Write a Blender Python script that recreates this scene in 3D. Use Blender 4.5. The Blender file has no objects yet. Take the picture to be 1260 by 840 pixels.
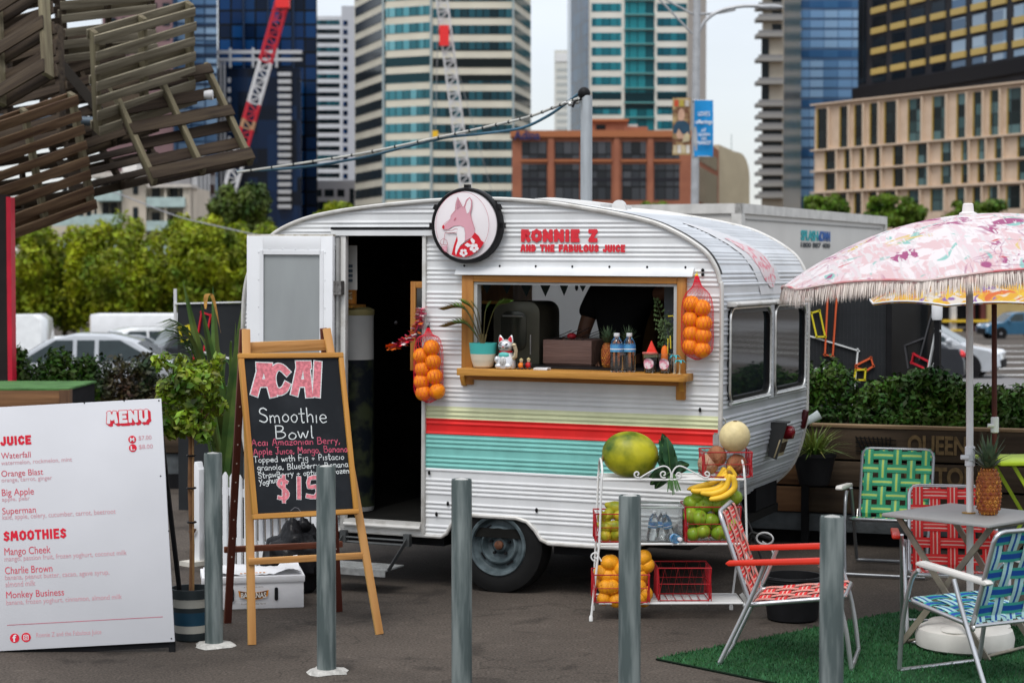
import bpy, bmesh, math, random
import numpy as np
from math import sin, cos, tan, pi, radians, atan, sqrt, floor, hypot
from mathutils import Vector, Matrix, Euler
from mathutils.geometry import tessellate_polygon

random.seed(7)
SC = bpy.context.scene
COL = SC.collection

# ------------------------------------------------------------------ camera, sky, sun, exposure
F = 2400.0; CAMH = 1.95; PITCH = atan(90 / 2400.0)
cd = bpy.data.cameras.new('camera'); cam = bpy.data.objects.new('camera', cd); COL.objects.link(cam)
cam.location = (0, 0, CAMH); cam.rotation_euler = (pi / 2 - PITCH, 0, 0)
cd.sensor_width = 36; cd.lens = 36 * F / 1260; cd.clip_start = 0.1; cd.clip_end = 4000
cd.dof.use_dof = True; cd.dof.focus_distance = 10.8; cd.dof.aperture_fstop = 3.6
SC.camera = cam

W = bpy.data.worlds.new('World'); SC.world = W; W.use_nodes = True
SUN_EL, SUN_AZ = radians(58), radians(200)
nt = W.node_tree; nt.nodes.clear()
out = nt.nodes.new('ShaderNodeOutputWorld')
sky = nt.nodes.new('ShaderNodeTexSky'); sky.sky_type = 'NISHITA'; sky.sun_disc = False
sky.sun_elevation = SUN_EL; sky.sun_rotation = SUN_AZ
bg1 = nt.nodes.new('ShaderNodeBackground'); bg1.inputs['Strength'].default_value = 0.05
nt.links.new(sky.outputs[0], bg1.inputs['Color'])
tc = nt.nodes.new('ShaderNodeTexCoord')
sep = nt.nodes.new('ShaderNodeSeparateXYZ'); nt.links.new(tc.outputs['Generated'], sep.inputs[0])
ramp = nt.nodes.new('ShaderNodeValToRGB')                 # overcast: the sky brightens towards the zenith
nt.links.new(sep.outputs['Z'], ramp.inputs[0])
ramp.color_ramp.elements[0].position = 0.0; ramp.color_ramp.elements[0].color = (0.55, 0.55, 0.57, 1)
ramp.color_ramp.elements[1].position = 1.0; ramp.color_ramp.elements[1].color = (1.42, 1.45, 1.50, 1)
cl = nt.nodes.new('ShaderNodeTexNoise'); cl.inputs['Scale'].default_value = 3.5; cl.inputs['Detail'].default_value = 5
mp = nt.nodes.new('ShaderNodeMapping'); mp.inputs['Scale'].default_value = (1, 1, 3.0)
nt.links.new(tc.outputs['Generated'], mp.inputs[0]); nt.links.new(mp.outputs[0], cl.inputs['Vector'])
mr = nt.nodes.new('ShaderNodeMapRange'); mr.inputs['From Min'].default_value = 0.3; mr.inputs['From Max'].default_value = 0.7
mr.inputs['To Min'].default_value = 0.86; mr.inputs['To Max'].default_value = 1.10
nt.links.new(cl.outputs[0], mr.inputs[0])
bg2 = nt.nodes.new('ShaderNodeBackground')
nt.links.new(ramp.outputs[0], bg2.inputs['Color']); nt.links.new(mr.outputs[0], bg2.inputs['Strength'])
ad = nt.nodes.new('ShaderNodeAddShader')
nt.links.new(bg1.outputs[0], ad.inputs[0]); nt.links.new(bg2.outputs[0], ad.inputs[1]); nt.links.new(ad.outputs[0], out.inputs[0])

sd = bpy.data.lights.new('sun', 'SUN'); so = bpy.data.objects.new('sun', sd); COL.objects.link(so)
sd.energy = 1.7; sd.angle = radians(24); sd.color = (1.0, 0.97, 0.93)
so.rotation_euler = (radians(90) - SUN_EL, 0, radians(-20)); so.location = (0, 0, 30)

SC.view_settings.view_transform = 'Standard'; SC.view_settings.look = 'None'
SC.view_settings.exposure = 0.0; SC.view_settings.gamma = 1.0; SC.view_settings.use_curve_mapping = False
SC.cycles.use_denoising = True
SC.cycles.max_bounces = 8; SC.cycles.diffuse_bounces = 3; SC.cycles.glossy_bounces = 3
SC.cycles.transmission_bounces = 6; SC.cycles.transparent_max_bounces = 12

# ------------------------------------------------------------------ measuring helpers
def ray(u, v):
 x = (u - 630) / F; y = (420 - v) / F
 return x, cos(PITCH) + y * sin(PITCH), -sin(PITCH) + y * cos(PITCH)
def at(u, v, Y):
 d = ray(u, v); t = Y / d[1]
 return Vector((d[0] * t, Y, CAMH + d[2] * t))
def gp(u, v, z=0.0):
 d = ray(u, v); t = (z - CAMH) / d[2]
 return Vector((d[0] * t, d[1] * t, z))
def gz(x, y):                                            # the lie of the land: level by the van, falling away behind
 if y < 14: return 0.0
 k = 0.0262 - (0.0035 if x > 0 else 0.0085) * max(-1, min(1, x / 14))
 return -k * (min(y, 140) - 14)

# ------------------------------------------------------------------ materials
def hx(s):
 s = s.lstrip('#'); c = [int(s[i:i + 2], 16) / 255 for i in (0, 2, 4)]
 return tuple(x / 12.92 if x <= 0.04045 else ((x + 0.055) / 1.055) ** 2.4 for x in c)
MATS = {}
def M(name, col=None, rough=0.6, metal=0.0, var=0.12, scale=6.0, stretch=(1, 1, 1), bump=0.0, bscale=40.0, trans=0.0,
      alpha=1.0, spec=0.5, island=0.0, col2=None, coat=0.0, sss=0.0, detail=5.0, rvar=0.0, translucent=0.0, contrast=(0.35, 0.65)):
 if name in MATS: return MATS[name]
 if isinstance(col, str): col = hx(col)
 if spec == .5: spec = .12 if max(col) < .03 else .3
 if isinstance(col2, str): col2 = hx(col2)
 m = bpy.data.materials.new(name); m.use_nodes = True; n = m.node_tree.nodes; l = m.node_tree.links
 b = n['Principled BSDF']
 b.inputs['Roughness'].default_value = rough; b.inputs['Metallic'].default_value = metal
 b.inputs['Transmission Weight'].default_value = trans; b.inputs['Alpha'].default_value = alpha
 b.inputs['Specular IOR Level'].default_value = spec; b.inputs['Coat Weight'].default_value = coat
 t = n.new('ShaderNodeTexCoord'); mp = n.new('ShaderNodeMapping'); mp.inputs['Scale'].default_value = stretch
 l.new(t.outputs['Object'], mp.inputs[0])
 ns = n.new('ShaderNodeTexNoise'); ns.inputs['Scale'].default_value = scale; ns.inputs['Detail'].default_value = detail
 l.new(mp.outputs[0], ns.inputs['Vector'])
 r = n.new('ShaderNodeMapRange'); r.inputs['From Min'].default_value = contrast[0]; r.inputs['From Max'].default_value = contrast[1]
 l.new(ns.outputs[0], r.inputs[0])
 mx = n.new('ShaderNodeMix'); mx.data_type = 'RGBA'
 c1 = tuple(max(0, x * (1 - var)) for x in col); c2 = tuple(min(1, x * (1 + var)) for x in col) if col2 is None else col2
 if col2 is not None: c1 = col
 mx.inputs[6].default_value = (*c1, 1); mx.inputs[7].default_value = (*c2, 1); l.new(r.outputs[0], mx.inputs[0])
 last = mx.outputs[2]
 if island:
  g = n.new('ShaderNodeNewGeometry'); hs = n.new('ShaderNodeHueSaturation')
  q = n.new('ShaderNodeMapRange'); q.inputs['To Min'].default_value = 1 - island; q.inputs['To Max'].default_value = 1 + island
  l.new(g.outputs['Random Per Island'], q.inputs[0]); l.new(q.outputs[0], hs.inputs['Value']); l.new(last, hs.inputs['Color'])
  q2 = n.new('ShaderNodeMapRange'); q2.inputs['To Min'].default_value = 0.5 - island * 0.06; q2.inputs['To Max'].default_value = 0.5 + island * 0.05
  l.new(g.outputs['Random Per Island'], q2.inputs[0]); l.new(q2.outputs[0], hs.inputs['Hue'])
  last = hs.outputs[0]
 l.new(last, b.inputs['Base Color'])
 if rvar:
  q = n.new('ShaderNodeMapRange'); q.inputs['To Min'].default_value = max(0.02, rough - rvar); q.inputs['To Max'].default_value = min(1, rough + rvar)
  l.new(ns.outputs[0], q.inputs[0]); l.new(q.outputs[0], b.inputs['Roughness'])
 if bump:
  n2 = n.new('ShaderNodeTexNoise'); n2.inputs['Scale'].default_value = bscale; n2.inputs['Detail'].default_value = 4
  l.new(mp.outputs[0], n2.inputs['Vector'])
  bp = n.new('ShaderNodeBump'); bp.inputs['Strength'].default_value = bump; bp.inputs['Distance'].default_value = 0.02
  l.new(n2.outputs[0], bp.inputs['Height']); l.new(bp.outputs[0], b.inputs['Normal'])
 if translucent:
  tr = n.new('ShaderNodeBsdfTranslucent'); l.new(last, tr.inputs['Color'])
  ms = n.new('ShaderNodeMixShader'); ms.inputs[0].default_value = translucent
  l.new(b.outputs[0], ms.inputs[1]); l.new(tr.outputs[0], ms.inputs[2]); l.new(ms.outputs[0], n['Material Output'].inputs[0])
 MATS[name] = m
 return m

def M_cells(name, cols, size, rough=0.15, metal=0.0, lines=None, lw=0.06, spec=0.16):
 """glazing: a pane grid in object space; every pane takes its own tint (cols), with frame lines between"""
 if name in MATS: return MATS[name]
 m = bpy.data.materials.new(name); m.use_nodes = True; n = m.node_tree.nodes; l = m.node_tree.links
 b = n['Principled BSDF']; b.inputs['Roughness'].default_value = rough; b.inputs['Metallic'].default_value = metal
 b.inputs['Specular IOR Level'].default_value = spec
 t = n.new('ShaderNodeTexCoord'); mp = n.new('ShaderNodeMapping'); mp.inputs['Scale'].default_value = (1 / size[0], 1 / size[1], 1 / size[2])
 l.new(t.outputs['Object'], mp.inputs[0])
 fl = n.new('ShaderNodeVectorMath'); fl.operation = 'FLOOR'; l.new(mp.outputs[0], fl.inputs[0])
 wn = n.new('ShaderNodeTexWhiteNoise'); wn.noise_dimensions = '3D'; l.new(fl.outputs[0], wn.inputs['Vector'])
 cr = n.new('ShaderNodeValToRGB'); l.new(wn.outputs[0], cr.inputs[0])
 e = cr.color_ramp.elements
 cs = [hx(c) if isinstance(c, str) else c for c in cols]
 e[0].color = (*cs[0], 1); e[1].color = (*cs[-1], 1)
 for i, c in enumerate(cs[1:-1]):
  x = e.new((i + 1) / (len(cs) - 1)); x.color = (*c, 1)
 last = cr.outputs[0]
 if lines is not None:
  fr = n.new('ShaderNodeVectorMath'); fr.operation = 'FRACTION'; l.new(mp.outputs[0], fr.inputs[0])
  sp = n.new('ShaderNodeSeparateXYZ'); l.new(fr.outputs[0], sp.inputs[0])
  lt = n.new('ShaderNodeMath'); lt.operation = 'LESS_THAN'; lt.inputs[1].default_value = lw; l.new(sp.outputs['X'], lt.inputs[0])
  lt2 = n.new('ShaderNodeMath'); lt2.operation = 'LESS_THAN'; lt2.inputs[1].default_value = lw; l.new(sp.outputs['Z'], lt2.inputs[0])
  mxm = n.new('ShaderNodeMath'); mxm.operation = 'MAXIMUM'; l.new(lt.outputs[0], mxm.inputs[0]); l.new(lt2.outputs[0], mxm.inputs[1])
  mx = n.new('ShaderNodeMix'); mx.data_type = 'RGBA'; l.new(mxm.outputs[0], mx.inputs[0]); l.new(last, mx.inputs[6])
  c = hx(lines) if isinstance(lines, str) else lines
  mx.inputs[7].default_value = (*c, 1); last = mx.outputs[2]
 l.new(last, b.inputs['Base Color'])
 MATS[name] = m
 return m

def M_wood(name, c1, c2, axis='X', rough=0.6, scale=5.0, knots=0.0):
 st = {'X': (0.12, 1.6, 1.6), 'Y': (1.6, 0.12, 1.6), 'Z': (1.6, 1.6, 0.12)}[axis]
 m = M(name, c1, rough, col2=c2, scale=scale * 3, stretch=st, bump=0.25, bscale=scale * 8, detail=7, island=0.16, rvar=0.1, contrast=(0.3, 0.7))
 return m

# ------------------------------------------------------------------ mesh builder
class MB:
 def __init__(s): s.v = []; s.f = []; s.m = []; s.cur = 0
 def add(s, vs, fs):
  o = len(s.v); s.v += [tuple(v) for v in vs]
  for f in fs: s.f.append(tuple(i + o for i in f)); s.m.append(s.cur)
 def box(s, c, d, R=None):
  x, y, z = d[0] / 2, d[1] / 2, d[2] / 2
  vs = [Vector((a * x, b * y, e * z)) for a in (-1, 1) for b in (-1, 1) for e in (-1, 1)]
  if R is not None: vs = [R @ v for v in vs]
  c = Vector(c); s.add([v + c for v in vs], [(0, 1, 3, 2), (4, 6, 7, 5), (0, 4, 5, 1), (2, 3, 7, 6), (0, 2, 6, 4), (1, 5, 7, 3)])
 def bx(s, x0, x1, y0, y1, z0, z1): s.box(((x0 + x1) / 2, (y0 + y1) / 2, (z0 + z1) / 2), (x1 - x0, y1 - y0, z1 - z0))
 def bar(s, p0, p1, w, h, up=(0, 0, 1)):
  p0 = Vector(p0); p1 = Vector(p1); d = p1 - p0; L = d.length; x = d.normalized(); up = Vector(up)
  y = up.cross(x)
  if y.length < 1e-5: y = Vector((0, 1, 0)).cross(x)
  y.normalize(); z = x.cross(y)
  R = Matrix((x, y, z)).transposed(); s.box((p0 + p1) / 2, (L, w, h), R)
 def tube(s, pts, r, n=8, closed=False, caps=True):
  P = [Vector(p) for p in pts]; k = len(P)
  rs = r if isinstance(r, (list, tuple)) else [r] * k
  T = []
  for i in range(k):
   a = P[i - 1] if (i > 0 or closed) else P[i]; b = P[(i + 1) % k] if (i < k - 1 or closed) else P[i]
   t = b - a; T.append(t.normalized() if t.length > 1e-9 else Vector((0, 0, 1)))
  u = T[0].orthogonal().normalized(); vs = []
  for i in range(k):
   u = (u - T[i] * u.dot(T[i]))
   u = u.normalized() if u.length > 1e-6 else T[i].orthogonal().normalized()
   w = T[i].cross(u)
   for j in range(n):
    a = 2 * pi * j / n; vs.append(P[i] + (u * cos(a) + w * sin(a)) * rs[i])
  fs = []
  for i in range(k if closed else k - 1):
   i2 = (i + 1) % k
   for j in range(n): fs.append((i * n + j, i * n + (j + 1) % n, i2 * n + (j + 1) % n, i2 * n + j))
  if caps and not closed: fs.append(tuple(range(n - 1, -1, -1))); fs.append(tuple((k - 1) * n + j for j in range(n)))
  s.add(vs, fs)
 def lathe(s, prof, n=24, c=(0, 0, 0), R=None, squash=(1, 1), caps=True):
  vs = []; k = len(prof)
  for r, z in prof:
   for j in range(n):
    a = 2 * pi * j / n; v = Vector((r * cos(a) * squash[0], r * sin(a) * squash[1], z))
    vs.append((R @ v if R is not None else v) + Vector(c))
  fs = [(i * n + j, i * n + (j + 1) % n, (i + 1) * n + (j + 1) % n, (i + 1) * n + j) for i in range(k - 1) for j in range(n)]
  if caps and prof[0][0] > 1e-6: fs.append(tuple(range(n - 1, -1, -1)))
  if caps and prof[-1][0] > 1e-6: fs.append(tuple((k - 1) * n + j for j in range(n)))
  s.add(vs, fs)
 def ball(s, c, r, nu=16, nv=10, R=None, f=None):
  r = (r, r, r) if not isinstance(r, (tuple, list)) else r
  vs = [];
  for i in range(nv + 1):
   p = pi * i / nv
   for j in range(nu):
    a = 2 * pi * j / nu; v = Vector((sin(p) * cos(a), sin(p) * sin(a), cos(p)))
    k = f(v) if f else 1.0
    v = Vector((v.x * r[0] * k, v.y * r[1] * k, v.z * r[2] * k))
    if R is not None: v = R @ v
    vs.append(v + Vector(c))
  fs = [(i * nu + j, (i + 1) * nu + j, (i + 1) * nu + (j + 1) % nu, i * nu + (j + 1) % nu) for i in range(nv) for j in range(nu)]
  s.add(vs, fs)
 def prism(s, pts, o, ex, ey, th):
  """closed outline pts (2D) in the plane o, ex, ey, given thickness th along ex x ey (centred on the far side)"""
  o = Vector(o); ex = Vector(ex); ey = Vector(ey); n = ex.cross(ey).normalized()
  A = [o + ex * p[0] + ey * p[1] for p in pts]; B = [a - n * th for a in A]; k = len(pts)
  area = sum(pts[i][0] * pts[(i + 1) % k][1] - pts[(i + 1) % k][0] * pts[i][1] for i in range(k))
  tr = tessellate_polygon([[Vector((p[0], p[1], 0)) for p in pts]])
  fs = []
  for t in tr:
   a, b, c = t
   q = (pts[b][0] - pts[a][0]) * (pts[c][1] - pts[a][1]) - (pts[c][0] - pts[a][0]) * (pts[b][1] - pts[a][1])
   if q < 0: t = (a, c, b)
   fs.append(tuple(t)); fs.append((t[2] + k, t[1] + k, t[0] + k))
  for i in range(k):
   j = (i + 1) % k
   fs.append((i, i + k, j + k, j) if area > 0 else (i, j, j + k, i + k))
  s.add(A + B, fs)
 def grid(s, fn, nu, nv):
  vs = [fn(i / nu, j / nv) for i in range(nu + 1) for j in range(nv + 1)]
  s.add(vs, [(i * (nv + 1) + j, (i + 1) * (nv + 1) + j, (i + 1) * (nv + 1) + j + 1, i * (nv + 1) + j + 1) for i in range(nu) for j in range(nv)])
 def ribbon(s, pts, w, o, ex, ey, lift=0.0):
  """flat stroke along 2D points in a plane"""
  o = Vector(o); ex = Vector(ex); ey = Vector(ey); n = ex.cross(ey).normalized(); k = len(pts)
  vs = []
  for i in range(k):
   a = pts[max(0, i - 1)]; b = pts[min(k - 1, i + 1)]
   tx, ty = b[0] - a[0], b[1] - a[1]; L = hypot(tx, ty) or 1; nx, ny = -ty / L, tx / L
   x, y = pts[i]
   if i == 0: x -= tx / L * w * .4; y -= ty / L * w * .4
   if i == k - 1: x += tx / L * w * .4; y += ty / L * w * .4
   for sg in (1, -1):
    vs.append(o + ex * (x + nx * w / 2 * sg) + ey * (y + ny * w / 2 * sg) + n * lift)
  s.add(vs, [(2 * i, 2 * i + 1, 2 * i + 3, 2 * i + 2) for i in range(k - 1)])
 def build(s, name, mats, parent=None, smooth=40, bevel=0.0, loc=None, rot=None):
  me = bpy.data.meshes.new(name); me.from_pydata(s.v, [], s.f); me.update()
  if not isinstance(mats, (list, tuple)): mats = [mats]
  for m in mats: me.materials.append(m)
  if len(mats) > 1: me.polygons.foreach_set('material_index', s.m)
  o = bpy.data.objects.new(name, me); COL.objects.link(o)
  if bevel:
   bm = bmesh.new(); bm.from_mesh(me)
   es = [e for e in bm.edges if len(e.link_faces) == 2 and e.calc_face_angle(0) > 0.6]
   bmesh.ops.bevel(bm, geom=es, offset=bevel, segments=2, profile=0.5, affect='EDGES', clamp_overlap=True)
   bm.to_mesh(me); bm.free()
  if smooth:
   me.polygons.foreach_set('use_smooth', [True] * len(me.polygons)); me.set_sharp_from_angle(angle=radians(smooth))
  if parent is not None: o.parent = parent
  if loc is not None: o.location = loc
  if rot is not None: o.rotation_euler = rot
  return o

def tag(o, label=None, cat=None, group=None, kind=None):
 if label: o['label'] = label
 if cat: o['category'] = cat
 if group: o['group'] = group
 if kind: o['kind'] = kind
 return o
def thing(name, label, cat, loc=(0, 0, 0), rot=(0, 0, 0), group=None):
 o = bpy.data.objects.new(name, None); COL.objects.link(o); o.empty_display_size = 0.1
 o.location = loc; o.rotation_euler = rot
 return tag(o, label, cat, group)
def thing_m(name, label, cat, mat, group=None):
 o = thing(name, label, cat, group=group); o.matrix_world = mat; return o
def copy_tree(o, parent=None):
 c = o.copy(); COL.objects.link(c)
 if parent is not None: c.parent = parent
 for ch in list(o.children): copy_tree(ch, c)
 return c
def basis(o, px, py):
 """frame with x towards px, y roughly towards py, z the normal"""
 o = Vector(o); x = (Vector(px) - o).normalized(); y = Vector(py) - o; y = (y - x * y.dot(x)).normalized(); z = x.cross(y)
 m = Matrix((x, y, z)).transposed().to_4x4(); m.translation = o; return m

def text_mesh(body, fat=0.0, spacing=1.0, thick=0.0):
 c = bpy.data.curves.new('lettering', 'FONT'); c.body = body; c.size = 1; c.offset = fat; c.space_character = spacing
 c.extrude = thick; c.resolution_u = 4
 t = bpy.data.objects.new('lettering', c); COL.objects.link(t)
 dg = bpy.context.evaluated_depsgraph_get(); dg.update()
 me = bpy.data.meshes.new_from_object(t.evaluated_get(dg))
 bpy.data.objects.remove(t); bpy.data.curves.remove(c)
 return me
def text(body, mat, parent, box, o=(0, 0, 0), ex=(1, 0, 0), ey=(0, 0, 1), fat=0.0, spacing=1.0, thick=0.02, name='lettering', lift=0.0, keep=False, wob=0.0):
 """lettering fitted into box = (x0, x1, y0, y1) of the plane o, ex, ey"""
 me = text_mesh(body, fat, spacing, thick)
 n = len(me.vertices); co = np.zeros(n * 3); me.vertices.foreach_get('co', co); co = co.reshape(-1, 3)
 mn = co.min(0); mxx = co.max(0); sx = (box[1] - box[0]) / max(1e-6, mxx[0] - mn[0]); sy = (box[3] - box[2]) / max(1e-6, mxx[1] - mn[1])
 ex = Vector(ex); ey = Vector(ey); nn = ex.cross(ey).normalized(); o = Vector(o)
 ax = (co[:, 0] - mn[0]) * sx + box[0]; ay = (co[:, 1] - mn[1]) * sy + box[2]; az = co[:, 2] * min(sx, sy) + lift
 res = np.outer(ax, ex) + np.outer(ay, ey) + np.outer(az, nn) + np.array(o)
 me.vertices.foreach_set('co', res.astype(np.float32).ravel()); me.materials.clear(); me.materials.append(mat); me.update()
 ob = bpy.data.objects.new(name, me); COL.objects.link(ob)
 if parent is not None: ob.parent = parent
 return ob

def arc(cx, cy, r, a0, a1, n=10): return [(cx + r * cos(radians(a0 + (a1 - a0) * i / n)), cy + r * sin(radians(a0 + (a1 - a0) * i / n))) for i in range(n + 1)]
def rrect(x0, x1, y0, y1, r, n=4):
 return arc(x1 - r, y0 + r, r, -90, 0, n) + arc(x1 - r, y1 - r, r, 0, 90, n) + arc(x0 + r, y1 - r, r, 90, 180, n) + arc(x0 + r, y0 + r, r, 180, 270, n)
UP = {'A': (.66, [[(0, 0), (.2, 1), (.42, 1), (.6, 0)], [(.12, .4), (.5, .4)]]), 'B': (.6, [[(.05, 0), (.05, 1), (.4, .98), (.46, .78), (.36, .55), (.1, .52)], [(.36, .55), (.54, .3), (.44, .03), (.05, 0)]]), 'C': (.6, [[(.54, .82), (.36, 1), (.14, .9), (.03, .5), (.14, .1), (.36, 0), (.55, .2)]]),
 'D': (.62, [[(.05, 0), (.05, 1), (.36, .95), (.55, .5), (.36, .05), (.05, 0)]]), 'E': (.54, [[(.5, 1), (.05, 1), (.05, 0), (.5, 0)], [(.05, .5), (.42, .5)]]), 'F': (.52, [[(.5, 1), (.05, 1), (.05, 0)], [(.05, .5), (.42, .5)]]), 'H': (.64, [[(.05, 0), (.05, 1)], [(.57, 0), (.57, 1)], [(.05, .5), (.57, .5)]]),
 'I': (.16, [[(.06, 0), (.06, 1)]]), 'J': (.5, [[(.42, 1), (.42, .25), (.28, 0), (.1, .05), (.02, .22)]]), 'L': (.48, [[(.05, 1), (.05, 0), (.45, 0)]]), 'M': (.8, [[(.02, 0), (.12, 1), (.38, .35), (.62, 1), (.74, 0)]]), 'N': (.66, [[(.05, 0), (.05, 1), (.58, 0), (.58, 1)]]),
 'O': (.68, [[(.33, 1), (.1, .85), (.03, .5), (.1, .15), (.33, 0), (.56, .15), (.63, .5), (.56, .85), (.33, 1)]]), 'R': (.6, [[(.05, 0), (.05, 1), (.42, .98), (.5, .75), (.4, .52), (.1, .48)], [(.32, .48), (.55, 0)]]), 'S': (.56, [[(.5, .85), (.28, 1), (.06, .82), (.16, .58), (.42, .42), (.5, .18), (.28, 0), (.03, .14)]]),
 'T': (.58, [[(.0, 1), (.56, 1)], [(.28, 1), (.28, 0)]]), 'U': (.62, [[(.05, 1), (.05, .25), (.2, .02), (.4, .02), (.55, .25), (.55, 1)]]), 'Z': (.56, [[(.04, 1), (.5, 1), (.06, 0), (.52, 0)]]), ' ': (.36, [])}
def bubble(body, mat, parent, box, w, o=(0, 0, 0), ex=(1, 0, 0), ey=(0, 0, 1), lift=0.0, gap=.16, name='lettering', slope=0.0):
 """fat round-ended capitals drawn with a marker of width w, fitted into box"""
 x0, x1, y0, y1 = box; h = (y1 - y0) - w; adv = [UP[c][0] + gap for c in body]; k = (x1 - x0 - w) / (sum(adv) - gap); mb = MB(); x = 0; q = 0
 for c, a in zip(body, adv):
  for st in UP[c][1]:
   pts = [(x0 + w / 2 + (x + px) * k, y0 + w / 2 + py * h + (x + px) * k * slope) for px, py in st]; q += 1; l = lift + .00012 * (q % 3)
   for i in range(len(pts) - 1): mb.ribbon(pts[i:i + 2], w, o, ex, ey, l + .00004 * i)
   for i, p in enumerate(pts):
    O = Vector(o); X = Vector(ex); Y = Vector(ey); n = X.cross(Y).normalized() * (l + .0003 + .00003 * i); m = 12
    mb.add([O + X * (p[0] + w / 2 * cos(2 * pi * j / m)) + Y * (p[1] + w / 2 * sin(2 * pi * j / m)) + n for j in range(m)], [tuple(range(m))])
  x += a
 return mb.build(name, mat, parent, smooth=0)
def spline(pts, n=6):
 """Catmull-Rom through points"""
 P = [Vector(p) for p in pts]; out_ = []
 for i in range(len(P) - 1):
  a = P[max(0, i - 1)]; b = P[i]; c = P[i + 1]; d = P[min(len(P) - 1, i + 2)]
  for k in range(n):
   t = k / n
   out_.append(0.5 * ((2 * b) + (c - a) * t + (2 * a - 5 * b + 4 * c - d) * t * t + (3 * b - a - 3 * c + d) * t ** 3))
 out_.append(P[-1]); return out_

def leaves(centres, radii, count, size, seed=1, shell=0.5, flat=0.0, aspect=0.55):
 """leaf-sized quads scattered through lumps of an uneven crown -> verts, faces"""
 rng = np.random.default_rng(seed); C = np.array(centres, float); R = np.array(radii, float)
 if R.ndim == 1: R = np.repeat(R[:, None], 3, 1)
 w = (R.prod(1)) ** (2 / 3); idx = rng.choice(len(C), count, p=w / w.sum())
 d = rng.normal(size=(count, 3)); d /= np.linalg.norm(d, axis=1)[:, None]
 rad = shell + (1 - shell) * rng.random(count) ** 0.5
 rad *= 0.85 + 0.3 * rng.random(count)
 p = C[idx] + d * R[idx] * rad[:, None]
 nrm = d + rng.normal(size=(count, 3)) * 0.7; nrm[:, 2] += 0.35; nrm /= np.linalg.norm(nrm, axis=1)[:, None]
 a = np.cross(nrm, rng.normal(size=(count, 3))); a /= np.linalg.norm(a, axis=1)[:, None]; b = np.cross(nrm, a)
 s_ = size * (0.6 + 0.8 * rng.random(count))[:, None]
 a *= s_; b *= s_ * aspect
 v = np.stack([p - a, p - b * 0.9 + a * 0.1, p + a, p + b * 0.9 + a * 0.1], 1).reshape(-1, 3)
 f = np.arange(count * 4).reshape(-1, 4)
 return v, f
def leaf_object(name, mat, vf, parent=None, extra=None):
 v, f = vf
 me = bpy.data.meshes.new(name); me.from_pydata(v.tolist(), [], f.tolist()); me.materials.append(mat); me.update()
 o = bpy.data.objects.new(name, me); COL.objects.link(o)
 if parent is not None: o.parent = parent
 return o
# ------------------------------------------------------------------ palette
def M_asphalt():
 m = bpy.data.materials.new('asphalt'); m.use_nodes = True; n = m.node_tree.nodes; l = m.node_tree.links; b = n['Principled BSDF']; b.inputs['Roughness'].default_value = .92; b.inputs['Specular IOR Level'].default_value = .2
 t = n.new('ShaderNodeTexCoord')
 def noise(sc, det, lo, hi, a, c, dist=0.0):
  q = n.new('ShaderNodeTexNoise'); q.inputs['Scale'].default_value = sc; q.inputs['Detail'].default_value = det; q.inputs['Distortion'].default_value = dist; l.new(t.outputs['Object'], q.inputs['Vector'])
  r = n.new('ShaderNodeMapRange'); r.inputs['From Min'].default_value = lo; r.inputs['From Max'].default_value = hi; r.inputs['To Min'].default_value = a; r.inputs['To Max'].default_value = c; l.new(q.outputs[0], r.inputs[0]); return r.outputs[0], q
 def mul(a, c):
  q = n.new('ShaderNodeMath'); q.operation = 'MULTIPLY'; l.new(a, q.inputs[0]); l.new(c, q.inputs[1]); return q.outputs[0]
 patch, _ = noise(.7, 6, .35, .65, .72, 1.22, .6); grain, gq = noise(75, 3, .3, .7, .55, 1.5); worn, _ = noise(9, 6, .55, .72, 1.0, 1.25); stain, _ = noise(2.3, 3, .60, .68, 1.0, .62, 1.0)
 vo = n.new('ShaderNodeTexVoronoi'); vo.inputs['Scale'].default_value = 95; l.new(t.outputs['Object'], vo.inputs['Vector']); st = n.new('ShaderNodeMapRange'); st.inputs['From Min'].default_value = .05; st.inputs['From Max'].default_value = .22; st.inputs['To Min'].default_value = 1.7; st.inputs['To Max'].default_value = 1.0; l.new(vo.outputs['Distance'], st.inputs[0])
 v2 = n.new('ShaderNodeTexVoronoi'); v2.feature = 'DISTANCE_TO_EDGE'; v2.inputs['Scale'].default_value = .42; nz = n.new('ShaderNodeTexNoise'); nz.inputs['Scale'].default_value = 2.5; nz.inputs['Detail'].default_value = 6; l.new(t.outputs['Object'], nz.inputs['Vector']); ad_ = n.new('ShaderNodeVectorMath'); ad_.operation = 'ADD'; l.new(t.outputs['Object'], ad_.inputs[0]); l.new(nz.outputs['Color'], ad_.inputs[1]); l.new(ad_.outputs[0], v2.inputs['Vector'])
 ck = n.new('ShaderNodeMapRange'); ck.inputs['From Max'].default_value = .006; ck.inputs['To Min'].default_value = .62; l.new(v2.outputs[0], ck.inputs[0])
 f = mul(mul(mul(patch, grain), mul(worn, stain)), mul(st.outputs[0], ck.outputs[0]))
 mx = n.new('ShaderNodeVectorMath'); mx.operation = 'SCALE'; mx.inputs[0].default_value = (.067, .055, .045); l.new(f, mx.inputs['Scale']); l.new(mx.outputs[0], b.inputs['Base Color'])
 bp = n.new('ShaderNodeBump'); bp.inputs['Strength'].default_value = .5; bp.inputs['Distance'].default_value = .006; l.new(gq.outputs[0], bp.inputs['Height']); l.new(bp.outputs[0], b.inputs['Normal'])
 return m
ASPH = M_asphalt()
WHITE = M('white_paint', (0.74, 0.75, 0.76), 0.45, var=0.05, scale=3)
VAN = M('van_white', (0.69, 0.70, 0.70), 0.45, var=0.07, scale=4, stretch=(1, 1, .35), metal=0.0, rvar=.1, bump=.03, bscale=6)
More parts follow.
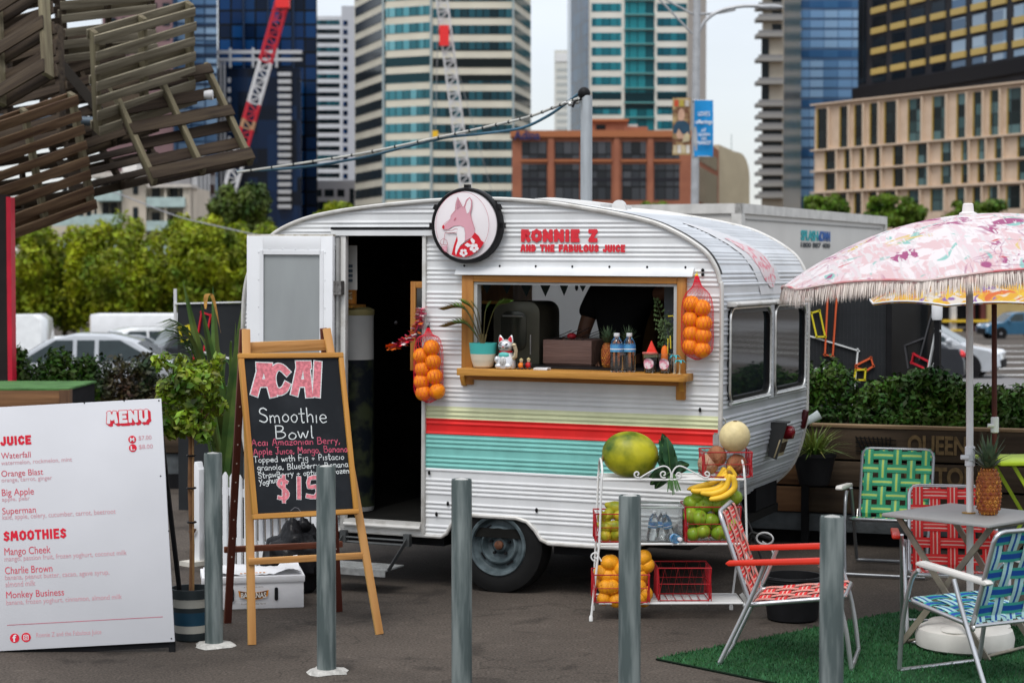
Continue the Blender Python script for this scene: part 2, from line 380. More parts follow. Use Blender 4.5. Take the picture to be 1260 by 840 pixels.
VANEND = M('van_end', (0.50, 0.52, 0.54), 0.42, metal=0.12, var=0.16, scale=3, stretch=(1, .5, 1), rvar=.12, bump=.05, bscale=5)
CREAM = M('stripe_cream', (0.62, 0.65, 0.40), 0.4, var=0.08)
RED = M('stripe_red', (0.75, 0.022, 0.02), 0.4, var=0.08)
TEAL = M('stripe_teal', (0.20, 0.52, 0.47), 0.4, var=0.10)
LRED = M('letter_red', (0.72, 0.02, 0.045), 0.5, var=0.04)
LPINK = M('letter_pink', (0.72, 0.42, 0.45), 0.6, var=0.04)
ALU = M('aluminium', (0.62, 0.62, 0.60), 0.35, metal=0.85, var=0.12, scale=20, rvar=.1)
GALV = M('galvanised', (0.075, 0.098, 0.096), 0.55, metal=0.15, col2=(0.20, 0.23, 0.222), scale=5, stretch=(5, 5, .55), rvar=.12, bump=.12, bscale=14, contrast=(.42, .64), detail=9)
GALVL = M('galvanised_pole', (0.42, 0.45, 0.47), 0.45, metal=0.35, var=.12, scale=5, stretch=(4, 4, .6))
DIRTY = M('trim_dirty', (0.58, 0.57, 0.54), 0.45, col2=(0.36, 0.34, 0.30), scale=9, metal=.2, contrast=(.5, .8))
BLACK = M('black_plastic', (0.012, 0.012, 0.013), 0.45, var=.2)
BLACKM = M('black_matt', (0.010, 0.010, 0.011), 0.8, var=.2)
RUBBER = M('rubber', (0.013, 0.013, 0.013), 0.85, var=.2)
DGLASS = M('dark_glass', (0.012, 0.016, 0.018), 0.04, var=.2, spec=1.0)
CLEAR = M('clear_plastic', (0.93, 0.96, 0.97), 0.08, trans=1.0, var=0.01)
TUBC = M('tub_plastic', (0.92, 0.95, 0.95), 0.06, trans=.96, var=0.02)
TIMB = M_wood('timber_orange', (0.55, 0.27, 0.055), (0.36, 0.15, 0.028), 'X', .5)
TIMBZ = M_wood('timber_orange_upright', (0.55, 0.27, 0.055), (0.36, 0.15, 0.028), 'Z', .5)
PINE = M_wood('easel_pine', (0.60, 0.33, 0.11), (0.45, 0.22, 0.06), 'Z', .55)
PINEX = M_wood('easel_pine_cross', (0.60, 0.33, 0.11), (0.45, 0.22, 0.06), 'X', .55)
DKWOOD = M_wood('easel_dark', (0.13, 0.035, 0.018), (0.08, 0.02, 0.012), 'Z', .55)
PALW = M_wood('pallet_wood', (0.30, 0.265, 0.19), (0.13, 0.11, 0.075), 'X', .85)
PALWD = M_wood('pallet_wood_brown', (0.17, 0.105, 0.055), (0.045, 0.019, 0.009), 'X', .75)
PALS = M_wood('pallet_bearer', (0.19, 0.165, 0.10), (0.09, 0.072, 0.045), 'Y', .85)
SLEEP = M_wood('sleeper_wood', (0.075, 0.052, 0.030), (0.035, 0.024, 0.015), 'X', .85, scale=3)
SLEEPL = M_wood('sleeper_wood_light', (0.26, 0.135, 0.055), (0.09, 0.045, 0.022), 'X', .8, scale=3)
CONCR = M('concrete', (0.40, 0.40, 0.38), 0.9, var=.25, scale=14, bump=.3, bscale=60)
CONCD = M('concrete_dark', (0.085, 0.095, 0.10), 0.9, var=.25, scale=8, bump=.2, bscale=40)
BOARDW = M('menu_white', (0.66, 0.665, 0.69), 0.4, var=.035, scale=2.0)
CHALKB = M('chalkboard', (0.014, 0.016, 0.019), 0.7, col2=(0.028, 0.031, 0.035), scale=5, contrast=(.45, .8))
CHW = M('chalk_white', (0.66, 0.69, 0.68), 0.95, var=.2, scale=90)
CHP = M('chalk_pink', (0.62, 0.19, 0.22), 0.95, var=.25, scale=60)
CHR = M('chalk_red', (0.55, 0.10, 0.16), 0.95, var=.2, scale=90)
ORNG = M('orange_peel', (0.88, 0.26, 0.004), 0.42, var=.10, scale=25, bump=.25, bscale=170)
ORNGY = M('orange_peel_yellow', (0.80, 0.34, 0.012), 0.42, var=.12, scale=22, bump=.25, bscale=170)
APPLE = M('apple_skin', (0.16, 0.30, 0.018), 0.3, col2=(0.30, 0.40, 0.03), scale=14)
PEAR = M('pear_skin', (0.20, 0.25, 0.015), 0.4, col2=(0.50, 0.38, 0.02), scale=12)
MELON = M('melon_rind', (0.66, 0.55, 0.29), 0.5, var=.08, scale=25, bump=.08, bscale=60)
COCO = M('coconut_husk', (0.19, 0.065, 0.03), 0.9, col2=(0.34, 0.15, 0.075), scale=22, stretch=(1, 1, .3), bump=.6, bscale=60)
BANA = M('banana_peel', (0.80, 0.50, 0.035), 0.45, var=.10, scale=12)
BANT = M('banana_tip', (0.10, 0.055, 0.015), 0.7)
WMEL = M('watermelon_rind', (0.030, 0.085, 0.005), 0.4, col2=(0.46, 0.43, 0.018), scale=5.5, stretch=(1, 1, 1), detail=9, contrast=(.36, .62), bump=.1, bscale=40)
KALE = M('kale_leaf', (0.012, 0.05, 0.014), 0.6, var=.35, scale=18, island=.3)
KALES = M('kale_stalk', (0.05, 0.12, 0.03), 0.5, var=.2)
RWIRE = M('red_wire', (0.40, 0.012, 0.018), 0.35, var=.1)
WWIRE = M('white_wire', (0.72, 0.72, 0.70), 0.4, var=.06)
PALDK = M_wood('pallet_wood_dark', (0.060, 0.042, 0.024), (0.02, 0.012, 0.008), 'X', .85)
LEAFD = M('hedge_leaf', (0.011, 0.033, 0.005), 0.5, col2=(0.046, 0.092, 0.009), scale=2, island=.55, spec=.14)
LEAFT = M('topiary_leaf', (0.040, 0.095, 0.007), 0.4, col2=(0.25, 0.32, 0.02), scale=9, island=.6, translucent=.2)
LEAFP = M('plane_leaf', (0.065, 0.115, 0.005), 0.6, col2=(0.35, 0.385, 0.010), scale=.7, island=.4, translucent=.25)
LEAFG = M('pine_leaf', (0.04, 0.10, 0.006), 0.6, col2=(0.14, 0.21, 0.010), scale=.4, island=.4, translucent=.2)
BLADE = M('flax_blade', (0.030, 0.075, 0.018), 0.4, col2=(0.11, 0.16, 0.035), scale=5, island=.4, translucent=.15)
SPIKY = M('pot_grass_blade', (0.08, 0.15, 0.022), 0.45, col2=(0.26, 0.30, 0.06), scale=6, island=.4, translucent=.15)
BARK = M('bark', (0.10, 0.075, 0.05), 0.9, var=.35, scale=8, bump=.4, bscale=20)
STEM = M('stem_brown', (0.22, 0.11, 0.05), 0.8, var=.3, scale=12)
SKIN = M('skin', (0.16, 0.075, 0.045), 0.55, var=.08)
HAIR = M('hair_dark', (0.012, 0.009, 0.008), 0.5, var=.3)
TURF = M('artificial_turf', (0.010, 0.060, 0.018), 0.9, col2=(0.022, 0.105, 0.03), scale=3, bump=.8, bscale=300, detail=10)
# ------------------------------------------------------------------ ground
def make_ground():
 xs = [-2500, -700, -200, -80, -40, -28, -20] + [x * 1.0 for x in range(-16, 17)] + [20, 28, 40, 80, 200, 700, 2500]
 ys = [-60, -10, -2] + [y * 1.0 for y in range(0, 40, 1)] + [45, 52, 60, 75, 90, 110, 125, 140, 160, 300, 800, 3500]
 mb = MB(); ny = len(ys)
 mb.add([(x, y, gz(x, y)) for x in xs for y in ys],
           [(i * ny + j, (i + 1) * ny + j, (i + 1) * ny + j + 1, i * ny + j + 1) for i in range(len(xs) - 1) for j in range(ny - 1)])
 tag(mb.build('ground', ASPH, smooth=60), kind='structure')
 # the street beyond the site on the right, with bay lines
 rm = M('road_asphalt', (0.17, 0.165, 0.165), 0.9, var=.12, scale=.8, bump=.3, bscale=60)
 mb = MB();
 for i in range(24):
  y0 = 42 + i * 4; y1 = y0 + 4
  mb.add([(9, y0, gz(9, y0) + .03), (80, y0, gz(80, y0) + .03), (80, y1, gz(80, y1) + .03), (9, y1, gz(9, y1) + .03)], [(0, 1, 2, 3)])
 tag(mb.build('road', rm), kind='structure')
 lm = M('road_paint', (0.62, 0.62, 0.60), 0.8, var=.2, scale=3)
 mb = MB()
 for k, y0 in enumerate((50, 55.5, 62, 70, 80, 93)):
  for s in range(14):
   x0 = 10.5 + s * 5; x1 = x0 + 5
   mb.add([(x0, y0, gz(x0, y0) + .04), (x1, y0, gz(x1, y0) + .04), (x1, y0 + .4, gz(x1, y0) + .04), (x0, y0 + .4, gz(x0, y0) + .04)], [(0, 1, 2, 3)])
 tag(mb.build('road_markings', lm), kind='structure')
make_ground()

# ------------------------------------------------------------------ buildings
class Facade:
 def __init__(s, uA, YA, uB, YB):
  s.uA, s.YA = uA, YA; a = at(uA, 330, YA); b = at(uB, 330, YB)
  s.a = Vector((a.x, a.y)); s.b = Vector((b.x, b.y)); d = s.b - s.a; n = Vector((d.y, -d.x)).normalized()
  if n.dot(s.a) > 0: n = -n
  s.n = n
 def z(s, v): return at(s.uA, v, s.YA).z
 def pt(s, u, v=200):
  r = ray(u, v); q = Vector((r[0], r[1])); d = s.b - s.a
  den = q.x * d.y - q.y * d.x
  t = (s.a.x * d.y - s.a.y * d.x) / den
  return q * t
 def slab(s, mb, u0, u1, v0, v1, off=.05, th=.5):
  """a box on the facade: front face off in front, th deep; v levels read at the facade's left end"""
  vm = (v0 + v1) / 2
  p, q = s.pt(u0, vm), s.pt(u1, vm); f0 = p + s.n * off; f1 = q + s.n * off; g0 = f0 - s.n * th; g1 = f1 - s.n * th
  z0, z1 = sorted((s.z(v0), s.z(v1)))
  vs = [(f0.x, f0.y, z0), (f1.x, f1.y, z0), (f1.x, f1.y, z1), (f0.x, f0.y, z1), (g0.x, g0.y, z0), (g1.x, g1.y, z0), (g1.x, g1.y, z1), (g0.x, g0.y, z1)]
  mb.add(vs, [(0, 1, 2, 3), (5, 4, 7, 6), (4, 0, 3, 7), (1, 5, 6, 2), (3, 2, 6, 7), (4, 5, 1, 0)])
 def put(s, name, mat, parent, u0, u1, v0, v1, off=.05, th=.5):
  mb = MB(); s.slab(mb, u0, u1, v0, v1, off, th); return mb.build(name, mat, parent, smooth=0)

def block(name, mat, parent, foot, z0, z1):
 mb = MB(); k = len(foot)
 area = sum(foot[i][0] * foot[(i + 1) % k][1] - foot[(i + 1) % k][0] * foot[i][1] for i in range(k))
 if area < 0: foot = foot[::-1]
 mb.add([(p[0], p[1], z0) for p in foot] + [(p[0], p[1], z1) for p in foot],
           [tuple(range(k - 1, -1, -1)), tuple(range(k, 2 * k))] + [(i, (i + 1) % k, (i + 1) % k + k, i + k) for i in range(k)])
 return mb.build(name, mat, parent, smooth=0)
def xy(u, Y): p = at(u, 330, Y); return (p.x, p.y)
BASE = -3.4

CON = M('tower_cream', (0.62, 0.58, 0.47), 0.8, var=.06, scale=.2)
MUL = M('tower_mullion', (0.30, 0.36, 0.37), 0.5, var=.1)
TGL = M_cells('teal_glazing_reflecting', ['#2c5a62', '#3f7c86', '#5b99a3', '#79b2ba', '#47828c'], (1.5, 40, 40), lines='#1d3a40', lw=.14)  # lighter than the front face's glass: its reflection is put into the colour
DGL = M_cells('dark_teal_glazing', ['#0d1a1e', '#16323a', '#1d4650', '#2a5a64', '#122428'], (1.5, 40, 40), lines='#0a1416', lw=.16)
BGL = M_cells('black_glazing', ['#0c1114', '#141c20', '#1e2a30'], (1.5, 40, 40))
NAVY = M_cells('navy_glazing', ['#04142c', '#0a2a52', '#0e3a68', '#061c38', '#020c1c'], (3.0, 40, 3.4), lines='#02060c', lw=.16)
SKYGL = M_cells('pale_blue_glazing', ['#3d5a78', '#56779a', '#6d8fb0', '#8aa6c0', '#46678a'], (3.0, 40, 3.6), lines='#2c4460', lw=.12)

def octagon_tower():
 t = thing('office_tower', 'broad many-sided tower with cream bands and teal ribbon windows', 'building', (*xy(560, 420), BASE))
 par = lambda o: (setattr(o, 'parent', t), setattr(o, 'matrix_parent_inverse', Matrix.Translation(-Vector((*xy(560, 420), BASE)))))
 foot = [xy(437, 428), xy(473, 404), xy(531, 399), xy(632, 399), xy(653, 420), xy(653, 450), xy(560, 470), xy(440, 455)]
 par(block('wall', CON, None, foot, BASE, 62))
 fs = [(Facade(437, 428, 473, 404), 437.6, 473, BGL), (Facade(473, 404, 531, 399), 474.5, 529.5, TGL), (Facade(531, 399, 632, 399), 532.5, 630.5, DGL), (Facade(632, 399, 653, 420), 633, 652.6, BGL)]
 for k in range(-2, 13):
  v = 16.5 + 20.3 * k
  for f, u0, u1, m in fs:
   par(f.put('window_band', m, None, u0, u1, v - 5.6, v + 5.6, .12, .4))
 for u, f in ((473, fs[1][0]), (530.5, fs[2][0]), (631.5, fs[2][0])):
  par(f.put('corner_fin', MUL, None, u - 1.2, u + 1.2, -30, 345, .5, 1))
octagon_tower()

def simple(name, label, u0, u1, Y, depth, vtop, mat, cat='building', Y1=None, back=None):
 Y1 = Y1 or Y
 t = thing(name, label, cat)
 kk = lambda u, y_: (xy(u, y_)[0] * (1 + .97 * depth / y_ * (1 if (u > 630) == (u == u0) else 0)), y_ + depth)
 foot = [xy(u0, Y), xy(u1, Y1), kk(u1, Y1), kk(u0, Y)]
 f = Facade(u0, Y, u1, Y1)
 block('wall', mat, t, foot, BASE, f.z(vtop))
 return t, f

# slim white tower with punched windows and its podium
t, f = simple('office_tower', 'slim white tower ruled with thin dark bands left of the broad tower', 373.5, 424, 600, 30, 20, M('tower_white', (0.55, 0.56, 0.58), .8, var=.06, scale=.2))
for k in range(18):
 v = 28 + 11.05 * k
 f.put('window_band', BGL if k % 3 else DGL, t, 375.5, 418, v - 2.9, v + 2.7, .1, .4)
sh = f.put('stair_core', M('tower_white2', (0.44, 0.45, 0.48), .8, var=.06), t, 421, 437, 8, 330, .8, 20)
for k in range(18):
 v = 29 + 11.05 * k; f.put('window', NAVY, sh, 422.5, 428, v - 3, v + 3, .95, .3)
t, f = simple('podium_building', 'pale grey low block with square windows at the foot of the slim tower', 346, 437, 520, 25, 222, M('podium_grey', (0.42, 0.40, 0.40), .85, var=.06))
for u0, u1, v0, v1 in [(357, 366, 233, 258), (371, 381, 233, 242), (384, 396, 233, 242), (399, 411, 233, 242), (415, 424, 233, 242), (371, 379, 248, 257), (383, 409, 248, 268), (414, 424, 248, 257), (357, 366, 264, 275), (371, 379, 264, 275), (414, 424, 264, 275), (430, 436, 232, 262)]:
 f.put('window', BGL, t, u0, u1, v0, v1, .08, .4)
for k in range(7): f.put('balcony_slab', M('podium_grey', (0.42, 0.40, 0.40)), t, 340, 346, 226 + k * 8, 230 + k * 8, .5, 3)

# dark blue glass tower with the white framed tower in front
t, f = simple('glass_tower', 'tall dark navy glass tower behind the red and white crane', 270, 391, 480, 40, -60, NAVY)
for k, u in enumerate((300, 330, 361)): f.put('facade_fin', M('navy_frame', (0.01, 0.025, 0.06), .4), t, u, u + 1.6, -60, 330, .8, 1)
t, f = simple('framed_tower', 'dark blue tower with white rooftop frame and stepped white balconies', 267, 371, 440, 35, 84, M_cells('navy_glazing_b', ['#050c18', '#0a1c36', '#0f2c50', '#040a14'], (2.2, 40, 3.2)))
wf = M('frame_white', (0.52, 0.52, 0.53), .7, var=.06)
for v0, v1 in ((63, 67), (72.5, 76)):
 f.put('roof_beam', wf, t, 266, 372, v0, v1, 1.5, 1.2)
for u in (267, 284, 312, 341): f.put('roof_post', wf, t, u - 1, u + 1.4, 60, 84, 1.6, 1.2)
for u in (267, 272, 276.5): f.put('facade_fin', wf, t, u, u + 1.9, 76, 330, 1.2, 1)
for k in range(19): f.put('balcony_slab', wf, t, 343, 359, 90 + k * 9, 94.6 + k * 9, 1.8, 3)
for k in range(10): f.put('window_frame', wf, t, 280.5, 284, 96 + k * 12, 102 + k * 12, .4, 1)

# things seen between the pallets
t, f = simple('glass_tower', 'pale blue glass tower seen behind the stacked pallets', 214, 268, 420, 30, -40, SKYGL)
for k in range(9): f.put('floor_band', M('navy_frame', (0.01, 0.025, 0.06), .4), t, 236, 267, 6 + 12 * k, 9 + 12 * k, .2, .5)
t, f = simple('brown_building', 'dusky pink and brown block seen through the pallet slats', 128, 214, 400, 30, -30, M('dusky_pink', (0.19, 0.115, 0.12), .8, var=.2, scale=.15))
for k in range(6):
 for u in (134, 150, 166, 184, 200): f.put('window', BGL, t, u, u + 9, 4 + 18 * k, 14 + 18 * k, .1, .4)

# tower with the teal strip
def teal_tower():
 t, f = simple('residential_tower', 'cream tower with a full height teal glass strip up its middle', 724, 846, 470, 40, -40, M('tower_cream_b', (0.66, 0.63, 0.56), .8, var=.05, scale=.2))
 sf = Facade(702, 490, 724, 470)
 foot = [xy(702, 490), xy(724, 469.6), (xy(724, 470)[0], 520), (xy(702, 490)[0], 520)]
 block('side_wall', M_cells('navy_side', ['#06182c', '#123a58', '#1c4c6a', '#0a2438', '#2c5a78'], (2.4, 2.4, 3.4), lines='#03080e', lw=.1), t, foot, BASE, f.z(-40))
 f2 = Facade(846, 469, 868, 492)
 block('end_wall', M('tower_buff', (0.44, 0.39, 0.34), .85, var=.06), t, [xy(846, 469), xy(868, 492), (xy(868, 492)[0], 520), (xy(846, 469)[0], 515)], BASE, f.z(-40))
 g = M_cells('teal_bright', ['#0e4350', '#1b6470', '#2b7f8a', '#135260'], (1.8, 40, 40), lines='#0a2c34', lw=.1)
 for k in range(-2, 13):
  v = 9.5 + 18.05 * k
  f.put('window_band', g, t, 728, 764.5, v - 5, v + 5, .1, .4)
  f.put('window_band', g, t, 808.5, 845, v - 5, v + 5, .1, .4)
  f.put('balcony_glazing', M_cells('teal_strip', ['#0b3e46', '#176068', '#27828a', '#0d4850'], (2, 40, 40), lines='#072a30', lw=.1), t, 768.5, 805, v - 7.6, v + 7.6, .12, .4)
  f.put('balcony_slab', M('teal_slab', (0.10, 0.30, 0.30), .5), t, 768, 805.5, v + 8, v + 9.6, .9, 1.2)
teal_tower()
t, f = simple('pale_tower', 'thin faraway pale slab beside the teal striped tower', 682, 702.5, 700, 30, 62, M('tower_pale', (0.60, 0.60, 0.55), .8, var=.05))
f.put('roof_panel', M('tower_pale2', (0.70, 0.70, 0.69), .8), t, 683.5, 702, 66, 76, .3, .5)
for k in range(12): f.put('window_band', M('pale_window', (0.42, 0.44, 0.42), .5), t, 685, 700, 84 + 9 * k, 88 + 9 * k, .1, .3)

# brick building
def brick():
 br = M('red_brick', (0.26, 0.095, 0.055), .85, col2=(0.33, 0.125, 0.07), scale=.5)
 t = thing('brick_building', 'red brick block with tall gridded windows behind the van roof', 'building')
 f = Facade(630, 230, 856, 230)
 foot = [xy(630, 230), xy(856, 230), xy(884, 262), (xy(884, 262)[0] - 2, 285), (xy(630, 230)[0], 285)]
 block('wall', br, t, foot, BASE, f.z(165))
 ob = M('orange_coping', (0.36, 0.13, 0.055), .8, var=.08)
 f.put('coping', ob, t, 628, 857, 161, 169, .5, 3)
 g = M_cells('grey_glazing', ['#1e2022', '#33363a', '#4a4c50', '#26292c', '#3c3f44'], (1.0, 40, 1.9), lines='#141416', lw=.1)
 bays = [(642, 673), (683, 713), (722, 752), (765, 795), (805, 836)]
 for u0, u1 in bays:
  f.put('window', g, t, u0, u1, 174.5, 195.5, .06, .4)
  w = f.put('window', g, t, u0, u1, 202, 246, .06, .4); f.put('spandrel', M('dark_band', (0.02, 0.02, 0.025), .5), w, u0, u1, 219, 223, .1, .1)
  f.put('sill', ob, t, u0 - 1, u1 + 1, 196.5, 199, .25, .5)
 for u in (678, 717.5, 758.5, 800): f.put('pier', br, t, u - 3.4, u + 3.4, 170, 330, .35, .6)
 sf = Facade(856, 230, 884, 262)
 for v0, v1 in ((178, 196), (203, 247)): sf.put('side_window', BGL, t, 858.5, 882, v0, v1, .08, .4)
 ph = f.put('penthouse', br, t, 731, 776, 143, 168, -6, 12); f.put('penthouse_coping', ob, ph, 730, 777, 142, 145, -5.5, 13)
 f.put('vent', BGL, ph, 736, 748, 149, 155, -5.9, .3); f.put('roof_plant', M('plant_grey', (0.5, 0.5, 0.48), .7), t, 777, 790, 147, 162, -8, 8)
 f.put('roof_plant', br, t, 770, 800, 153, 166, -4, 6)
 me = text('Adina', M('sign_navy', (0.02, 0.025, 0.09), .5), t, (0, 3.1, 0, 1.05), o=(*(f.pt(632, 167) + f.n * .8), f.z(172.5)), ex=(1, 0, 0), ey=(0, 0, 1), fat=.03, name='sign_lettering')
 a = thing('annex_building', 'blank beige annex with rounded roof right of the brick block', 'building')
 fa = Facade(884, 263, 922, 268)
 pts = [(0, 0), (3.6, 0)]; h = fa.z(178) - BASE; Lw = (fa.b - fa.a).length
 prof = [(0, 0), (Lw, 0), (Lw, h * .80)] + [(Lw - .35 * Lw * (1 - cos(radians(q))), h * .8 + h * .16 * sin(radians(q))) for q in (15, 30, 45, 60, 75, 90)] + [(Lw * .5, h * .965), (0, h)]
 mb = MB(); mb.prism(prof, (*fa.a, BASE), Vector((*(fa.b - fa.a).normalized(), 0)), (0, 0, 1), 12); mb.build('wall', M('annex_beige', (0.42, 0.36, 0.25), .85, var=.06, scale=.4), a, smooth=0)
 mb = MB(); c = at(903, 178, 266); mb.tube([(c.x, c.y + 3, c.z - 1), (c.x, c.y + 3, c.z + 1.6)], .05); mb.build('aerial', MUL, a)
brick()

# concrete tower with balconies, blue glass tower, black and yellow tower, sandstone podium
def right_side():
 t, f = simple('concrete_tower', 'grey concrete tower of stacked balconies left of the blue glass tower', 937, 963, 330, 25, -30, M('conc_tower', (0.42, 0.38, 0.31), .85, var=.1, scale=.3))
 slab = M('conc_slab', (0.27, 0.265, 0.25), .85, var=.12)
 for k, v in enumerate((-10, 8, 22, 42, 72, 100, 127, 141.5, 155.5, 169.5, 183.5, 197.5, 211.5, 225.5, 239.5)):
  s_ = f.put('balcony', slab, t, 930.5, 962.5, v, v + 4.5, 1.5, 4)
  f.put('railing', M('rail_grey', (0.20, 0.20, 0.20), .7), s_, 932, 962, v - 3.5, v, 1.35, .1)
 for v0, v1 in ((48, 71), (77, 99), (105, 126)): f.put('window', BGL, t, 937, 946, v0, v1, .2, .4)
 for k in range(8): f.put('recess', BGL, t, 938.5, 962, 133 + 14 * k, 140 + 14 * k, .15, .3)
 for v in (-4, 14, 30): f.put('recess', BGL, t, 950, 962, v, v + 8, .15, .3)
 t, f = simple('glass_tower', 'banded light blue glass tower with a dark navy left flank', 985, 1056, 360, 30, -40, M('sky_spandrel', (0.055, 0.105, 0.19), .25, var=.12, scale=.2, spec=.8))
 sf = Facade(962, 385, 985, 360)
 block('side_wall', M_cells('navy_side2', ['#020a16', '#06152a', '#0c2440', '#03101e'], (1.6, 1.6, 3.4), lines='#01040a', lw=.1), t, [xy(962, 385), xy(985, 359.6), (xy(985, 360)[0], 395), (xy(962, 385)[0], 395)], BASE, f.z(-40))
 bl = M_cells('band_glazing', ['#4f7296', '#6488ac', '#7a9cbd', '#5a7ea4', '#88a6c2'], (2.6, 40, 40), rough=.1, lines='#36567a', lw=.05)
 bd = M_cells('band_glazing_dark', ['#28486a', '#31557c', '#3c6288'], (2.6, 40, 40), rough=.1)
 for k in range(-2, 21):
  f.put('window_band', bl if (k * 7) % 5 else bd, t, 985.5, 1055.5, 1 + 12.2 * k, 10 + 12.2 * k, .08, .4)
 # black and yellow
 t, f = simple('dark_tower', 'black gridded tower with yellow panels under its windows', 1055, 1300, 322, 30, -60, M('black_cladding', (0.020, 0.020, 0.024), .5, var=.2, scale=.3), Y1=268)
 yel = M('yellow_panel', (0.44, 0.32, 0.10), .5, var=.08)
 gd = M_cells('tower_pane_dark', ['#0a1016', '#121a22', '#1a2630'], (2, 40, 3)); gl = M_cells('tower_pane_light', ['#4c6886', '#7f98ae', '#9fb2c2', '#35506c'], (1.6, 40, 1.5))
 cols = [1074, 1098, 1122, 1147, 1172, 1197, 1222, 1248]
 for i, u in enumerate(cols):
  for k in range(-2, 4):
   v = 19 + 24.6 * k
   f.put('window', gd if i < 4 else gl, t, u, u + 16, v - 17, v - 4.2, .1, .4)
   f.put('yellow_panel', yel, t, u - .5, u + 17, v - 4, v + 3.2, .35, .5)
  f.put('window', gd if i < 4 else gl, t, u, u + 16, 98.5, 105.5, .1, .4)
 for u in (1057, 1062.5): f.put('corner_window', gd, t, u, u + 3.6, -40, 104, .15, .4)
 f.put('base_band', M('black_band', (0.010, 0.010, 0.012), .7), t, 1053, 1300, 109, 124, .7, 3)
 # sandstone podium
 so_ = M('sandstone', (0.52, 0.39, 0.285), .85, col2=(0.60, 0.46, 0.34), scale=.6)
 t, f = simple('podium_building', 'sandstone building with rows of tall narrow windows below the black tower', 1002, 1300, 312, 30, 130, so_, Y1=268)
 gw = M_cells('podium_pane', ['#141c1c', '#1d2a2a', '#3a5252', '#5b7676', '#0e1414'], (.9, 40, 1.7), lines='#22282a', lw=.09)
 gk = M_cells('podium_pane_dark', ['#0a0f10', '#141c1d', '#1d2829'], (.9, 40, 1.7), lines='#101414', lw=.09)
 R = [(134, 184, [(1007, 1020), (1035, 1045), (1053, 1063), (1072, 1082), (1090, 1105), (1119, 1135), (1149, 1165), (1179, 1190), (1199, 1210), (1220, 1231), (1241, 1259)]),
         (187, 210, [(1017, 1030), (1041, 1048), (1060, 1066), (1078, 1085), (1101, 1114), (1130, 1143), (1160, 1173), (1185, 1193), (1205, 1214), (1226, 1235), (1254, 1268)]),
         (213.5, 235, [(1017, 1030), (1041, 1048), (1060, 1066), (1078, 1085), (1101, 1114), (1130, 1143), (1160, 1173), (1185, 1193), (1205, 1214), (1226, 1235), (1254, 1268)]),
         (239.5, 265, [(1006, 1016), (1034, 1044), (1053, 1062), (1071, 1081), (1089, 1104), (1119, 1133), (1147, 1163), (1178, 1189), (1199, 1209), (1218, 1230), (1240, 1258)])]
 led = M('sandstone_ledge', (0.60, 0.47, 0.35), .85, var=.06)
 for v in (129.5, 185.5, 211.5, 237.5): f.put('ledge', led, t, 1001, 1300, v - .9, v + .9, .7, 1.2)
 for v0, v1, ws in R:
  for i, (u0, u1) in enumerate(ws):
   w = f.put('window', gk if i < 5 else gw, t, u0, u1, v0 + .6, v1, .03, .4)
   f.put('reveal', M('ochre_reveal', (0.36, 0.24, 0.05), .6), w, u0 - 1.1, u0 - .1, v0 + .6, v1, .22, .3)
   f.put('pier', led, t, u1 + 1.2, u1 + 2.6, v0, v1 + 1, .6, 1)
right_side()

# balconied apartment block on the left
def apartments():
 t = thing('apartment_building', 'beige low apartment block with pale green balcony fronts above the trees', 'building')
 wm = M('apartment_beige', (0.55, 0.48, 0.39), .85, var=.08, scale=.6); bal = M('green_balcony', (0.36, 0.46, 0.44), .5, var=.10, scale=2)
 f = Facade(60, 150, 240, 150)
 mb = MB()
 for u0, u1, vt, o in ((114, 151, 213, -1.6), (150, 180, 222, 0), (180, 234, 229, -1.0), (10, 114, 236, -3)): f.slab(mb, u0, u1, vt, 400, o, 9)
 mb.build('wall', wm, t, smooth=0)
 f.put('cornice', M('cornice', (0.5, 0.46, 0.41), .8), t, 112, 182, 212, 219, 1.0, 5); f.put('cornice', M('cornice', (0.5, 0.46, 0.41), .8), t, 183, 236, 227, 231, .6, 4)
 f.put('roof_block', M('roof_white', (0.6, 0.58, 0.55), .8), t, 144, 162, 199, 213, -2, 3)
 for v in (234, 263, 292, 321):
  f.put('balcony', bal, t, 66, 116, v + 3, v + 15, .4, .3); f.put('balcony', bal, t, 115.5, 151, v + 1, v + 13.5, 1.0, 2.6); f.put('balcony', bal, t, 182, 229, v + 9, v + 21, .6, 1.6)
 for v in (219, 249, 279, 309):
  for u0, u1 in ((121, 129), (131, 139), (143, 149)): f.put('window', BGL, t, u0, u1, v, v + 14, -1.45, .3)
  f.put('window', BGL, t, 164, 170, v + 6, v + 20, .1, .3)
  for u0, u1 in ((184, 194), (207, 216), (219, 225)): f.put('window', BGL, t, u0, u1, v + 12, v + 27, -.9, .3)
  for k in range(5): f.put('window', BGL, t, 66 + k * 10, 72 + k * 10, v + 6, v + 16, -2.9, .3)
 f.put('pier', wm, t, 226, 234, 229, 400, .2, 1.5); f.put('pier', wm, t, 203.5, 206, 229, 400, .3, 1.2)
 t2 = thing('lane_building', 'grey banded block just right of the balconied apartments', 'building')
 f = Facade(236, 190, 262, 196)
 f.put('wall', M('lane_grey', (0.26, 0.25, 0.25), .8, var=.2, scale=.3), t2, 234, 266, 190, 400, 0, 6)
 for k in range(4): f.put('window_band', BGL, t2, 236, 262, 200 + 24 * k, 212 + 24 * k, .2, .4)
 for u in (236, 241, 246, 251): f.put('rib', M('rib_pale', (0.5, 0.5, 0.5), .8), t2, u, u + 1.6, 190, 300, .5, .6)
apartments()
yw = thing('yellow_building', 'low ochre walled shop with a dark opening at the far right', 'building')
f = Facade(1150, 150, 1300, 150)
f.put('wall', M('ochre_wall', (0.46, 0.34, 0.14), .85, var=.1, scale=.6), yw, 1214, 1330, 352, 402, 0, 6)
f.put('dark_opening', BLACKM, yw, 1158, 1214, 340, 402, -.5, 4)
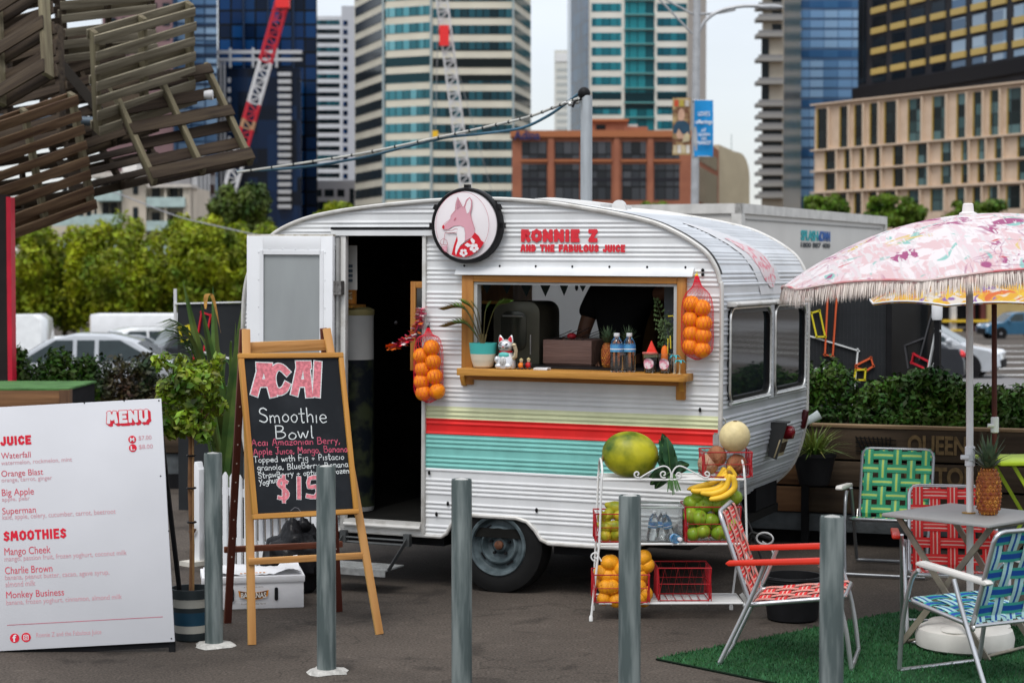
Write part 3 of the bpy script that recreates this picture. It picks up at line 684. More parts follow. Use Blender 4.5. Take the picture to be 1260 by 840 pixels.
f.put('roof', M('maroon', (0.10, 0.025, 0.02), .7), yw, 1150, 1330, 332, 346, 1, 8)
f.put('rail', M('yellow_rail', (0.65, 0.42, 0.03), .5), yw, 1158, 1214, 393, 396, .6, .3); f.put('rail', M('yellow_rail', (0.65, 0.42, 0.03), .5), yw, 1158, 1182, 405, 409, .6, .3)
for u in (1170, 1192, 1206): f.put('column', M('shop_column', (0.55, 0.52, 0.48), .7) if u == 1170 else M('maroon', (0.1, .025, .02)), yw, u, u + 6, 346, 410, .3, 1)

# ------------------------------------------------------------------ cranes
def crane(name, label, p0, p1, Y, wid, mats, seg, cat='crane'):
 a = at(*p0, Y); b = at(*p1, Y); t = thing(name, label, cat, a)
 d = b - a; L = d.length; x = d.normalized(); s = x.cross(Vector((0, 1, 0))).normalized(); q = Vector((0, 1, 0))
 h = wid / 2; n = max(6, int(L / wid / .75)); per = {}
 for i in range(n):
  k = min(len(mats) - 1, int(i / n * len(mats))) if seg is None else next(j for j, e in enumerate(seg) if i / n < e)
  mb = per.setdefault(k, MB()); A = x * (L * i / n); B = x * (L * (i + 1) / n)
  for sx in (-1, 1):
   for sy in (-1, 1): mb.tube([A + s * h * sx + q * h * sy, B + s * h * sx + q * h * sy], wid * .085, 5)
   pass
  for sy in (-1, 1):
   mb.tube([A + s * h * (1 if i % 2 else -1) + q * h * sy, B - s * h * (1 if i % 2 else -1) + q * h * sy], wid * .045, 4)
   mb.tube([A - s * h + q * h * sy, A + s * h + q * h * sy], wid * .05, 4)
 for k, mb in per.items(): mb.build('boom_section', mats[k], t)
 return t, a, b, x, L
cred = M('crane_red', (0.48, 0.015, 0.03), .5); cwh = M('crane_white', (0.58, 0.58, 0.58), .5); cbr = M('crane_buff', (0.42, 0.24, 0.13), .6)
t, a, b, x, L = crane('tower_crane', 'red and white lattice crane boom leaning right in front of the navy tower', (281, 240), (350, -6), 300, 1.75, [cwh, cred, cbr, cred, cwh, cred], [.24, .30, .36, .44, .66, 1.1])
mb = MB(); mb.box(at(348, 3, 299.5) - a, (2.1, 1.4, 1.8)); mb.build('boom_head', M('crane_bright', (0.75, .03, .03), .4), t)
mb = MB(); m0 = at(281, 240, 300) - a; mb.box(m0 + Vector((0, 0, -13)), (2.4, 2.4, 26)); mb.build('mast', cwh, t)
t, a, b, x, L = crane('tower_crane', 'pale lattice crane boom with a red box in front of the broad tower', (574, 236), (543, -6), 310, 1.7, [cwh], None)
mb = MB(); mb.box(at(546.5, 44, 308.5) - a, (1.5, .6, 3.2)); mb.build('hook_box', M('crane_bright', (0.75, .03, .03), .4), t)
mb = MB(); mb.box(at(535.5, 165, 308.5) - a, (.9, .6, 1.0)); mb.build('warning_box', M('crane_yellow', (0.75, .45, .02), .4), t)
mb = MB(); mb.tube([at(540, -10, 309) - a, at(535.5, 165, 309) - a], .07, 4); mb.tube([at(605, 235, 309) - a, at(556, 60, 309) - a], .05, 4); mb.build('hoist_cable', M('cable_grey', (.25, .25, .25), .5), t)
mb = MB(); mb.box(at(577, 262, 312) - a, (4.5, 3, 6)); mb.box(at(577, 330, 312) - a, (2.4, 2.4, 14)); mb.build('mast', cwh, t)

# ------------------------------------------------------------------ trees
def tree(name, label, u, vtop, Y, rx, hcrown, mat, count, size, seed, lumps=9, group=None, cat='tree'):
 x = at(u, 330, Y).x; g = gz(x, Y); top = at(u, vtop, Y).z; r = random.Random(seed)
 t = thing(name, label, cat, (x, Y, g), group=group); H_ = top - g; zc = H_ - hcrown / 2
 cs, rs = [(0, 0, zc - hcrown * .10), (-rx * .4, 0, zc - hcrown * .2), (rx * .4, 0, zc - hcrown * .2)], [(rx * .55, rx * .55, hcrown * .30), (rx * .5, rx * .4, hcrown * .24), (rx * .5, rx * .4, hcrown * .24)]
 lumps *= 2
 for i in range(lumps):
  a = 2 * pi * i / lumps + r.random(); zz = zc + (r.random() - .45) * hcrown * .75; k = rx * (.28 + .24 * r.random())
  fall = max(.25, 1 - abs(zz - zc) / hcrown * 1.3)
  cs.append((cos(a) * rx * .78 * fall, sin(a) * rx * .78 * fall, zz)); rs.append((k * .62, k * .62, hcrown * (.13 + .09 * r.random())))
 for i in range(7):
  cs.append(((r.random() - .5) * rx * 1.3, (r.random() - .5) * rx, H_ - hcrown * (.05 + .22 * r.random()))); rs.append((rx * .15, rx * .15, hcrown * .10))
 leaf_object('crown', mat, leaves(cs, rs, count, size, seed), t)
 mb = MB(); mb.tube([(0, 0, -.2), (.05, 0, H_ * .2), (-.04, .03, H_ * .45), (.02, 0, zc + hcrown * .2)], [.17, .13, .10, .03], 8)
 for i in range(6):
  c = cs[1 + i]; mb.tube([(0, 0, H_ * .3 + i * .15), (c[0] * .5, c[1] * .5, (H_ * .35 + c[2]) / 2 + .2), c], [.06, .045, .015], 6)
 mb.build('trunk', BARK, t); return t
labs = ['yellow green street tree at the far left next to the red edged post', 'yellow green street tree below the left end of the apartment balconies', 'tallest yellow green street tree, in front of the apartment stair column',
  'yellow green street tree above the dark car with red tail light', 'street tree in the row nearest the round dark tree', 'street tree at the right end of the row, beside the van door']
for i, (u, v, rx, hc) in enumerate([(20, 279, 2.8, 5.6), (78, 273, 2.8, 5.8), (145, 270, 3.0, 6.1), (204, 271, 2.8, 5.8), (256, 277, 2.7, 5.6), (304, 274, 2.6, 5.6)]):
 tree('street_tree', labs[i], u, v, 98 + 3 * (i % 2), rx, hc, LEAFP, 11000, .15, 20 + i, group='street trees behind the car park')
tree('round_tree', 'dense dark green round crowned tree rising behind the street trees', 297, 229, 135, 2.7, 4.8, M('dark_tree_leaf', (0.016, 0.042, 0.006), .6, col2=(0.085, 0.12, 0.010), scale=.6, island=.4), 9000, .19, 41, 12)
for i, (u, v, rx, lab) in enumerate([(1016, 240, 2.5, 'small clipped green tree left of the larger one over the white trailer'), (1099, 242, 3.2, 'largest rounded green tree above the right end of the white trailer'), (1203, 249, 4.0, 'wide low green tree just above the umbrella top')]):
 tree('umbrella_pine', lab, u, v, 180, rx, 3.0, LEAFG, 5000, .26, 60 + i, group='rounded trees in front of the sandstone building')
tree('young_tree', 'bright yellow green tree top peeping over the van roof', 418, 249, 150, 2.2, 2.6, LEAFP, 1800, .2, 70)
tree('young_tree', 'small bright green tree top peeping over the trailer by the lamp post', 806, 250, 120, 1.5, 1.6, LEAFG, 1500, .16, 71)

# ------------------------------------------------------------------ cars
TYRE = RUBBER; RIMM = M('alloy_rim', (0.5, 0.5, 0.52), .3, metal=.8)
CGL = M('car_glass', (0.020, 0.032, 0.034), .08, var=.1, spec=.35); HEADL = M('head_lamp', (0.7, 0.72, 0.74), .1, var=.05); TAILL = M('tail_lamp', (0.62, 0.015, 0.02), .25, var=.1)
def paint(name, c): return M(name, c, .25, metal=.15, var=.05, coat=.6)
SHAPES = {
 'sedan': dict(L=4.5, W=1.78, H=1.45, body=[(0, .35), (.06, .62), (.25, .72), (1.15, .86), (3.55, .93), (4.35, .90), (4.48, .62), (4.5, .33), (4.3, .22), (.2, .22)], cab=[(1.05, .84), (1.85, 1.33), (2.3, 1.44), (3.0, 1.43), (3.5, 1.30), (4.15, .90)], ax=(.85, 3.55), wr=.32),
 'hatch': dict(L=4.2, W=1.76, H=1.48, body=[(0, .35), (.05, .62), (.22, .74), (1.0, .90), (3.6, .97), (4.1, .98), (4.18, .60), (4.2, .35), (4.0, .22), (.2, .22)], cab=[(.9, .88), (1.75, 1.38), (2.2, 1.47), (3.2, 1.46), (3.75, 1.30), (4.1, .97)], ax=(.82, 3.4), wr=.32),
 'suv': dict(L=4.6, W=1.85, H=1.70, body=[(0, .42), (.05, .80), (.25, .95), (1.15, 1.06), (3.7, 1.10), (4.45, 1.08), (4.57, .70), (4.6, .42), (4.4, .30), (.2, .30)], cab=[(1.05, 1.04), (1.75, 1.58), (2.2, 1.68), (3.7, 1.68), (4.1, 1.55), (4.45, 1.08)], ax=(.9, 3.65), wr=.36),
 'van': dict(L=5.2, W=1.95, H=2.25, body=[(0, .42), (.05, .9), (.25, 1.1), (.75, 1.2), (5.1, 1.25), (5.18, .9), (5.2, .42), (5.0, .30), (.2, .30)], cab=[(.7, 1.18), (1.35, 1.95), (1.8, 2.18), (4.9, 2.25), (5.08, 2.1), (5.12, 1.24)], ax=(.95, 4.1), wr=.34)}
def car(kind, label, cat, col, loc, yaw, name='parked_car', group=None, blind=False):
 S = SHAPES[kind]; W_ = S['W']; x, y = loc; pm = paint('car_paint_' + col[0], col[1])
 t = thing(name, label, cat, (x, y, gz(x, y)), (0, 0, yaw), group)
 L = S['L']; cx = L / 2
 def loft(poly, w0, zbelt, ztop, tuck, ins=0.0):
  mb = MB(); k = len(poly); st = [-1, -.93, .93, 1]; vs = []
  for sgn, ww in ((-1, 1), (1, 1)):
   pass
  rows = []
  for side in (-1, 1):
   for (f_, sc) in ((1.0, .0), (.965, .0)):
    rows.append((side, f_))
  order = [(-1, .955, .03), (-1, 1.0, 0), (1, 1.0, 0), (1, .955, .03)]
  order = [(-1, 1.0, .045), (-1, 1.0, 0), (1, 1.0, 0), (1, 1.0, .045)]
  ccx = sum(p[0] for p in poly) / k; ccz = sum(p[1] for p in poly) / k
  seq = [(-w0 / 2, .05), (-w0 / 2 + .05, 0), (w0 / 2 - .05, 0), (w0 / 2, .05)]
  for yy, sh in seq:
   for px, pz in poly:
    f_ = max(0, (pz - zbelt) / max(.01, ztop - zbelt)); q = yy * (1 - tuck * f_)
    dx_, dz_ = px - ccx, pz - ccz; l_ = hypot(dx_, dz_) or 1
    vs.append((px - dx_ / l_ * sh - cx, q, pz - dz_ / l_ * sh))
  fs = [(r * k + i, r * k + (i + 1) % k, (r + 1) * k + (i + 1) % k, (r + 1) * k + i) for r in range(3) for i in range(k)]
  mb.add(vs, fs)
  for r, fl in ((0, False), (3, True)):
   tr = tessellate_polygon([[Vector((p[0], p[1], 0)) for p in poly]])
   mb.add([vs[r * k + i] for i in range(k)], [tuple(q) if fl else tuple(q[::-1]) for q in tr])
  return mb
 body = loft(S['body'], W_, 99, 100, 0); cab = loft(S['cab'], W_ * .97, S['cab'][0][1], S['H'], .17)
 b = body.build('body', pm, t, smooth=50); c = cab.build('cabin', pm, t, smooth=50)
 bev = S['cab']; zb = bev[0][1]; tuck = .17
 def cy(z): return W_ * .97 / 2 * (1 - tuck * max(0, (z - zb) / (S['H'] - zb)))
 # side glass, shrunk from the cabin outline and split by a pillar
 zc = sum(p[1] for p in bev) / len(bev); xa, xb_ = bev[0][0], bev[-1][0]
 zt = S['H'] - .12; z0 = zb + .07
 def edge(z, left):
  pts = bev if left else bev[::-1]
  for i in range(len(pts) - 1):
   if pts[i][1] <= z <= pts[i + 1][1]:
    q = (z - pts[i][1]) / max(1e-6, pts[i + 1][1] - pts[i][1]); return pts[i][0] + (pts[i + 1][0] - pts[i][0]) * q
  return pts[len(pts) // 2][0]
 xl0, xl1 = edge(z0, True) + .16, edge(zt, True) + .16; xr0, xr1 = edge(z0, False) - .16, edge(zt, False) - .16
 mids = [xl1 + (xr1 - xl1) * .30, xl1 + (xr1 - xl1) * .64] if not blind else [xl1 + .75]
 for sgn in (-1, 1):
  cuts = [(xl0, xl1)] + [(m, m) for m in mids] + [(xr0, xr1)]
  for i in range(len(cuts) - 1):
   if blind and i > 0: break
   q0 = cuts[i][0] + (.04 if i else 0); q1 = cuts[i][1] + (.04 if i else 0); r0 = cuts[i + 1][0] - (.04 if i < len(cuts) - 2 else 0); r1 = cuts[i + 1][1] - (.04 if i < len(cuts) - 2 else 0)
   mb = MB(); e = .012
   vs = [(q0 - cx, sgn * (cy(z0) + e), z0), (r0 - cx, sgn * (cy(z0) + e), z0), (r1 - cx, sgn * (cy(zt) + e), zt), (q1 - cx, sgn * (cy(zt) + e), zt)]
   vs += [(v[0], v[1] - sgn * .05, v[2]) for v in vs]
   fs = [(0, 1, 2, 3), (4, 7, 6, 5), (0, 4, 5, 1), (1, 5, 6, 2), (2, 6, 7, 3), (3, 7, 4, 0)]
   mb.add(vs, fs if sgn < 0 else [q[::-1] for q in fs]); mb.build('side_window', CGL, t, smooth=0)
 for nm, pa, pb in (('windscreen', bev[0], bev[1]), ('rear_window', bev[-1], bev[-2])):
  if blind and nm == 'rear_window': continue
  A = Vector((pa[0] - cx, 0, pa[1])); B = Vector((pb[0] - cx, 0, pb[1])); d = (B - A); n = Vector((d.z, 0, -d.x)).normalized()
  if (nm == 'windscreen') == (n.x > 0): n = -n
  P0 = A + d * .10 + n * .012; P1 = A + d * .93 + n * .012; mb = MB()
  vs = [(P0.x, -cy(P0.z) * .92, P0.z), (P0.x, cy(P0.z) * .92, P0.z), (P1.x, cy(P1.z) * .90, P1.z), (P1.x, -cy(P1.z) * .90, P1.z)]
  vs += [tuple(Vector(v) - n * .05) for v in vs]
  mb.add(vs, [(0, 1, 2, 3), (7, 6, 5, 4), (0, 4, 5, 1), (1, 5, 6, 2), (2, 6, 7, 3), (3, 7, 4, 0)]); mb.build(nm, CGL, t, smooth=0)
 for ax_ in S['ax']:
  for sgn in (-1, 1):
   R = Matrix.Rotation(pi / 2, 3, 'X'); r = S['wr']
   mb = MB(); mb.lathe([(r * .62, -.1), (r * .95, -.1), (r, -.06), (r, .06), (r * .95, .1), (r * .62, .1), (r * .62, -.1)], 24, (ax_ - cx, sgn * (W_ / 2 - .09), r), R)
   w = mb.build('wheel', TYRE, t)
   mb = MB()
   for k in range(5):
    a = 2 * pi * k / 5; mb.bar((ax_ - cx, sgn * (W_ / 2 - .02), r), (ax_ - cx + cos(a) * r * .62, sgn * (W_ / 2 - .02), r + sin(a) * r * .62), .07, .04, (0, 1, 0))
   mb.lathe([(r * .56, -.02), (r * .66, -.02), (r * .66, .02), (r * .56, .02), (r * .56, -.02)], 24, (ax_ - cx, sgn * (W_ / 2 - .02), r), R); mb.lathe([(.001, -.02), (.07, -.02), (.07, .03), (.001, .03)], 12, (ax_ - cx, sgn * (W_ / 2 - .02), r), R)
   mb.build('rim', RIMM, w)
   mb = MB(); mb.lathe([(r * .01, -.05), (r + .05, -.05), (r + .05, .02), (r * .01, .02)], 24, (ax_ - cx, sgn * (W_ / 2 - .015), r), R); mb.build('wheel_arch', BLACKM, t)
   bpy.data.objects[w.name]
 zl = S['body'][1][1]
 for sgn in (-1, 1):
  mb = MB(); mb.ball((.17 - cx, sgn * (W_ / 2 - .28), zl + .03), (.16, .22, .09), 12, 8); mb.build('headlight', HEADL, t)
  mb = MB(); mb.ball((L - .10 - cx, sgn * (W_ / 2 - .22), S['body'][5][1] - .14), (.13, .23, .11), 12, 8); mb.build('tail_light', TAILL, t)
  mb = MB(); mb.ball((bev[0][0] + .35 - cx, sgn * (W_ / 2 + .08), zb + .1), (.09, .11, .075), 10, 8); mb.build('mirror', pm, t)
 mb = MB(); mb.bx(-.02 - cx, .03 - cx, -W_ / 2 + .3, W_ / 2 - .3, .3, zl - .12); mb.build('grille', BLACKM, t)
 mb = MB(); mb.bx(L - .04 - cx, L + .02 - cx, -.26, .26, .62, .74); mb.build('number_plate', M('plate_white', (.6, .6, .58), .5), t)
 return t
def putcar(kind, label, cat, col, u, Y, yaw, **k):
 p = at(u, 400, Y); return car(kind, label, cat, col, (p.x, Y), yaw, **k)
SIL = ('silver', (0.42, 0.44, 0.46)); WHT = ('white', (0.70, 0.71, 0.70)); CHA = ('charcoal', (0.025, 0.028, 0.034)); BLU = ('blue', (0.03, 0.11, 0.19)); GRY = ('grey', (0.28, 0.30, 0.31))
putcar('sedan', 'silver sedan parked side on behind the dark hedge on the left', 'car', SIL, 92, 38, 0.06)
putcar('van', 'white delivery van behind the red edged post', 'van', WHT, -62, 50, .06, name='delivery_van', blind=True).scale = (1, 1, .9)
putcar('sedan', 'pale grey car between the white van and the dark car, half hidden', 'car', GRY, 128, 56, 1.0, group='cars in the car park')
putcar('hatch', 'white car farthest back under the street trees', 'car', WHT, 92, 66, .35, group='cars in the car park')
putcar('hatch', 'white hatchback close behind the pale grey car', 'car', WHT, 150, 70, 1.1, group='cars in the car park')
putcar('suv', 'charcoal four wheel drive showing its red tail light', 'car', CHA, 307, 45.6, -2.81)
putcar('hatch', 'silver hatchback parked beyond the hedge behind the umbrella pole', 'car', SIL, 1132, 50, pi - .35)
putcar('sedan', 'black car in front of the silver hatchback beyond the hedge', 'car', CHA, 1055, 44, .05)
putcar('suv', 'blue four wheel drive across the street at the right edge', 'car', BLU, 1250, 122, .18)
# long white truck body behind the cars
putcar('hatch', 'white car just right of the white delivery van', 'car', WHT, 74, 60, -.3, group='cars in the car park')
putcar('suv', 'white four wheel drive between the silver sedan and the box truck', 'car', WHT, 165, 62, .5, group='cars in the car park')
t = thing('box_truck', 'long white box truck parked behind the cars on the left', 'truck', (*at(185, 400, 78).xy, gz(-14, 78)), (0, 0, .05))
mb = MB(); mb.bx(-2.2, 2.6, -1.1, 1.1, .7, 2.35); mb.build('cargo_box', WHITE, t, bevel=.04)
mb = MB(); mb.bx(2.65, 4.0, -1.0, 1.0, .5, 2.0); mb.build('cab', WHITE, t, bevel=.2)
mb = MB(); mb.bx(-2.24, -2.19, -1.0, 1.0, .8, 2.28); mb.build('rear_door', M('buff_door', (.5, .42, .3), .6), t)
for x_ in (-1.4, 3.2):
 for y_ in (-.95, .95):
  mb = MB(); mb.lathe([(.05, -.12), (.45, -.12), (.45, .12), (.05, .12)], 20, (x_, y_, .45), Matrix.Rotation(pi / 2, 3, 'X')); mb.build('wheel', RUBBER, t)
# ------------------------------------------------------------------ trailer behind the van
def trailer():
 o = at(910, 330, 22); th = math.atan2(.9, .43)
 t = thing('toilet_trailer', 'large white box trailer with blue and teal lettering behind the van', 'trailer', (o.x, o.y, gz(o.x, 22)), (0, 0, th))
 top = at(910, 251.5, 22).z - gz(o.x, 22)
 tm = M('trailer_white', (0.50, 0.485, 0.455), .45, var=.05, scale=1.2)
 mb = MB(); mb.bx(0, 6.3, 0, 2.5, .5, top); mb.build('body', tm, t, bevel=.02)
 mb = MB()
 mb.bx(-.03, 6.33, -.03, .05, top - .10, top + .012); mb.bx(-.03, .05, -.03, 2.53, top - .10, top + .012); mb.bx(-.028, .09, -.028, .09, .5, top - .1); mb.bx(6.24, 6.33, -.028, .09, .5, top - .1)
 mb.build('edge_trim', M('trailer_trim', (0.58, 0.57, 0.54), .4), t)
 mb = MB(); mb.bx(.2, 6.1, -.012, .0, top - .17, top - .155); mb.build('seam', M('seam_grey', (.25, .25, .24), .5), t)
 mb = MB(); mb.bx(-.02, .0, .35, 2.2, .7, top - .25); mb.build('end_door', M('trailer_white2', (0.56, .55, .52), .45), t)
 mb = MB(); mb.bx(-.06, .0, 1.0, 1.5, top - .42, top - .22); mb.build('latch', WHITE, t, bevel=.01)
 for x_ in (2.6, 3.5):
  mb = MB(); mb.lathe([(.05, -.1), (.34, -.1), (.34, .1), (.05, .1)], 20, (x_, .2, .34), Matrix.Rotation(pi / 2, 3, 'X')); mb.build('wheel', RUBBER, t)
 mb = MB(); mb.bx(0, 6.3, .1, 2.4, .38, .5); mb.build('chassis', BLACKM, t)
 # lettering on the long side: find its place from the photo
 T_ = t.matrix_basis
 def loc(u, v):
  r = ray(u, v); d = Vector(r); n = Vector((sin(th), -cos(th), 0)); k = (o - Vector((0, 0, o.z)) - Vector((0, 0, 0))).dot(n) / d.dot(n)
  P = Vector((0, 0, CAMH)) + d * k; q = Vector((P.x - o.x, P.y - o.y)); return q.x * cos(th) + q.y * sin(th), P.z - gz(o.x, 22)
 x0, z0 = loc(985, 296); x1, z1 = loc(1021, 285);
 lt = M('splash_teal', (0.01, 0.36, 0.40), .5, var=.05); lb = M('splash_blue', (0.012, 0.10, 0.36), .5, var=.05); lk = M('splash_black', (0.02, .03, .04), .5)
 xm = x0 + (x1 - x0) * .60
 text('SPLASH', lt, t, (x0, xm - .03, z0, z1), o=(0, -.006, 0), fat=.035, spacing=.85)
 text('dOWN', lb, t, (xm, x1, z0, z1), o=(0, -.006, 0), fat=.035, spacing=.85)
 _, z3 = loc(985, 304.5); _, z2 = loc(985, 298)
 text('1800 887 400', lk, t, (x0, x1, z3, z2), o=(0, -.006, 0), fat=.02)
trailer()

# ------------------------------------------------------------------ black fence panels with line drawings
def line_loop(mb, pts, w, P, closed=True):
 q = [P(u, v) for u, v in pts]
 n = len(q)
 for i in range(n if closed else n - 1):
  a, b = Vector(q[i]), Vector(q[(i + 1) % n]); d = (b - a).normalized() * w * .5
  mb.bar(a - d, b + d, .012, w, (0, -1, 0))
class Panel:
 def __init__(s, uA, YA, uB, YB, vtop, zb, label, name='mesh_fence', mat=None):
  a = at(uA, 330, YA); b = at(uB, 330, YB); s.o = Vector((a.x, a.y, 0)); d = Vector((b.x - a.x, b.y - a.y, 0)); s.L = d.length; s.ang = math.atan2(d.y, d.x); s.d = d.normalized(); s.n = Vector((s.d.y, -s.d.x, 0))
  s.t = thing(name, label, 'fence', (a.x, a.y, 0), (0, 0, s.ang)); s.top = at(uA, vtop, YA).z; s.zb = zb
  mb = MB(); mb.bx(0, s.L, 0, .03, zb, s.top); mb.build('sheet', mat or BLACK, s.t)
 def P(s, u, v, off=.004):
  d = Vector(ray(u, v)); k = s.o.dot(s.n) / d.dot(s.n); p = Vector((0, 0, CAMH)) + d * k
  return ((p - s.o).dot(s.d), -off, p.z)
 def draw(s, name, mat, pts, w=.03, closed=True, off=.004):
  mb = MB(); line_loop(mb, pts, w, lambda u, v: s.P(u, v, off), closed); mb.build(name, mat, s.t, smooth=0)
lw = M('line_white', (.62, .63, .62), .6); lr = M('line_red', (.55, .015, .03), .6); lo = M('line_orange', (.60, .10, .03), .6); ly = M('line_yellow', (.60, .50, .02), .6)
pb = M('panel_black', (0.022, 0.024, 0.026), .5, var=.15, scale=3); pg = M('panel_gloss', (0.010, 0.011, 0.012), .12, var=.2, spec=.7)
p = Panel(990, 15.3, 1091, 15.3, 362, -.1, 'black mesh fence panel painted with white, orange and yellow outlines', mat=pb)
p.draw('white_outline', lw, [(992, 412), (1055, 431), (1047, 528), (992, 528)], .034)
p.draw('orange_outline', lo, [(1018, 362), (1029, 366), (1024, 438), (1014.5, 436)], .024, off=.018)
p.draw('yellow_outline', ly, [(997.5, 385), (1007.5, 382), (1014.5, 414), (1004, 414)], .02, off=.03)
p.draw('red_outline', lo, [(1053, 449), (1071, 440), (1074, 450), (1065, 456), (1053, 452)], .02, off=.018)
p.draw('yellow_outline', ly, [(1052, 455), (1064, 454), (1063, 467), (1050, 467)], .018, off=.03)
mb = MB()
for k in range(22): mb.tube([(k * .03 + .01, -.001, -.1), (k * .03 + .01, -.001, p.top)], .0016, 4)
for k in range(8): mb.tube([(0, -.001, .2 + k * .2), (p.L, -.001, .2 + k * .2)], .0016, 4)
mb.build('wire_mesh', M('mesh_grey', (.05, .05, .055), .5, metal=.5), p.t)
x0, _, z0 = p.P(1016, 464); x1, _, z1 = p.P(1034, 452)
text('VICTORIA', lw, p.t, (x0 - .11, x1, z0, z1), o=(0, -.01, 0), fat=.01)
mb = MB(); mb.bx(-.04, 0, -.02, .04, -.1, p.top + .02); mb.bx(p.L, p.L + .04, -.02, .04, -.1, p.top + .02); mb.build('post', BLACKM, p.t)
p = Panel(1092, 15.6, 1156, 15.2, 362, -.1, 'glossy black fence panel with a red outline at its lower right corner', mat=pg)
p.draw('white_outline', lw, [(1156, 407), (1153, 404.5), (1143, 456)], .03, closed=False)
p.draw('red_outline', lr, [(1125, 435.5), (1144, 445), (1142.5, 455), (1122.5, 446)], .022)
p.draw('grey_outline', M('line_grey', (.07, .07, .075), .5), [(1147, 386), (1132, 442)], .012, closed=False); p.draw('grey_outline', M('line_grey', (.07, .07, .075), .5), [(1137, 416), (1114, 425), (1118, 452)], .014, closed=False)
x0, _, z0 = p.P(1148, 456.5); x1, _, z1 = p.P(1156, 446.5)
text('QUE', lw, p.t, (x0, x1, z0, z1), o=(0, -.006, 0), fat=.0)
t = thing('fence_post', 'slim black post with a white capped top at the end of the panels', 'post', (*at(1153.5, 330, 15.1).xy, -.03))
mb = MB(); mb.tube([(0, 0, 0), (0, 0, 1.62)], .022); mb.build('shaft', BLACKM, t)
mb = MB(); mb.lathe([(.035, 1.58), (.042, 1.6), (.042, 1.70), (.03, 1.74), (.001, 1.745)], 16); mb.build('cap', WHITE, t)
p = Panel(218, 16.2, 296, 16.0, 373, -.15, 'black fence panel with red and yellow outlines left of the van door', mat=pb)
p.draw('white_edge', lw, [(218, 373.5), (296, 371.5)], .03, closed=False)
p.draw('red_outline', lr, [(249, 384), (260, 388), (249, 444), (239, 441)], .026); p.draw('yellow_outline', ly, [(222, 403), (234, 400.5), (236.5, 417), (225.5, 420)], .02, off=.018)
p.draw('white_outline', lw, [(232, 428), (284, 441), (296, 500)], .026, closed=False)
mb = MB(); mb.tube([(-.02, 0, p.top - .25), (-.02, 0, p.top + .12)], .014); mb.build('post', M('post_white', (.6, .6, .6), .5), p.t)

# ------------------------------------------------------------------ planters and hedges
def hedge(name, label, lumps, parent_loc, count, size, seed, mat=None, stems=True):
 t = thing(name, label, 'hedge', parent_loc)
 leaf_object('foliage', mat or LEAFD, leaves([l[0] for l in lumps], [l[1] for l in lumps], count, size, seed, shell=.35), t)
 mb = MB(); r = random.Random(seed)
 for c, _ in lumps:
  for k in range(2):
   x, y = c[0] + r.uniform(-.08, .08), c[1] + r.uniform(-.05, .05); mb.tube([(x, y, 0), (x + r.uniform(-.05, .05), y, c[2] * .6), (c[0], c[1], c[2])], [.007, .005, .003], 5)
 mb.build('stems', BARK, t); return t
# right: long sleeper planter parallel to the van
PA = radians(-20); po = Vector((2.1, 13.75, 0))
def right_planter():
 t = thing('timber_planter', 'long dark sleeper planter box stencilled with market lettering on the right', 'planter', po, (0, 0, PA))
 zs = [(.235, .41), (.425, .60), (.615, .835)]
 for i, (z0, z1) in enumerate(zs):
  for x0, x1, m in ((-1.75, -.02, SLEEPL if i < 2 else SLEEP), (0.0, 1.9, SLEEP), (1.92, 4.2, SLEEP)):
   mb = MB(); mb.bx(x0, x1, -.05 - .012 * ((i + int(x0)) % 2), .0, z0, z1); mb.build('sleeper', m, t, bevel=.006)
 mb = MB(); mb.bx(-1.75, 4.2, -.03, .02, .10, .225); mb.build('base_rail', CONCD, t, bevel=.004)
 for x in (-1.2, -.02, 1.2, 2.4):
  mb = MB(); mb.bx(x - .02, x + .03, -.075, -.065 + .05, .0, .835); mb.build('post', BLACKM if x < 0 else SLEEP, t)
 mb = MB(); mb.bx(-1.75, 4.2, -.04, .9, .80, .83); mb.build('soil', M('soil', (.03, .02, .014), .95, var=.4, scale=20, bump=.5), t)
 mb = MB(); mb.bx(-1.75, 4.2, -.06, .03, .837, .86); mb.build('coping', M_wood('coping_wood', (.28, .19, .10), (.17, .11, .06), 'X', .8), t, bevel=.004)
 mb = MB(); mb.bx(-1.75, 4.2, .1, .9, 0, .8); mb.build('inner_box', BLACKM, t)
 sm = M('stencil_gold', (0.17, 0.11, 0.048), .8, var=.3, scale=30)
 text('QUEEN', sm, t, (.70, 1.10, .645, .80), o=(0, -.065, 0), fat=.03); text('VICTORIA', sm, t, (.66, 1.30, .445, .585), o=(0, -.065, 0), fat=.03)
 mb = MB()
 for k in range(9): mb.bar((.40 + k * .022, -.064, .66 + .006 * k), (.34 + k * .03, -.064, .78), .006, .012, (0, -1, 0))
 for k in range(4): mb.bar((.34, -.064, .68 + k * .03), (.62, -.064, .67 + k * .03), .006, .010, (0, -1, 0))
 mb.build('stencil_grid', M('stencil_black', (.008, .008, .008), .8), t)
right_planter()
def pl(x, y, z): v = po + Matrix.Rotation(PA, 3, 'Z') @ Vector((x, y, 0)); return Vector((v.x, v.y, z))
r = random.Random(3); lumps = []
for i in range(9): lumps += [((i * .075 - .3, .30 + .1 * (i % 2), .22 + .12 * r.random()), (.11, .14, .16)), ((i * .075 - .3, .12, .06), (.07, .10, .08))]
lumps += [((-.05, .35, .42), (.12, .12, .10)), ((-.25, .3, .36), (.1, .12, .12))]
hedge('hedge', 'small separate clump of hedge beside the van rear corner', lumps, pl(-.02, .1, .83) , 5200, .023, 5)
lumps = []
for i in range(34): lumps += [((.05 + i * .082, .28 + .12 * (i % 2), .09 + .12 * r.random()), (.12, .15, .13)), ((.05 + i * .082, .08, .05), (.07, .09, .08))]
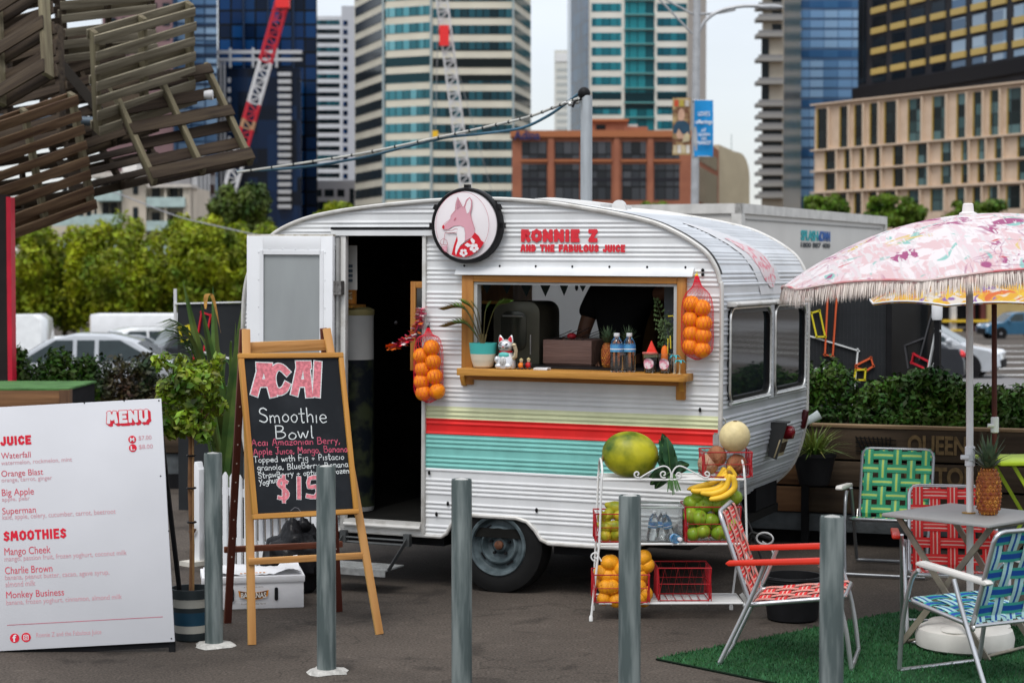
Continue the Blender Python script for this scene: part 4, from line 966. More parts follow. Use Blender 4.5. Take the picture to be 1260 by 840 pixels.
for x, z in ((.45, .34), (.52, .36), (.65, .30), (1.0, .22), (1.5, .2), (.3, .30), (2.1, .2)): lumps.append(((x, .3, z - .02), (.13, .13, .09)))
h = hedge('hedge', 'long dark green hedge growing in the sleeper planter on the right', [((c[0], c[1], c[2]), q) for c, q in lumps], pl(.28, .1, .83), 23000, .0245, 6); h.rotation_euler = (0, 0, PA)
# left planters
def left_planters():
 t = thing('timber_planter', 'rough timber planter bench topped with green turf at the left edge', 'planter', (-3.88, 17.0, -.08))
 top = at(90, 479, 17).z + .08
 for i in range(5):
  for x0, x1 in ((-3.2, -.78), (-.76, 0)):
   mb = MB(); mb.bx(x0, x1, -.05, 0, top - .17 - .18 * i, top - .008 - .18 * i); mb.build('plank', SLEEPL, t, bevel=.005)
 mb = MB(); mb.bx(-.06, .03, -.06, .06, 0, top); mb.build('post', M_wood('post_wood', (.14, .075, .035), (.07, .035, .018), 'Z', .8), t, bevel=.004)
 mb = MB(); mb.bx(-3.2, .02, -.045, 1.1, top - .004, top + .012); mb.build('turf_top', M('bright_turf', (.065, .16, .045), .9, var=.25, scale=6, bump=.5, bscale=120), t)
 mb = MB(); mb.bx(-3.2, 0, .02, 1.1, 0, top - .01); mb.build('inner_box', BLACKM, t)
 t = thing('timber_planter', 'low timber planter box behind the topiary and picket fence', 'planter', (-3.8, 18.3, -.12))
 for i, (z0, z1) in enumerate(((.34, .50), (.51, .66))):
  mb = MB(); mb.bx(0, 2.6, -.05, 0, z0, z1); mb.build('plank', SLEEPL if i else SLEEP, t, bevel=.005)
 mb = MB(); mb.bx(0, 2.6, -.02, .03, .14, .33); mb.build('base_rail', CONCD, t)
 for k in range(6): mb = MB(); mb.bx(.1 + k * .45, .25 + k * .45, -.03, .02, 0, .14); mb.build('foot', BLACKM, t)
 mb = MB(); mb.bx(0, 2.6, .02, 1, .14, .6); mb.build('inner_box', BLACKM, t)
 mb = MB()
 for k in range(26): mb.bar((.75 + k * .035, -.06, .36), (.75 + k * .035, -.06, .80), .004, .004)
 for z in (.36, .8): mb.bar((.75, -.06, z), (1.63, -.06, z), .006, .006)
 mb.build('wire_rack', M('rust_wire', (.20, .11, .05), .7), t)
 rr = random.Random(9)
 spec = [('dark hedge bush at the left edge next to the red edged post', (-5.15, -4.62), 1.08), ('dark hedge bush covering the bonnet of the silver sedan', (-4.60, -4.02), 1.06), ('reddish tinged hedge bush under the dark car tail light', (-4.0, -3.22), 1.0)]
 for j, (lab, (x0, x1), hh) in enumerate(spec):
  lumps = []
  for i in range(12):
   x = (x1 - x0) * (i + .5) / 12; lumps.append(((x, .2 * (i % 2), .15 + .28 * rr.random()), (.15, .2, .2)))
  for i in range(8): lumps.append(((x0 * 0 + (x1 - x0) * (i + .5) / 8, -.1, .10), (.1, .12, .12)))
  for i in range(5): lumps.append(((rr.uniform(.1, x1 - x0 - .1), .1, .45 + .12 * rr.random()), (.12, .15, .12)))
  hedge('hedge', lab, lumps, (x0, 18.9, .42 + (hh - .95)), 4200, .030, 30 + j, mat=LEAFD if j < 2 else M('hedge_leaf_red', (.016, .036, .010), .42, col2=(.075, .035, .018), scale=3, island=.5))
  t = thing('planter_tub', ['black planter tub under the left hedge bush', 'black planter tub under the middle hedge bush', 'black planter tub under the reddish hedge bush'][j], 'planter', ((x0 + x1) / 2, 19.0, -.13))
  mb = MB(); w_ = (x1 - x0) / 2; mb.bx(-w_, w_, -.28, .28, 0, .58); mb.build('tub', BLACKM, t, bevel=.02)
  mb = MB(); mb.bx(-w_ - .02, w_ + .02, -.30, .30, .56, .61); mb.build('rim', BLACK, t, bevel=.01)
left_planters()

# flax plant and topiary
def flax():
 t = thing('flax_plant', 'tall flax with long arching strap leaves beside the van door', 'plant', (-1.98, 13.5, 0))
 mb = MB(); mb.lathe([(.14, 0), (.17, .02), (.20, .36), (.22, .36), (.22, .40), (.19, .40), (.18, .36), (.01, .36)], 24); mb.build('pot', BLACK, t)
 r = random.Random(11); mb = MB()
 tips = [(225, 345), (262, 352), (300, 365), (247, 372), (213, 470), (205, 402), (228, 405), (222, 430), (262, 420), (212, 455), (285, 420), (240, 440), (296, 470), (230, 490), (305, 440), (250, 395), (200, 440), (290, 395), (275, 500), (245, 520), (310, 500), (232, 460), (265, 460), (220, 505), (283, 450), (299, 418)]
 base = Vector((0, 0, .38))
 for i, (u, v) in enumerate(tips):
  Y = 13.5 + r.uniform(-.5, .45); tip = at(u, v, Y) - Vector((-1.98, 13.5, 0)); b0 = base + Vector((r.uniform(-.07, .07), r.uniform(-.07, .07), 0))
  d = tip - b0; arch = 0.42 if v > 395 else .06
  mid = b0 + d * .55 + Vector((0, 0, arch * (1 if v > 395 else .4)))
  P = spline([b0, b0 + d * .25 + Vector((0, 0, arch * .6)), mid, tip], 6); n = len(P); w0 = r.uniform(.011, .019) if i > 3 else .046
  side = d.cross(Vector((r.uniform(-.5, .5), -1, r.uniform(-.2, .2)))).normalized(); vs = []
  fold = d.cross(side).normalized()
  for k, q in enumerate(P):
   s_ = k / (n - 1); w = w0 * (.7 + .6 * s_) if s_ < .5 else w0 * max(.02, 1.0 - ((s_ - .5) / .5) ** 1.6)
   vs += [q - side * w, q + fold * w * .35, q + side * w]
  mb.add(vs, [(3 * k + c, 3 * k + c + 1, 3 * k + c + 4, 3 * k + c + 3) for k in range(n - 1) for c in (0, 1)])
 for i, (u, v) in enumerate([(208, 372), (218, 378), (203, 418), (203, 385), (210, 432), (214, 395)]):   # feathery fronds
  Y = 13.3; tip = at(u, v + 20, Y) - Vector((-1.98, 13.5, 0)); P = spline([base, base + (tip - base) * .6 + Vector((0, 0, .3)), tip], 8)
  mb.tube(P, [.006] * (len(P) - 1) + [.002], 4)
  for k in range(3, len(P) - 1):
   for s_ in (-1, 1):
    for e_ in (0, .5):
     q = P[k] * (1 - e_) + P[k + 1] * e_; d = (P[k + 1] - P[k]).normalized(); o_ = q + d * .12 + Vector((0, s_ * .09, -.10))
     mb.add([q, q + Vector((.008, 0, .008)), o_], [(0, 1, 2)])
 mb.build('leaves', BLADE, t, smooth=30)
 mb = MB(); tip = at(272, 410, 13.35) - Vector((-1.98, 13.5, 0)); b0 = at(254, 364, 13.35) - Vector((-1.98, 13.5, 0))
 P = spline([at(253, 380, 13.35) - Vector((-1.98, 13.5, 0)), b0, at(262, 366, 13.35) - Vector((-1.98, 13.5, 0)), tip], 6)
 vs = []
 for k, q in enumerate(P): w = .018 * sin(pi * min(1, .1 + k / len(P))); vs += [q + Vector((-w, 0, 0)), q + Vector((w, -.01, 0))]
 mb.add(vs, [(2 * k, 2 * k + 1, 2 * k + 3, 2 * k + 2) for k in range(len(P) - 1)]); mb.build('withered_leaf', M('withered', (.42, .22, .05), .7, var=.3, scale=20), t)
flax()
def topiary():
 x, y = at(234, 500, 10.2).x, 10.2
 t = thing('topiary_tree', 'small standard topiary tree with bright leaves in a striped pot', 'potted tree', (x, y, 0))
 rr = random.Random(4); cs = [(0, 0, 1.30)]; rs = [(.15, .15, .12)]
 for i in range(16):
  a = rr.uniform(0, 2 * pi); h_ = rr.uniform(-.20, .16); q = .13 * sqrt(max(.1, 1 - (h_ / .24) ** 2)); cs.append((cos(a) * q, sin(a) * q, 1.28 + h_)); rs.append((.07, .07, .06))
 for i in range(6): cs.append((rr.uniform(-.17, .17), rr.uniform(-.1, .1), 1.44 + rr.uniform(-.03, .05))); rs.append((.03, .03, .05))
 leaf_object('foliage', LEAFT, leaves(cs, rs, 2300, .026, 8, shell=.45), t)
 mb = MB(); mb.tube([(0, 0, .2), (.006, 0, .5), (-.004, 0, .8), (.002, 0, 1.12)], [.014, .013, .012, .010], 8)
 for i in range(7):
  c = cs[1 + i]; mb.tube([(0, 0, 1.05), (c[0] * .5, c[1] * .5, 1.15), c], [.007, .005, .002], 5)
 mb.build('trunk', STEM, t)
 mb = MB(); mb.tube([(.012, -.012, .2), (.016, -.014, 1.08)], .006, 6); mb.build('cane', M('bamboo', (.30, .17, .07), .6, var=.2), t)
 for z in (.62, .80, .97):
  mb = MB(); mb.tube([(.005 + .022 * cos(a), -.005 + .022 * sin(a), z) for a in [2 * pi * k / 10 for k in range(10)]], .005, 5, closed=True); mb.build('tie', BLACK, t)
 pots = [(.088, .0, .045, (.045, .055, .055)), (.094, .045, .085, (.38, .37, .32)), (.100, .085, .155, (.012, .045, .075)), (.104, .155, .180, (.02, .03, .035)), (.107, .18, .215, (.42, .41, .36)), (.110, .215, .275, (.018, .028, .032))]
 prof = [(.080, 0), (.088, .008), (.105, .215), (.112, .222), (.114, .275), (.104, .275), (.10, .24), (.002, .24)]
 mb = MB()
 seq = [(.080, 0), (.086, .006), (.091, .045), (.095, .085), (.102, .155), (.104, .18), (.109, .215), (.112, .225), (.114, .275), (.104, .275), (.10, .24), (.002, .24)]
 for i in range(len(seq) - 1):
  mb.cur = [0, 0, 1, 2, 0, 1, 1, 0, 0, 0, 3][i]; mb.lathe_seg = None
  n = 28; r0, z0 = seq[i]; r1, z1 = seq[i + 1]
  mb.add([(r0 * cos(2 * pi * j / n), r0 * sin(2 * pi * j / n), z0) for j in range(n)] + [(r1 * cos(2 * pi * j / n), r1 * sin(2 * pi * j / n), z1) for j in range(n)], [(j, (j + 1) % n, (j + 1) % n + n, j + n) for j in range(n)])
 mb.build('striped_pot', [M('pot_dark', (.022, .030, .033), .5), M('pot_cream', (.42, .41, .36), .6), M('pot_blue', (.012, .055, .095), .5), M('soil', (.03, .02, .014))], t)
topiary()

# picket fence
def picket():
 a = Vector((-2.06, 12.8, 0)); b = Vector((-1.2, 12.02, 0)); d = b - a; L = d.length
 t = thing('picket_fence', 'short white picket fence under the nose of the van', 'fence', a, (0, 0, math.atan2(d.y, d.x)))
 n = 15
 for i in range(n):
  x = .14 + (L - .16) * i / (n - 1); h_ = .64 - .004 * i
  mb = MB(); mb.prism([(x - .02, .015), (x + .02, .015), (x + .02, h_ - .025), (x, h_), (x - .02, h_ - .025)], (0, -.02, 0), (1, 0, 0), (0, 0, 1), .015); mb.build('picket', WHITE, t)
 for z in (.16, .48):
  mb = MB(); mb.bx(.05, L, 0, .02, z, z + .05); mb.build('rail', WHITE, t)
 mb = MB(); mb.prism([(-.035, 0), (.035, 0), (.035, .63), (.02, .65), (.012, .68), (-.012, .68), (-.02, .65), (-.035, .63)], (0, -.03, 0), (1, 0, 0), (0, 0, 1), .05); mb.build('post', WHITE, t, bevel=.004)
 mb = MB(); mb.bx(-.06, .06, -.12, .10, 0, .03); mb.build('foot', M('foot_wood', (.5, .48, .42), .7), t)
 mb = MB(); mb.tube([(.0, -.05, .26), (-.03, -.06, .22), (-.02, -.05, .19), (.02, -.05, .24)], .008, 6); mb.build('latch', M('rust', (.10, .05, .03), .7), t)
picket()
# ------------------------------------------------------------------ the van: x = along its side, y = depth, z = up
TH = radians(22.4); VO = gp(612, 729)
VM = Matrix.Translation(VO) @ Matrix.Rotation(-TH, 4, 'Z') @ Matrix.Rotation(radians(.40), 4, 'Y')
VI = VM.inverted()
def vl(u, v, w=0.0):
 """where the sight line through a photo point meets the plane y = w of the van"""
 o = VI @ Vector((0, 0, CAMH)); d = VI.to_3x3() @ Vector(ray(u, v)); k = (w - o.y) / d.y; return o + d * k
def ve(u, v, x):
 o = VI @ Vector((0, 0, CAMH)); d = VI.to_3x3() @ Vector(ray(u, v)); k = (x - o.x) / d.x; return o + d * k
def vw(s, w, z): return VM @ Vector((s, w, z))
WID = 2.03
PROF = [(.80, .322), (.995, .385), (1.167, .52), (1.295, .667), (1.366, .90), (1.378, 1.12), (1.378, 1.80), (1.366, 1.88), (1.345, 1.955), (1.29, 2.04), (1.206, 2.105), (1.10, 2.165), (.96, 2.222), (.74, 2.272), (.50, 2.312), (.32, 2.338), (0, 2.362), (-.38, 2.358), (-.58, 2.346), (-.84, 2.323), (-1.107, 2.290), (-1.324, 2.245), (-1.517, 2.165), (-1.63, 2.06), (-1.70, 1.94), (-1.74, 1.80), (-1.755, 1.55), (-1.755, .95), (-1.70, .70), (-1.58, .53), (-1.40, .40), (-1.20, .322)]
def edge_at(z, right):
 pts = [p for p in PROF[:17]] if right else [p for p in PROF[16:]][::-1]
 for i in range(len(pts) - 1):
  a, b = pts[i], pts[i + 1]
  if a[1] <= z <= b[1]: return a[0] + (b[0] - a[0]) * (z - a[1]) / max(1e-9, b[1] - a[1])
 return pts[0][0] if z < pts[0][1] else pts[-1][0]
ARCH = [(-.37, .322), (-.335, .345), (-.305, .40), (-.25, .445), (-.18, .463), (.12, .463), (.19, .445), (.24, .40), (.28, .345), (.33, .322)]
def arch_at(z):
 l = ARCH[:5]; r_ = ARCH[5:][::-1]; o = []
 for pts in (l, r_):
  for i in range(len(pts) - 1):
   a, b = pts[i], pts[i + 1]
   if a[1] <= z <= b[1]: o.append(a[0] + (b[0] - a[0]) * (z - a[1]) / max(1e-9, b[1] - a[1])); break
  else: o.append(pts[-1][0])
 return o
DOOR = (-1.02, -.50, .392, 2.146); WIN = (-.160, 1.118, 1.355, 1.868)

van = thing('caravan', 'white corrugated caravan converted to a juice bar with open door and serving hatch', 'caravan'); van.matrix_world = VM
def ribs(z):                                            # cladding: three rounded ribs, then a flat
 p = .142; q = (z % p) / p
 return -.0064 * (0.5 - .5 * cos(2 * pi * (q / .76) * 4)) if q < .76 else 0.0
def side_panel(y0, flip, door, win, mats, zmin=0):
 zs = {.322, .392, .463, WIN[2], 1.868, 2.146, 2.361}
 if isinstance(win, tuple): zs |= {win[2], win[3]}
 wn = win if isinstance(win, tuple) else WIN
 for a in PROF: zs.add(a[1])
 for a in ARCH: zs.add(a[1])
 z = .322
 while z < 2.36: zs.add(round(z, 4)); z += .00675
 zs = sorted(x for x in zs if .322 <= x <= 2.361); e = 1e-5; mb = MB(); sg = -1 if flip else 1
 for i in range(len(zs) - 1):
  za, zb = zs[i], zs[i + 1]
  if zb - za < 1e-4: continue
  def iv(z):
   r = [[edge_at(z, False), edge_at(z, True)]]
   cuts = []
   if z < .463: cuts.append(arch_at(z))
   if door and DOOR[2] < z < DOOR[3]: cuts.append([DOOR[0], DOOR[1]])
   if win and wn[2] < z < wn[3]: cuts.append([wn[0], wn[1]])
   for c in sorted(cuts):
    nr = []
    for q in r:
     if c[1] <= q[0] or c[0] >= q[1]: nr.append(q); continue
     nr.append([q[0], c[0]]); nr.append([c[1], q[1]])
    r = nr
   return r
  A, B = iv(za + e), iv(zb - e)
  if len(A) != len(B): continue
  zm = (za + zb) / 2
  for a, b in zip(A, B):
   if a[1] - a[0] < 1e-4 and b[1] - b[0] < 1e-4: continue
   mb.cur = 0
   if a[0] > -.52 and mats > 1:
    mb.cur = 1 if 1.036 < zm < 1.112 else 2 if .945 < zm <= 1.036 else 3 if .737 < zm <= .945 else 0
   ya, yb = y0 + ribs(za) * sg, y0 + ribs(zb) * sg
   f = [(0, 1, 2, 3)] if not flip else [(3, 2, 1, 0)]
   mb.add([(a[0], ya, za), (a[1], ya, za), (b[1], yb, zb), (b[0], yb, zb)], f)
 return mb
side_panel(0, False, True, True, 4).build('side_panel', [VAN, CREAM, RED, TEAL], van, smooth=60)
BH = (vl(628, 349, WID).x, vl(742, 380, WID).x + .25, vl(735, 412, WID).z, vl(633, 349, WID).z + .12)
side_panel(WID, True, False, BH, 1).build('rear_side_panel', VAN, van, smooth=60)

# skin that runs under the tail, up the end wall, over the roof and down the nose
def skin():
 P = [Vector((p[0], p[1])) for p in PROF]; sp = spline([Vector((p.x, p.y, 0)) for p in P], 4); L = [0]
 for i in range(1, len(sp)): L.append(L[-1] + (sp[i] - sp[i - 1]).length)
 def pos(t):
  for i in range(len(L) - 1):
   if L[i] <= t <= L[i + 1]:
    k = (t - L[i]) / max(1e-9, L[i + 1] - L[i]); return sp[i].lerp(sp[i + 1], k), (sp[i + 1] - sp[i]).normalized()
  return sp[-1], (sp[-1] - sp[-2]).normalized()
 def t_of(z):                                        # arc length on the end wall at height z
  for i in range(len(L) - 1):
   if sp[i].x > .5 and sp[i].y <= z <= sp[i + 1].y: return L[i] + (L[i + 1] - L[i]) * (z - sp[i].y) / max(1e-9, sp[i + 1].y - sp[i].y)
 EW = [(ve(895, 440, 1.378).y, ve(943.5, 440, 1.378).y), (ve(950.5, 440, 1.378).y, ve(986.5, 440, 1.378).y)]
 EZ = (1.195, 1.715)
 t0, t1 = t_of(EZ[0]), t_of(EZ[1]); n = int(L[-1] / .0075); ts = sorted(set([L[-1] * i / n for i in range(n + 1)] + [t0, t1]));
 tw = t_of(1.80); mb = MB(); mbr = MB(); mbn = MB()
 for i in range(len(ts) - 1):
  a, b = ts[i], ts[i + 1]
  if b - a < 1e-5: continue
  (pa, da), (pb, db) = pos(a), pos(b); na = Vector((da.y, -da.x)); nb = Vector((db.y, -db.x))
  ra, rb = -ribs(a * 1.0 + .03), -ribs(b * 1.0 + .03)
  roof = pa.y > 2.15 or pa.x < -1.0
  if t0 - 1e-6 <= a and b <= t1 + 1e-6: iv = [(0, EW[0][0]), (EW[0][1], EW[1][0]), (EW[1][1], WID)]
  else: iv = [(0, WID)]
  q = mb if pa.x > 0 and pa.y < 2.30 else mbr
  for w0, w1 in iv:
   q.add([(pa.x + na.x * ra, w0, pa.y + na.y * ra), (pa.x + na.x * ra, w1, pa.y + na.y * ra), (pb.x + nb.x * rb, w1, pb.y + nb.y * rb), (pb.x + nb.x * rb, w0, pb.y + nb.y * rb)], [(0, 1, 2, 3)])
 mi = MB()
 for i in range(0, 120):
  (pa, da), (pb, db) = pos(L[-1] * i / 120), pos(L[-1] * (i + 1) / 120); a_ = pa - Vector((da.y, -da.x, 0)) * .03; b_ = pb - Vector((db.y, -db.x, 0)) * .03
  if pa.x > 1.2 and 1.1 < pa.y < 1.8: continue
  mi.add([(a_.x, .03, a_.y), (a_.x, WID - .03, a_.y), (b_.x, WID - .03, b_.y), (b_.x, .03, b_.y)], [(0, 1, 2, 3)])
 mi.build('inner_skin', IND, van, smooth=60)  # near-black inner shell, coloured to keep the inside in shade
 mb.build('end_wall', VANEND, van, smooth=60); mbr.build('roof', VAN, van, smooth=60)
 # window units on the end wall
 for k, (w0, w1) in enumerate(EW):
  x = 1.378; r_ = .07
  o_ = rrect(w0 - .005, w1 + .005, EZ[0] - .005, EZ[1] + .005, r_); i_ = rrect(w0 + .018, w1 - .018, EZ[0] + .018, EZ[1] - .018, r_ * .8)
  mb = MB(); n_ = len(o_); vs = [(x + .016, a, b) for a, b in o_] + [(x + .020, a, b) for a, b in i_] + [(x - .02, a, b) for a, b in i_] + [(x - .01, a, b) for a, b in o_]
  fs = []
  for j in range(n_):
   j2 = (j + 1) % n_
   for q in range(3): fs.append((q * n_ + j, q * n_ + j2, (q + 1) * n_ + j2, (q + 1) * n_ + j))
  mb.add(vs, fs); f = mb.build('end_window', BLACK, van)
  mb = MB(); mb.add([(x + .002, a, b) for a, b in i_] + [(x - .008, a, b) for a, b in i_], [tuple(range(n_)), tuple(range(2 * n_ - 1, n_ - 1, -1))]); mb.build('pane', DGLASS, f, smooth=0)
  mb = MB(); mb.tube([(x + .02, a, b) for a, b in rrect(w0 - .012, w1 + .012, EZ[0] - .012, EZ[1] + .012, r_)], .008, 6, closed=True); mb.build('surround', ALU, f)
  mb = MB(); mb.bx(x, x + .05, w0 - .03, w1 + .03, EZ[1] + .022, EZ[1] + .05); mb.tube([(x + .045, w0 - .02, EZ[1] + .035), (x + .045, w1 + .02, EZ[1] + .035)], .016, 8); mb.build('rail', DIRTY, f, bevel=.003)
  mb = MB(); mb.tube([(x + .02, w0 + .01, EZ[0] - .02), (x + .026, w1 - .02, EZ[0] - .02)], .011, 8); mb.build('sill', ALU, f)
 mb = MB(); mb.bx(1.378, 1.392, EW[0][1] + .012, EW[1][0] - .012, EZ[0] - .04, EZ[1] + .02)
 for k in range(14): mb.ball((1.393, (EW[0][1] + EW[1][0]) / 2, EZ[0] + .035 * k), .006, 6, 4)
 mb.build('window_post', VANEND, van)
 # edge mouldings along both sides
 for y in (-.012, WID + .012):
  mb = MB(); mb.tube([(p.x + .004, y, p.y) for p in sp], .0135, 8); mb.build('edge_moulding', DIRTY, van)
 mb = MB(); mb.tube([(p.x + .012, .02, p.y + .008) for p in sp if p.y > 1.9], .007, 6); mb.build('roof_wire', M('cable_dark', (.05, .05, .05), .5), van)
 # faded decal on the roof slope above the windows
 dm = M('faded_decal', (.52, .52, .53), .6, var=.05); dr = M('faded_red', (.55, .16, .20), .6, col2=(.55, .47, .48), scale=22, contrast=(.40, .52))
 def strip(mat, rows, lift, nm):
  mb = MB(); vs = []
  for (w0, w1, z) in rows:
   t = t_of(z); p, d = pos(t); n = Vector((d.y, -d.x)) * (lift + .007); vs += [(p.x + n.x, w0, p.y + n.y), (p.x + n.x, w1, p.y + n.y)]
  mb.add(vs, [(2 * i, 2 * i + 1, 2 * i + 3, 2 * i + 2) for i in range(len(rows) - 1)]); return mb.build(nm, mat, van)
 strip(dm, [(.82, 1.34, 1.80), (.80, 1.34, 1.88), (.75, 1.32, 1.96), (.70, 1.25, 2.04), (.66, 1.15, 2.10), (.62, 1.02, 2.16), (.60, .86, 2.20), (.60, .66, 2.225)], .001, 'faded_decal')
 strip(dr, [(1.05, 1.12, 1.84), (.95, 1.22, 1.89), (.90, 1.24, 1.96), (.85, 1.18, 2.04), (.80, 1.05, 2.09), (.78, .84, 2.135)], .003, 'faded_emblem')
 return pos, t_of

# floor, inner walls: the shell's inside, wood or near-black with the shade put into the colour
INW = M_wood('lining_wood', (.16, .075, .026), (.09, .04, .014), 'Z', .6); IND = M('lining_shaded', (.012, .011, .010), .9, var=.2)
pos, t_of = skin()
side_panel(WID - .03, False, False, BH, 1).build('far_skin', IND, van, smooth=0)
def inside():
 mb = MB(); mb.bx(-1.1, 1.2, .02, WID - .02, .33, .385); mb.build('floor', M('lino', (.010, .010, .009), .9), van)  # floor near black: indoor shade put into the colour
 mb = MB(); z0, z1 = .39, 2.2
 # far wall with a window hole, in four pieces
 a = vl(633, 349, WID - .04); b = vl(735, 412, WID - .04); a2 = vl(600, 340, WID - .04)
 h = BH
 y0, y1 = WID - .045, WID - .02
 mb = MB(); mb.bx(h[0] - .02, h[1] + .02, y0 - .02, y0 - .005, h[2] - .02, h[3]);
 mb.build('window_blind', M('blind_white', (.80, .80, .79), .8, var=.03, scale=4, translucent=.6), van)
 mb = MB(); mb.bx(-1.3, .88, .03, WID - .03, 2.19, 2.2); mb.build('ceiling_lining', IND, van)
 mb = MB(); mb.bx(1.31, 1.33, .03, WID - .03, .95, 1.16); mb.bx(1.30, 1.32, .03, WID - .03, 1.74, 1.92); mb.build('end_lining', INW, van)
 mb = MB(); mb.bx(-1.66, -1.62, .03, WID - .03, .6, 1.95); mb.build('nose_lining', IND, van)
 mb = MB(); mb.bx(-.155, 1.25, .03, .75, 1.33, 1.365); mb.build('worktop', BLACK, van)
 mb = MB(); mb.bx(-.1, 1.2, WID - .6, WID - .06, 1.18, 1.22); mb.bx(-.1, 1.2, WID - .58, WID - .06, .39, 1.18); mb.build('rear_counter', BLACKM, van)
 mb = MB(); ca, cb = vl(577, 350, WID - .42).x, vl(631, 350, WID - .42).x; mb.bx(ca, cb, WID - .42, WID - .06, 1.72, 2.15); mb.build('cupboard', INW, van)
 mb = MB(); mb.bx(ca, cb, WID - .44, WID - .05, 1.70, 1.72); mb.build('cupboard_shelf', TIMB, van)
 mb = MB(); mb.bx(vl(774, 400, 1.8).x, vl(818, 400, 1.8).x, 1.8, 1.83, 1.2, 2.1); mb.build('curtain', M('curtain_brown', (.20, .11, .035), .8, col2=(.08, .04, .015), scale=5, stretch=(3, 1, .1)), van)
 mb = MB(); mb.bx(-.47, -.44, .05, .6, .4, 1.3); mb.build('bench_end', BLACKM, van)
inside()

# mouldings, door frame, door, hatch
def fittings():
 mb = MB()
 mb.bx(DOOR[0] - .035, DOOR[0], -.022, .02, DOOR[2] - .06, DOOR[3] + .03); mb.bx(DOOR[1], DOOR[1] + .024, -.022, .02, DOOR[2] - .06, DOOR[3] + .03); mb.bx(DOOR[0], DOOR[1], -.022, .02, DOOR[3], DOOR[3] + .03)
 mb.build('door_frame', DIRTY, van, bevel=.003)
 mb = MB(); mb.bx(DOOR[0], DOOR[1], -.03, .05, .372, .392); mb.tube([(DOOR[0], -.035, .365), (DOOR[1], -.035, .365)], .012, 8); mb.bx(DOOR[0] - .03, DOOR[1] + .02, -.018, .0, .322, .355); mb.build('door_sill', DIRTY, van)
 mb = MB(); a = vl(410, 281); b = vl(531, 279.5); mb.bx(a.x, b.x + .02, -.03, 0, a.z - .045, a.z - .01); mb.build('drip_rail', VAN, van)
 mb = MB(); mb.bx(a.x, b.x + .02, -.034, -.004, a.z - .008, a.z + .006); mb.build('drip_seal', BLACK, van)
 # door folded right back against the side
 x0, x1 = vl(305, 300, -.07).x, vl(410.5, 300, -.07).x; z0, z1 = .40, vl(305, 290.5, -.07).z
 mb = MB(); i0, i1 = vl(325, 312, -.07).x, vl(396, 312, -.07).x; iz0, iz1 = 1.0, vl(325, 312, -.07).z
 for q in ((x0, i0, z0, z1), (i1, x1, z0, z1), (i0, i1, z0, iz0), (i0, i1, iz1, z1)): mb.bx(q[0], q[1], -.085, -.05, q[2], q[3])
 d = mb.build('door', WHITE, van, bevel=.003)
 mb = MB(); mb.bx(i0 - .003, i1 + .003, -.075, -.062, iz0, iz1); mb.build('door_panel', M('fly_screen', (.30, .32, .32), .6, var=.10, scale=3, stretch=(1, 1, .3)), d)
 mb = MB()
 for q in ((i0 - .02, i0 + .005, iz0 - .02, iz1 + .02), (i1 - .005, i1 + .02, iz0 - .02, iz1 + .02), (i0, i1, iz1 - .005, iz1 + .02), (i0, i1, iz0 - .02, iz0)): mb.bx(q[0], q[1], -.090, -.082, q[2], q[3])
 for k in range(7):
  for xx in (i0 - .03, i1 + .03): mb.ball((xx, -.087, iz0 + .02 + k * .17), .004, 6, 4)
 for k in range(4): mb.ball((i0 + .05 + k * .09, -.087, iz1 + .03), .004, 6, 4)
 mb.build('screen_frame', WHITE, d)
 mb = MB(); mb.bx(x0, x1, -.08, -.045, z1, z1 + .012); mb.build('door_top_edge', M('door_edge_dirty', (.40, .36, .28), .8, col2=(.62, .6, .56), scale=30), d)
 for zz in (1.78, .75):
  mb = MB(); mb.bx(x1 - .005, DOOR[0] - .004, -.072, -.030, zz, zz + .085)
  for k in range(4): mb.ball((x1 + .01 + .022 * (k % 2), -.073, zz + .02 + .045 * (k // 2)), .005, 6, 4)
  mb.tube([(x1 + .02, -.066, zz), (x1 + .02, -.066, zz + .085)], .01, 8); mb.build('hinge', M('hinge_steel', (.22, .21, .20), .5, metal=.7, var=.3, scale=30), d)
 mb = MB(); mb.bx(x1 + .002, DOOR[0] - .036, -.045, -.004, .40, z1 - .01); mb.build('door_edge_strip', M('edge_strip', (.34, .34, .33), .5, metal=.4, var=.2, scale=8), van)
 # timber hatch surround and shelf
 fx0, fx1, fz1 = vl(569.5, 338, -.01).x, vl(845, 341, -.01).x, vl(569, 338.5, -.01).z
 mb = MB(); mb.bx(fx0, WIN[0], -.028, .03, 1.25, fz1); mb.build('hatch_jamb', TIMBZ, van, bevel=.004)
 mb = MB(); mb.bx(WIN[1], fx1, -.028, .03, 1.20, fz1); mb.build('hatch_jamb', TIMBZ, van, bevel=.004)
 mb = MB(); mb.bx(WIN[0], WIN[1], -.027, .03, WIN[3], fz1 - .001); mb.build('hatch_head', TIMB, van, bevel=.004)
 mb = MB(); mb.bx(WIN[0], WIN[0] + .022, -.012, .05, WIN[2], WIN[3]); mb.bx(WIN[1] - .022, WIN[1], -.012, .05, WIN[2], WIN[3]); mb.bx(WIN[0] + .022, WIN[1] - .022, -.012, .05, WIN[3] - .016, WIN[3]); mb.build('hatch_lining', M('lining_grey', (.42, .43, .42), .5, var=.1), van)
 sx0, sx1, sz = vl(562.5, 452, -.16).x, vl(843, 463, -.16).x, WIN[2]
 mb = MB(); y0 = -.17; rr_ = .05
 pts = [(sx0, y0 + .002)] + arc(sx1 - rr_, y0 + rr_, rr_, -90, 0, 5) + [(sx1, .04), (sx0, .04)]
 mb.prism([(a, b) for a, b in pts], (0, 0, sz), (1, 0, 0), (0, 1, 0), .042); mb.build('serving_shelf', TIMB, van, bevel=.004)
 mb = MB()
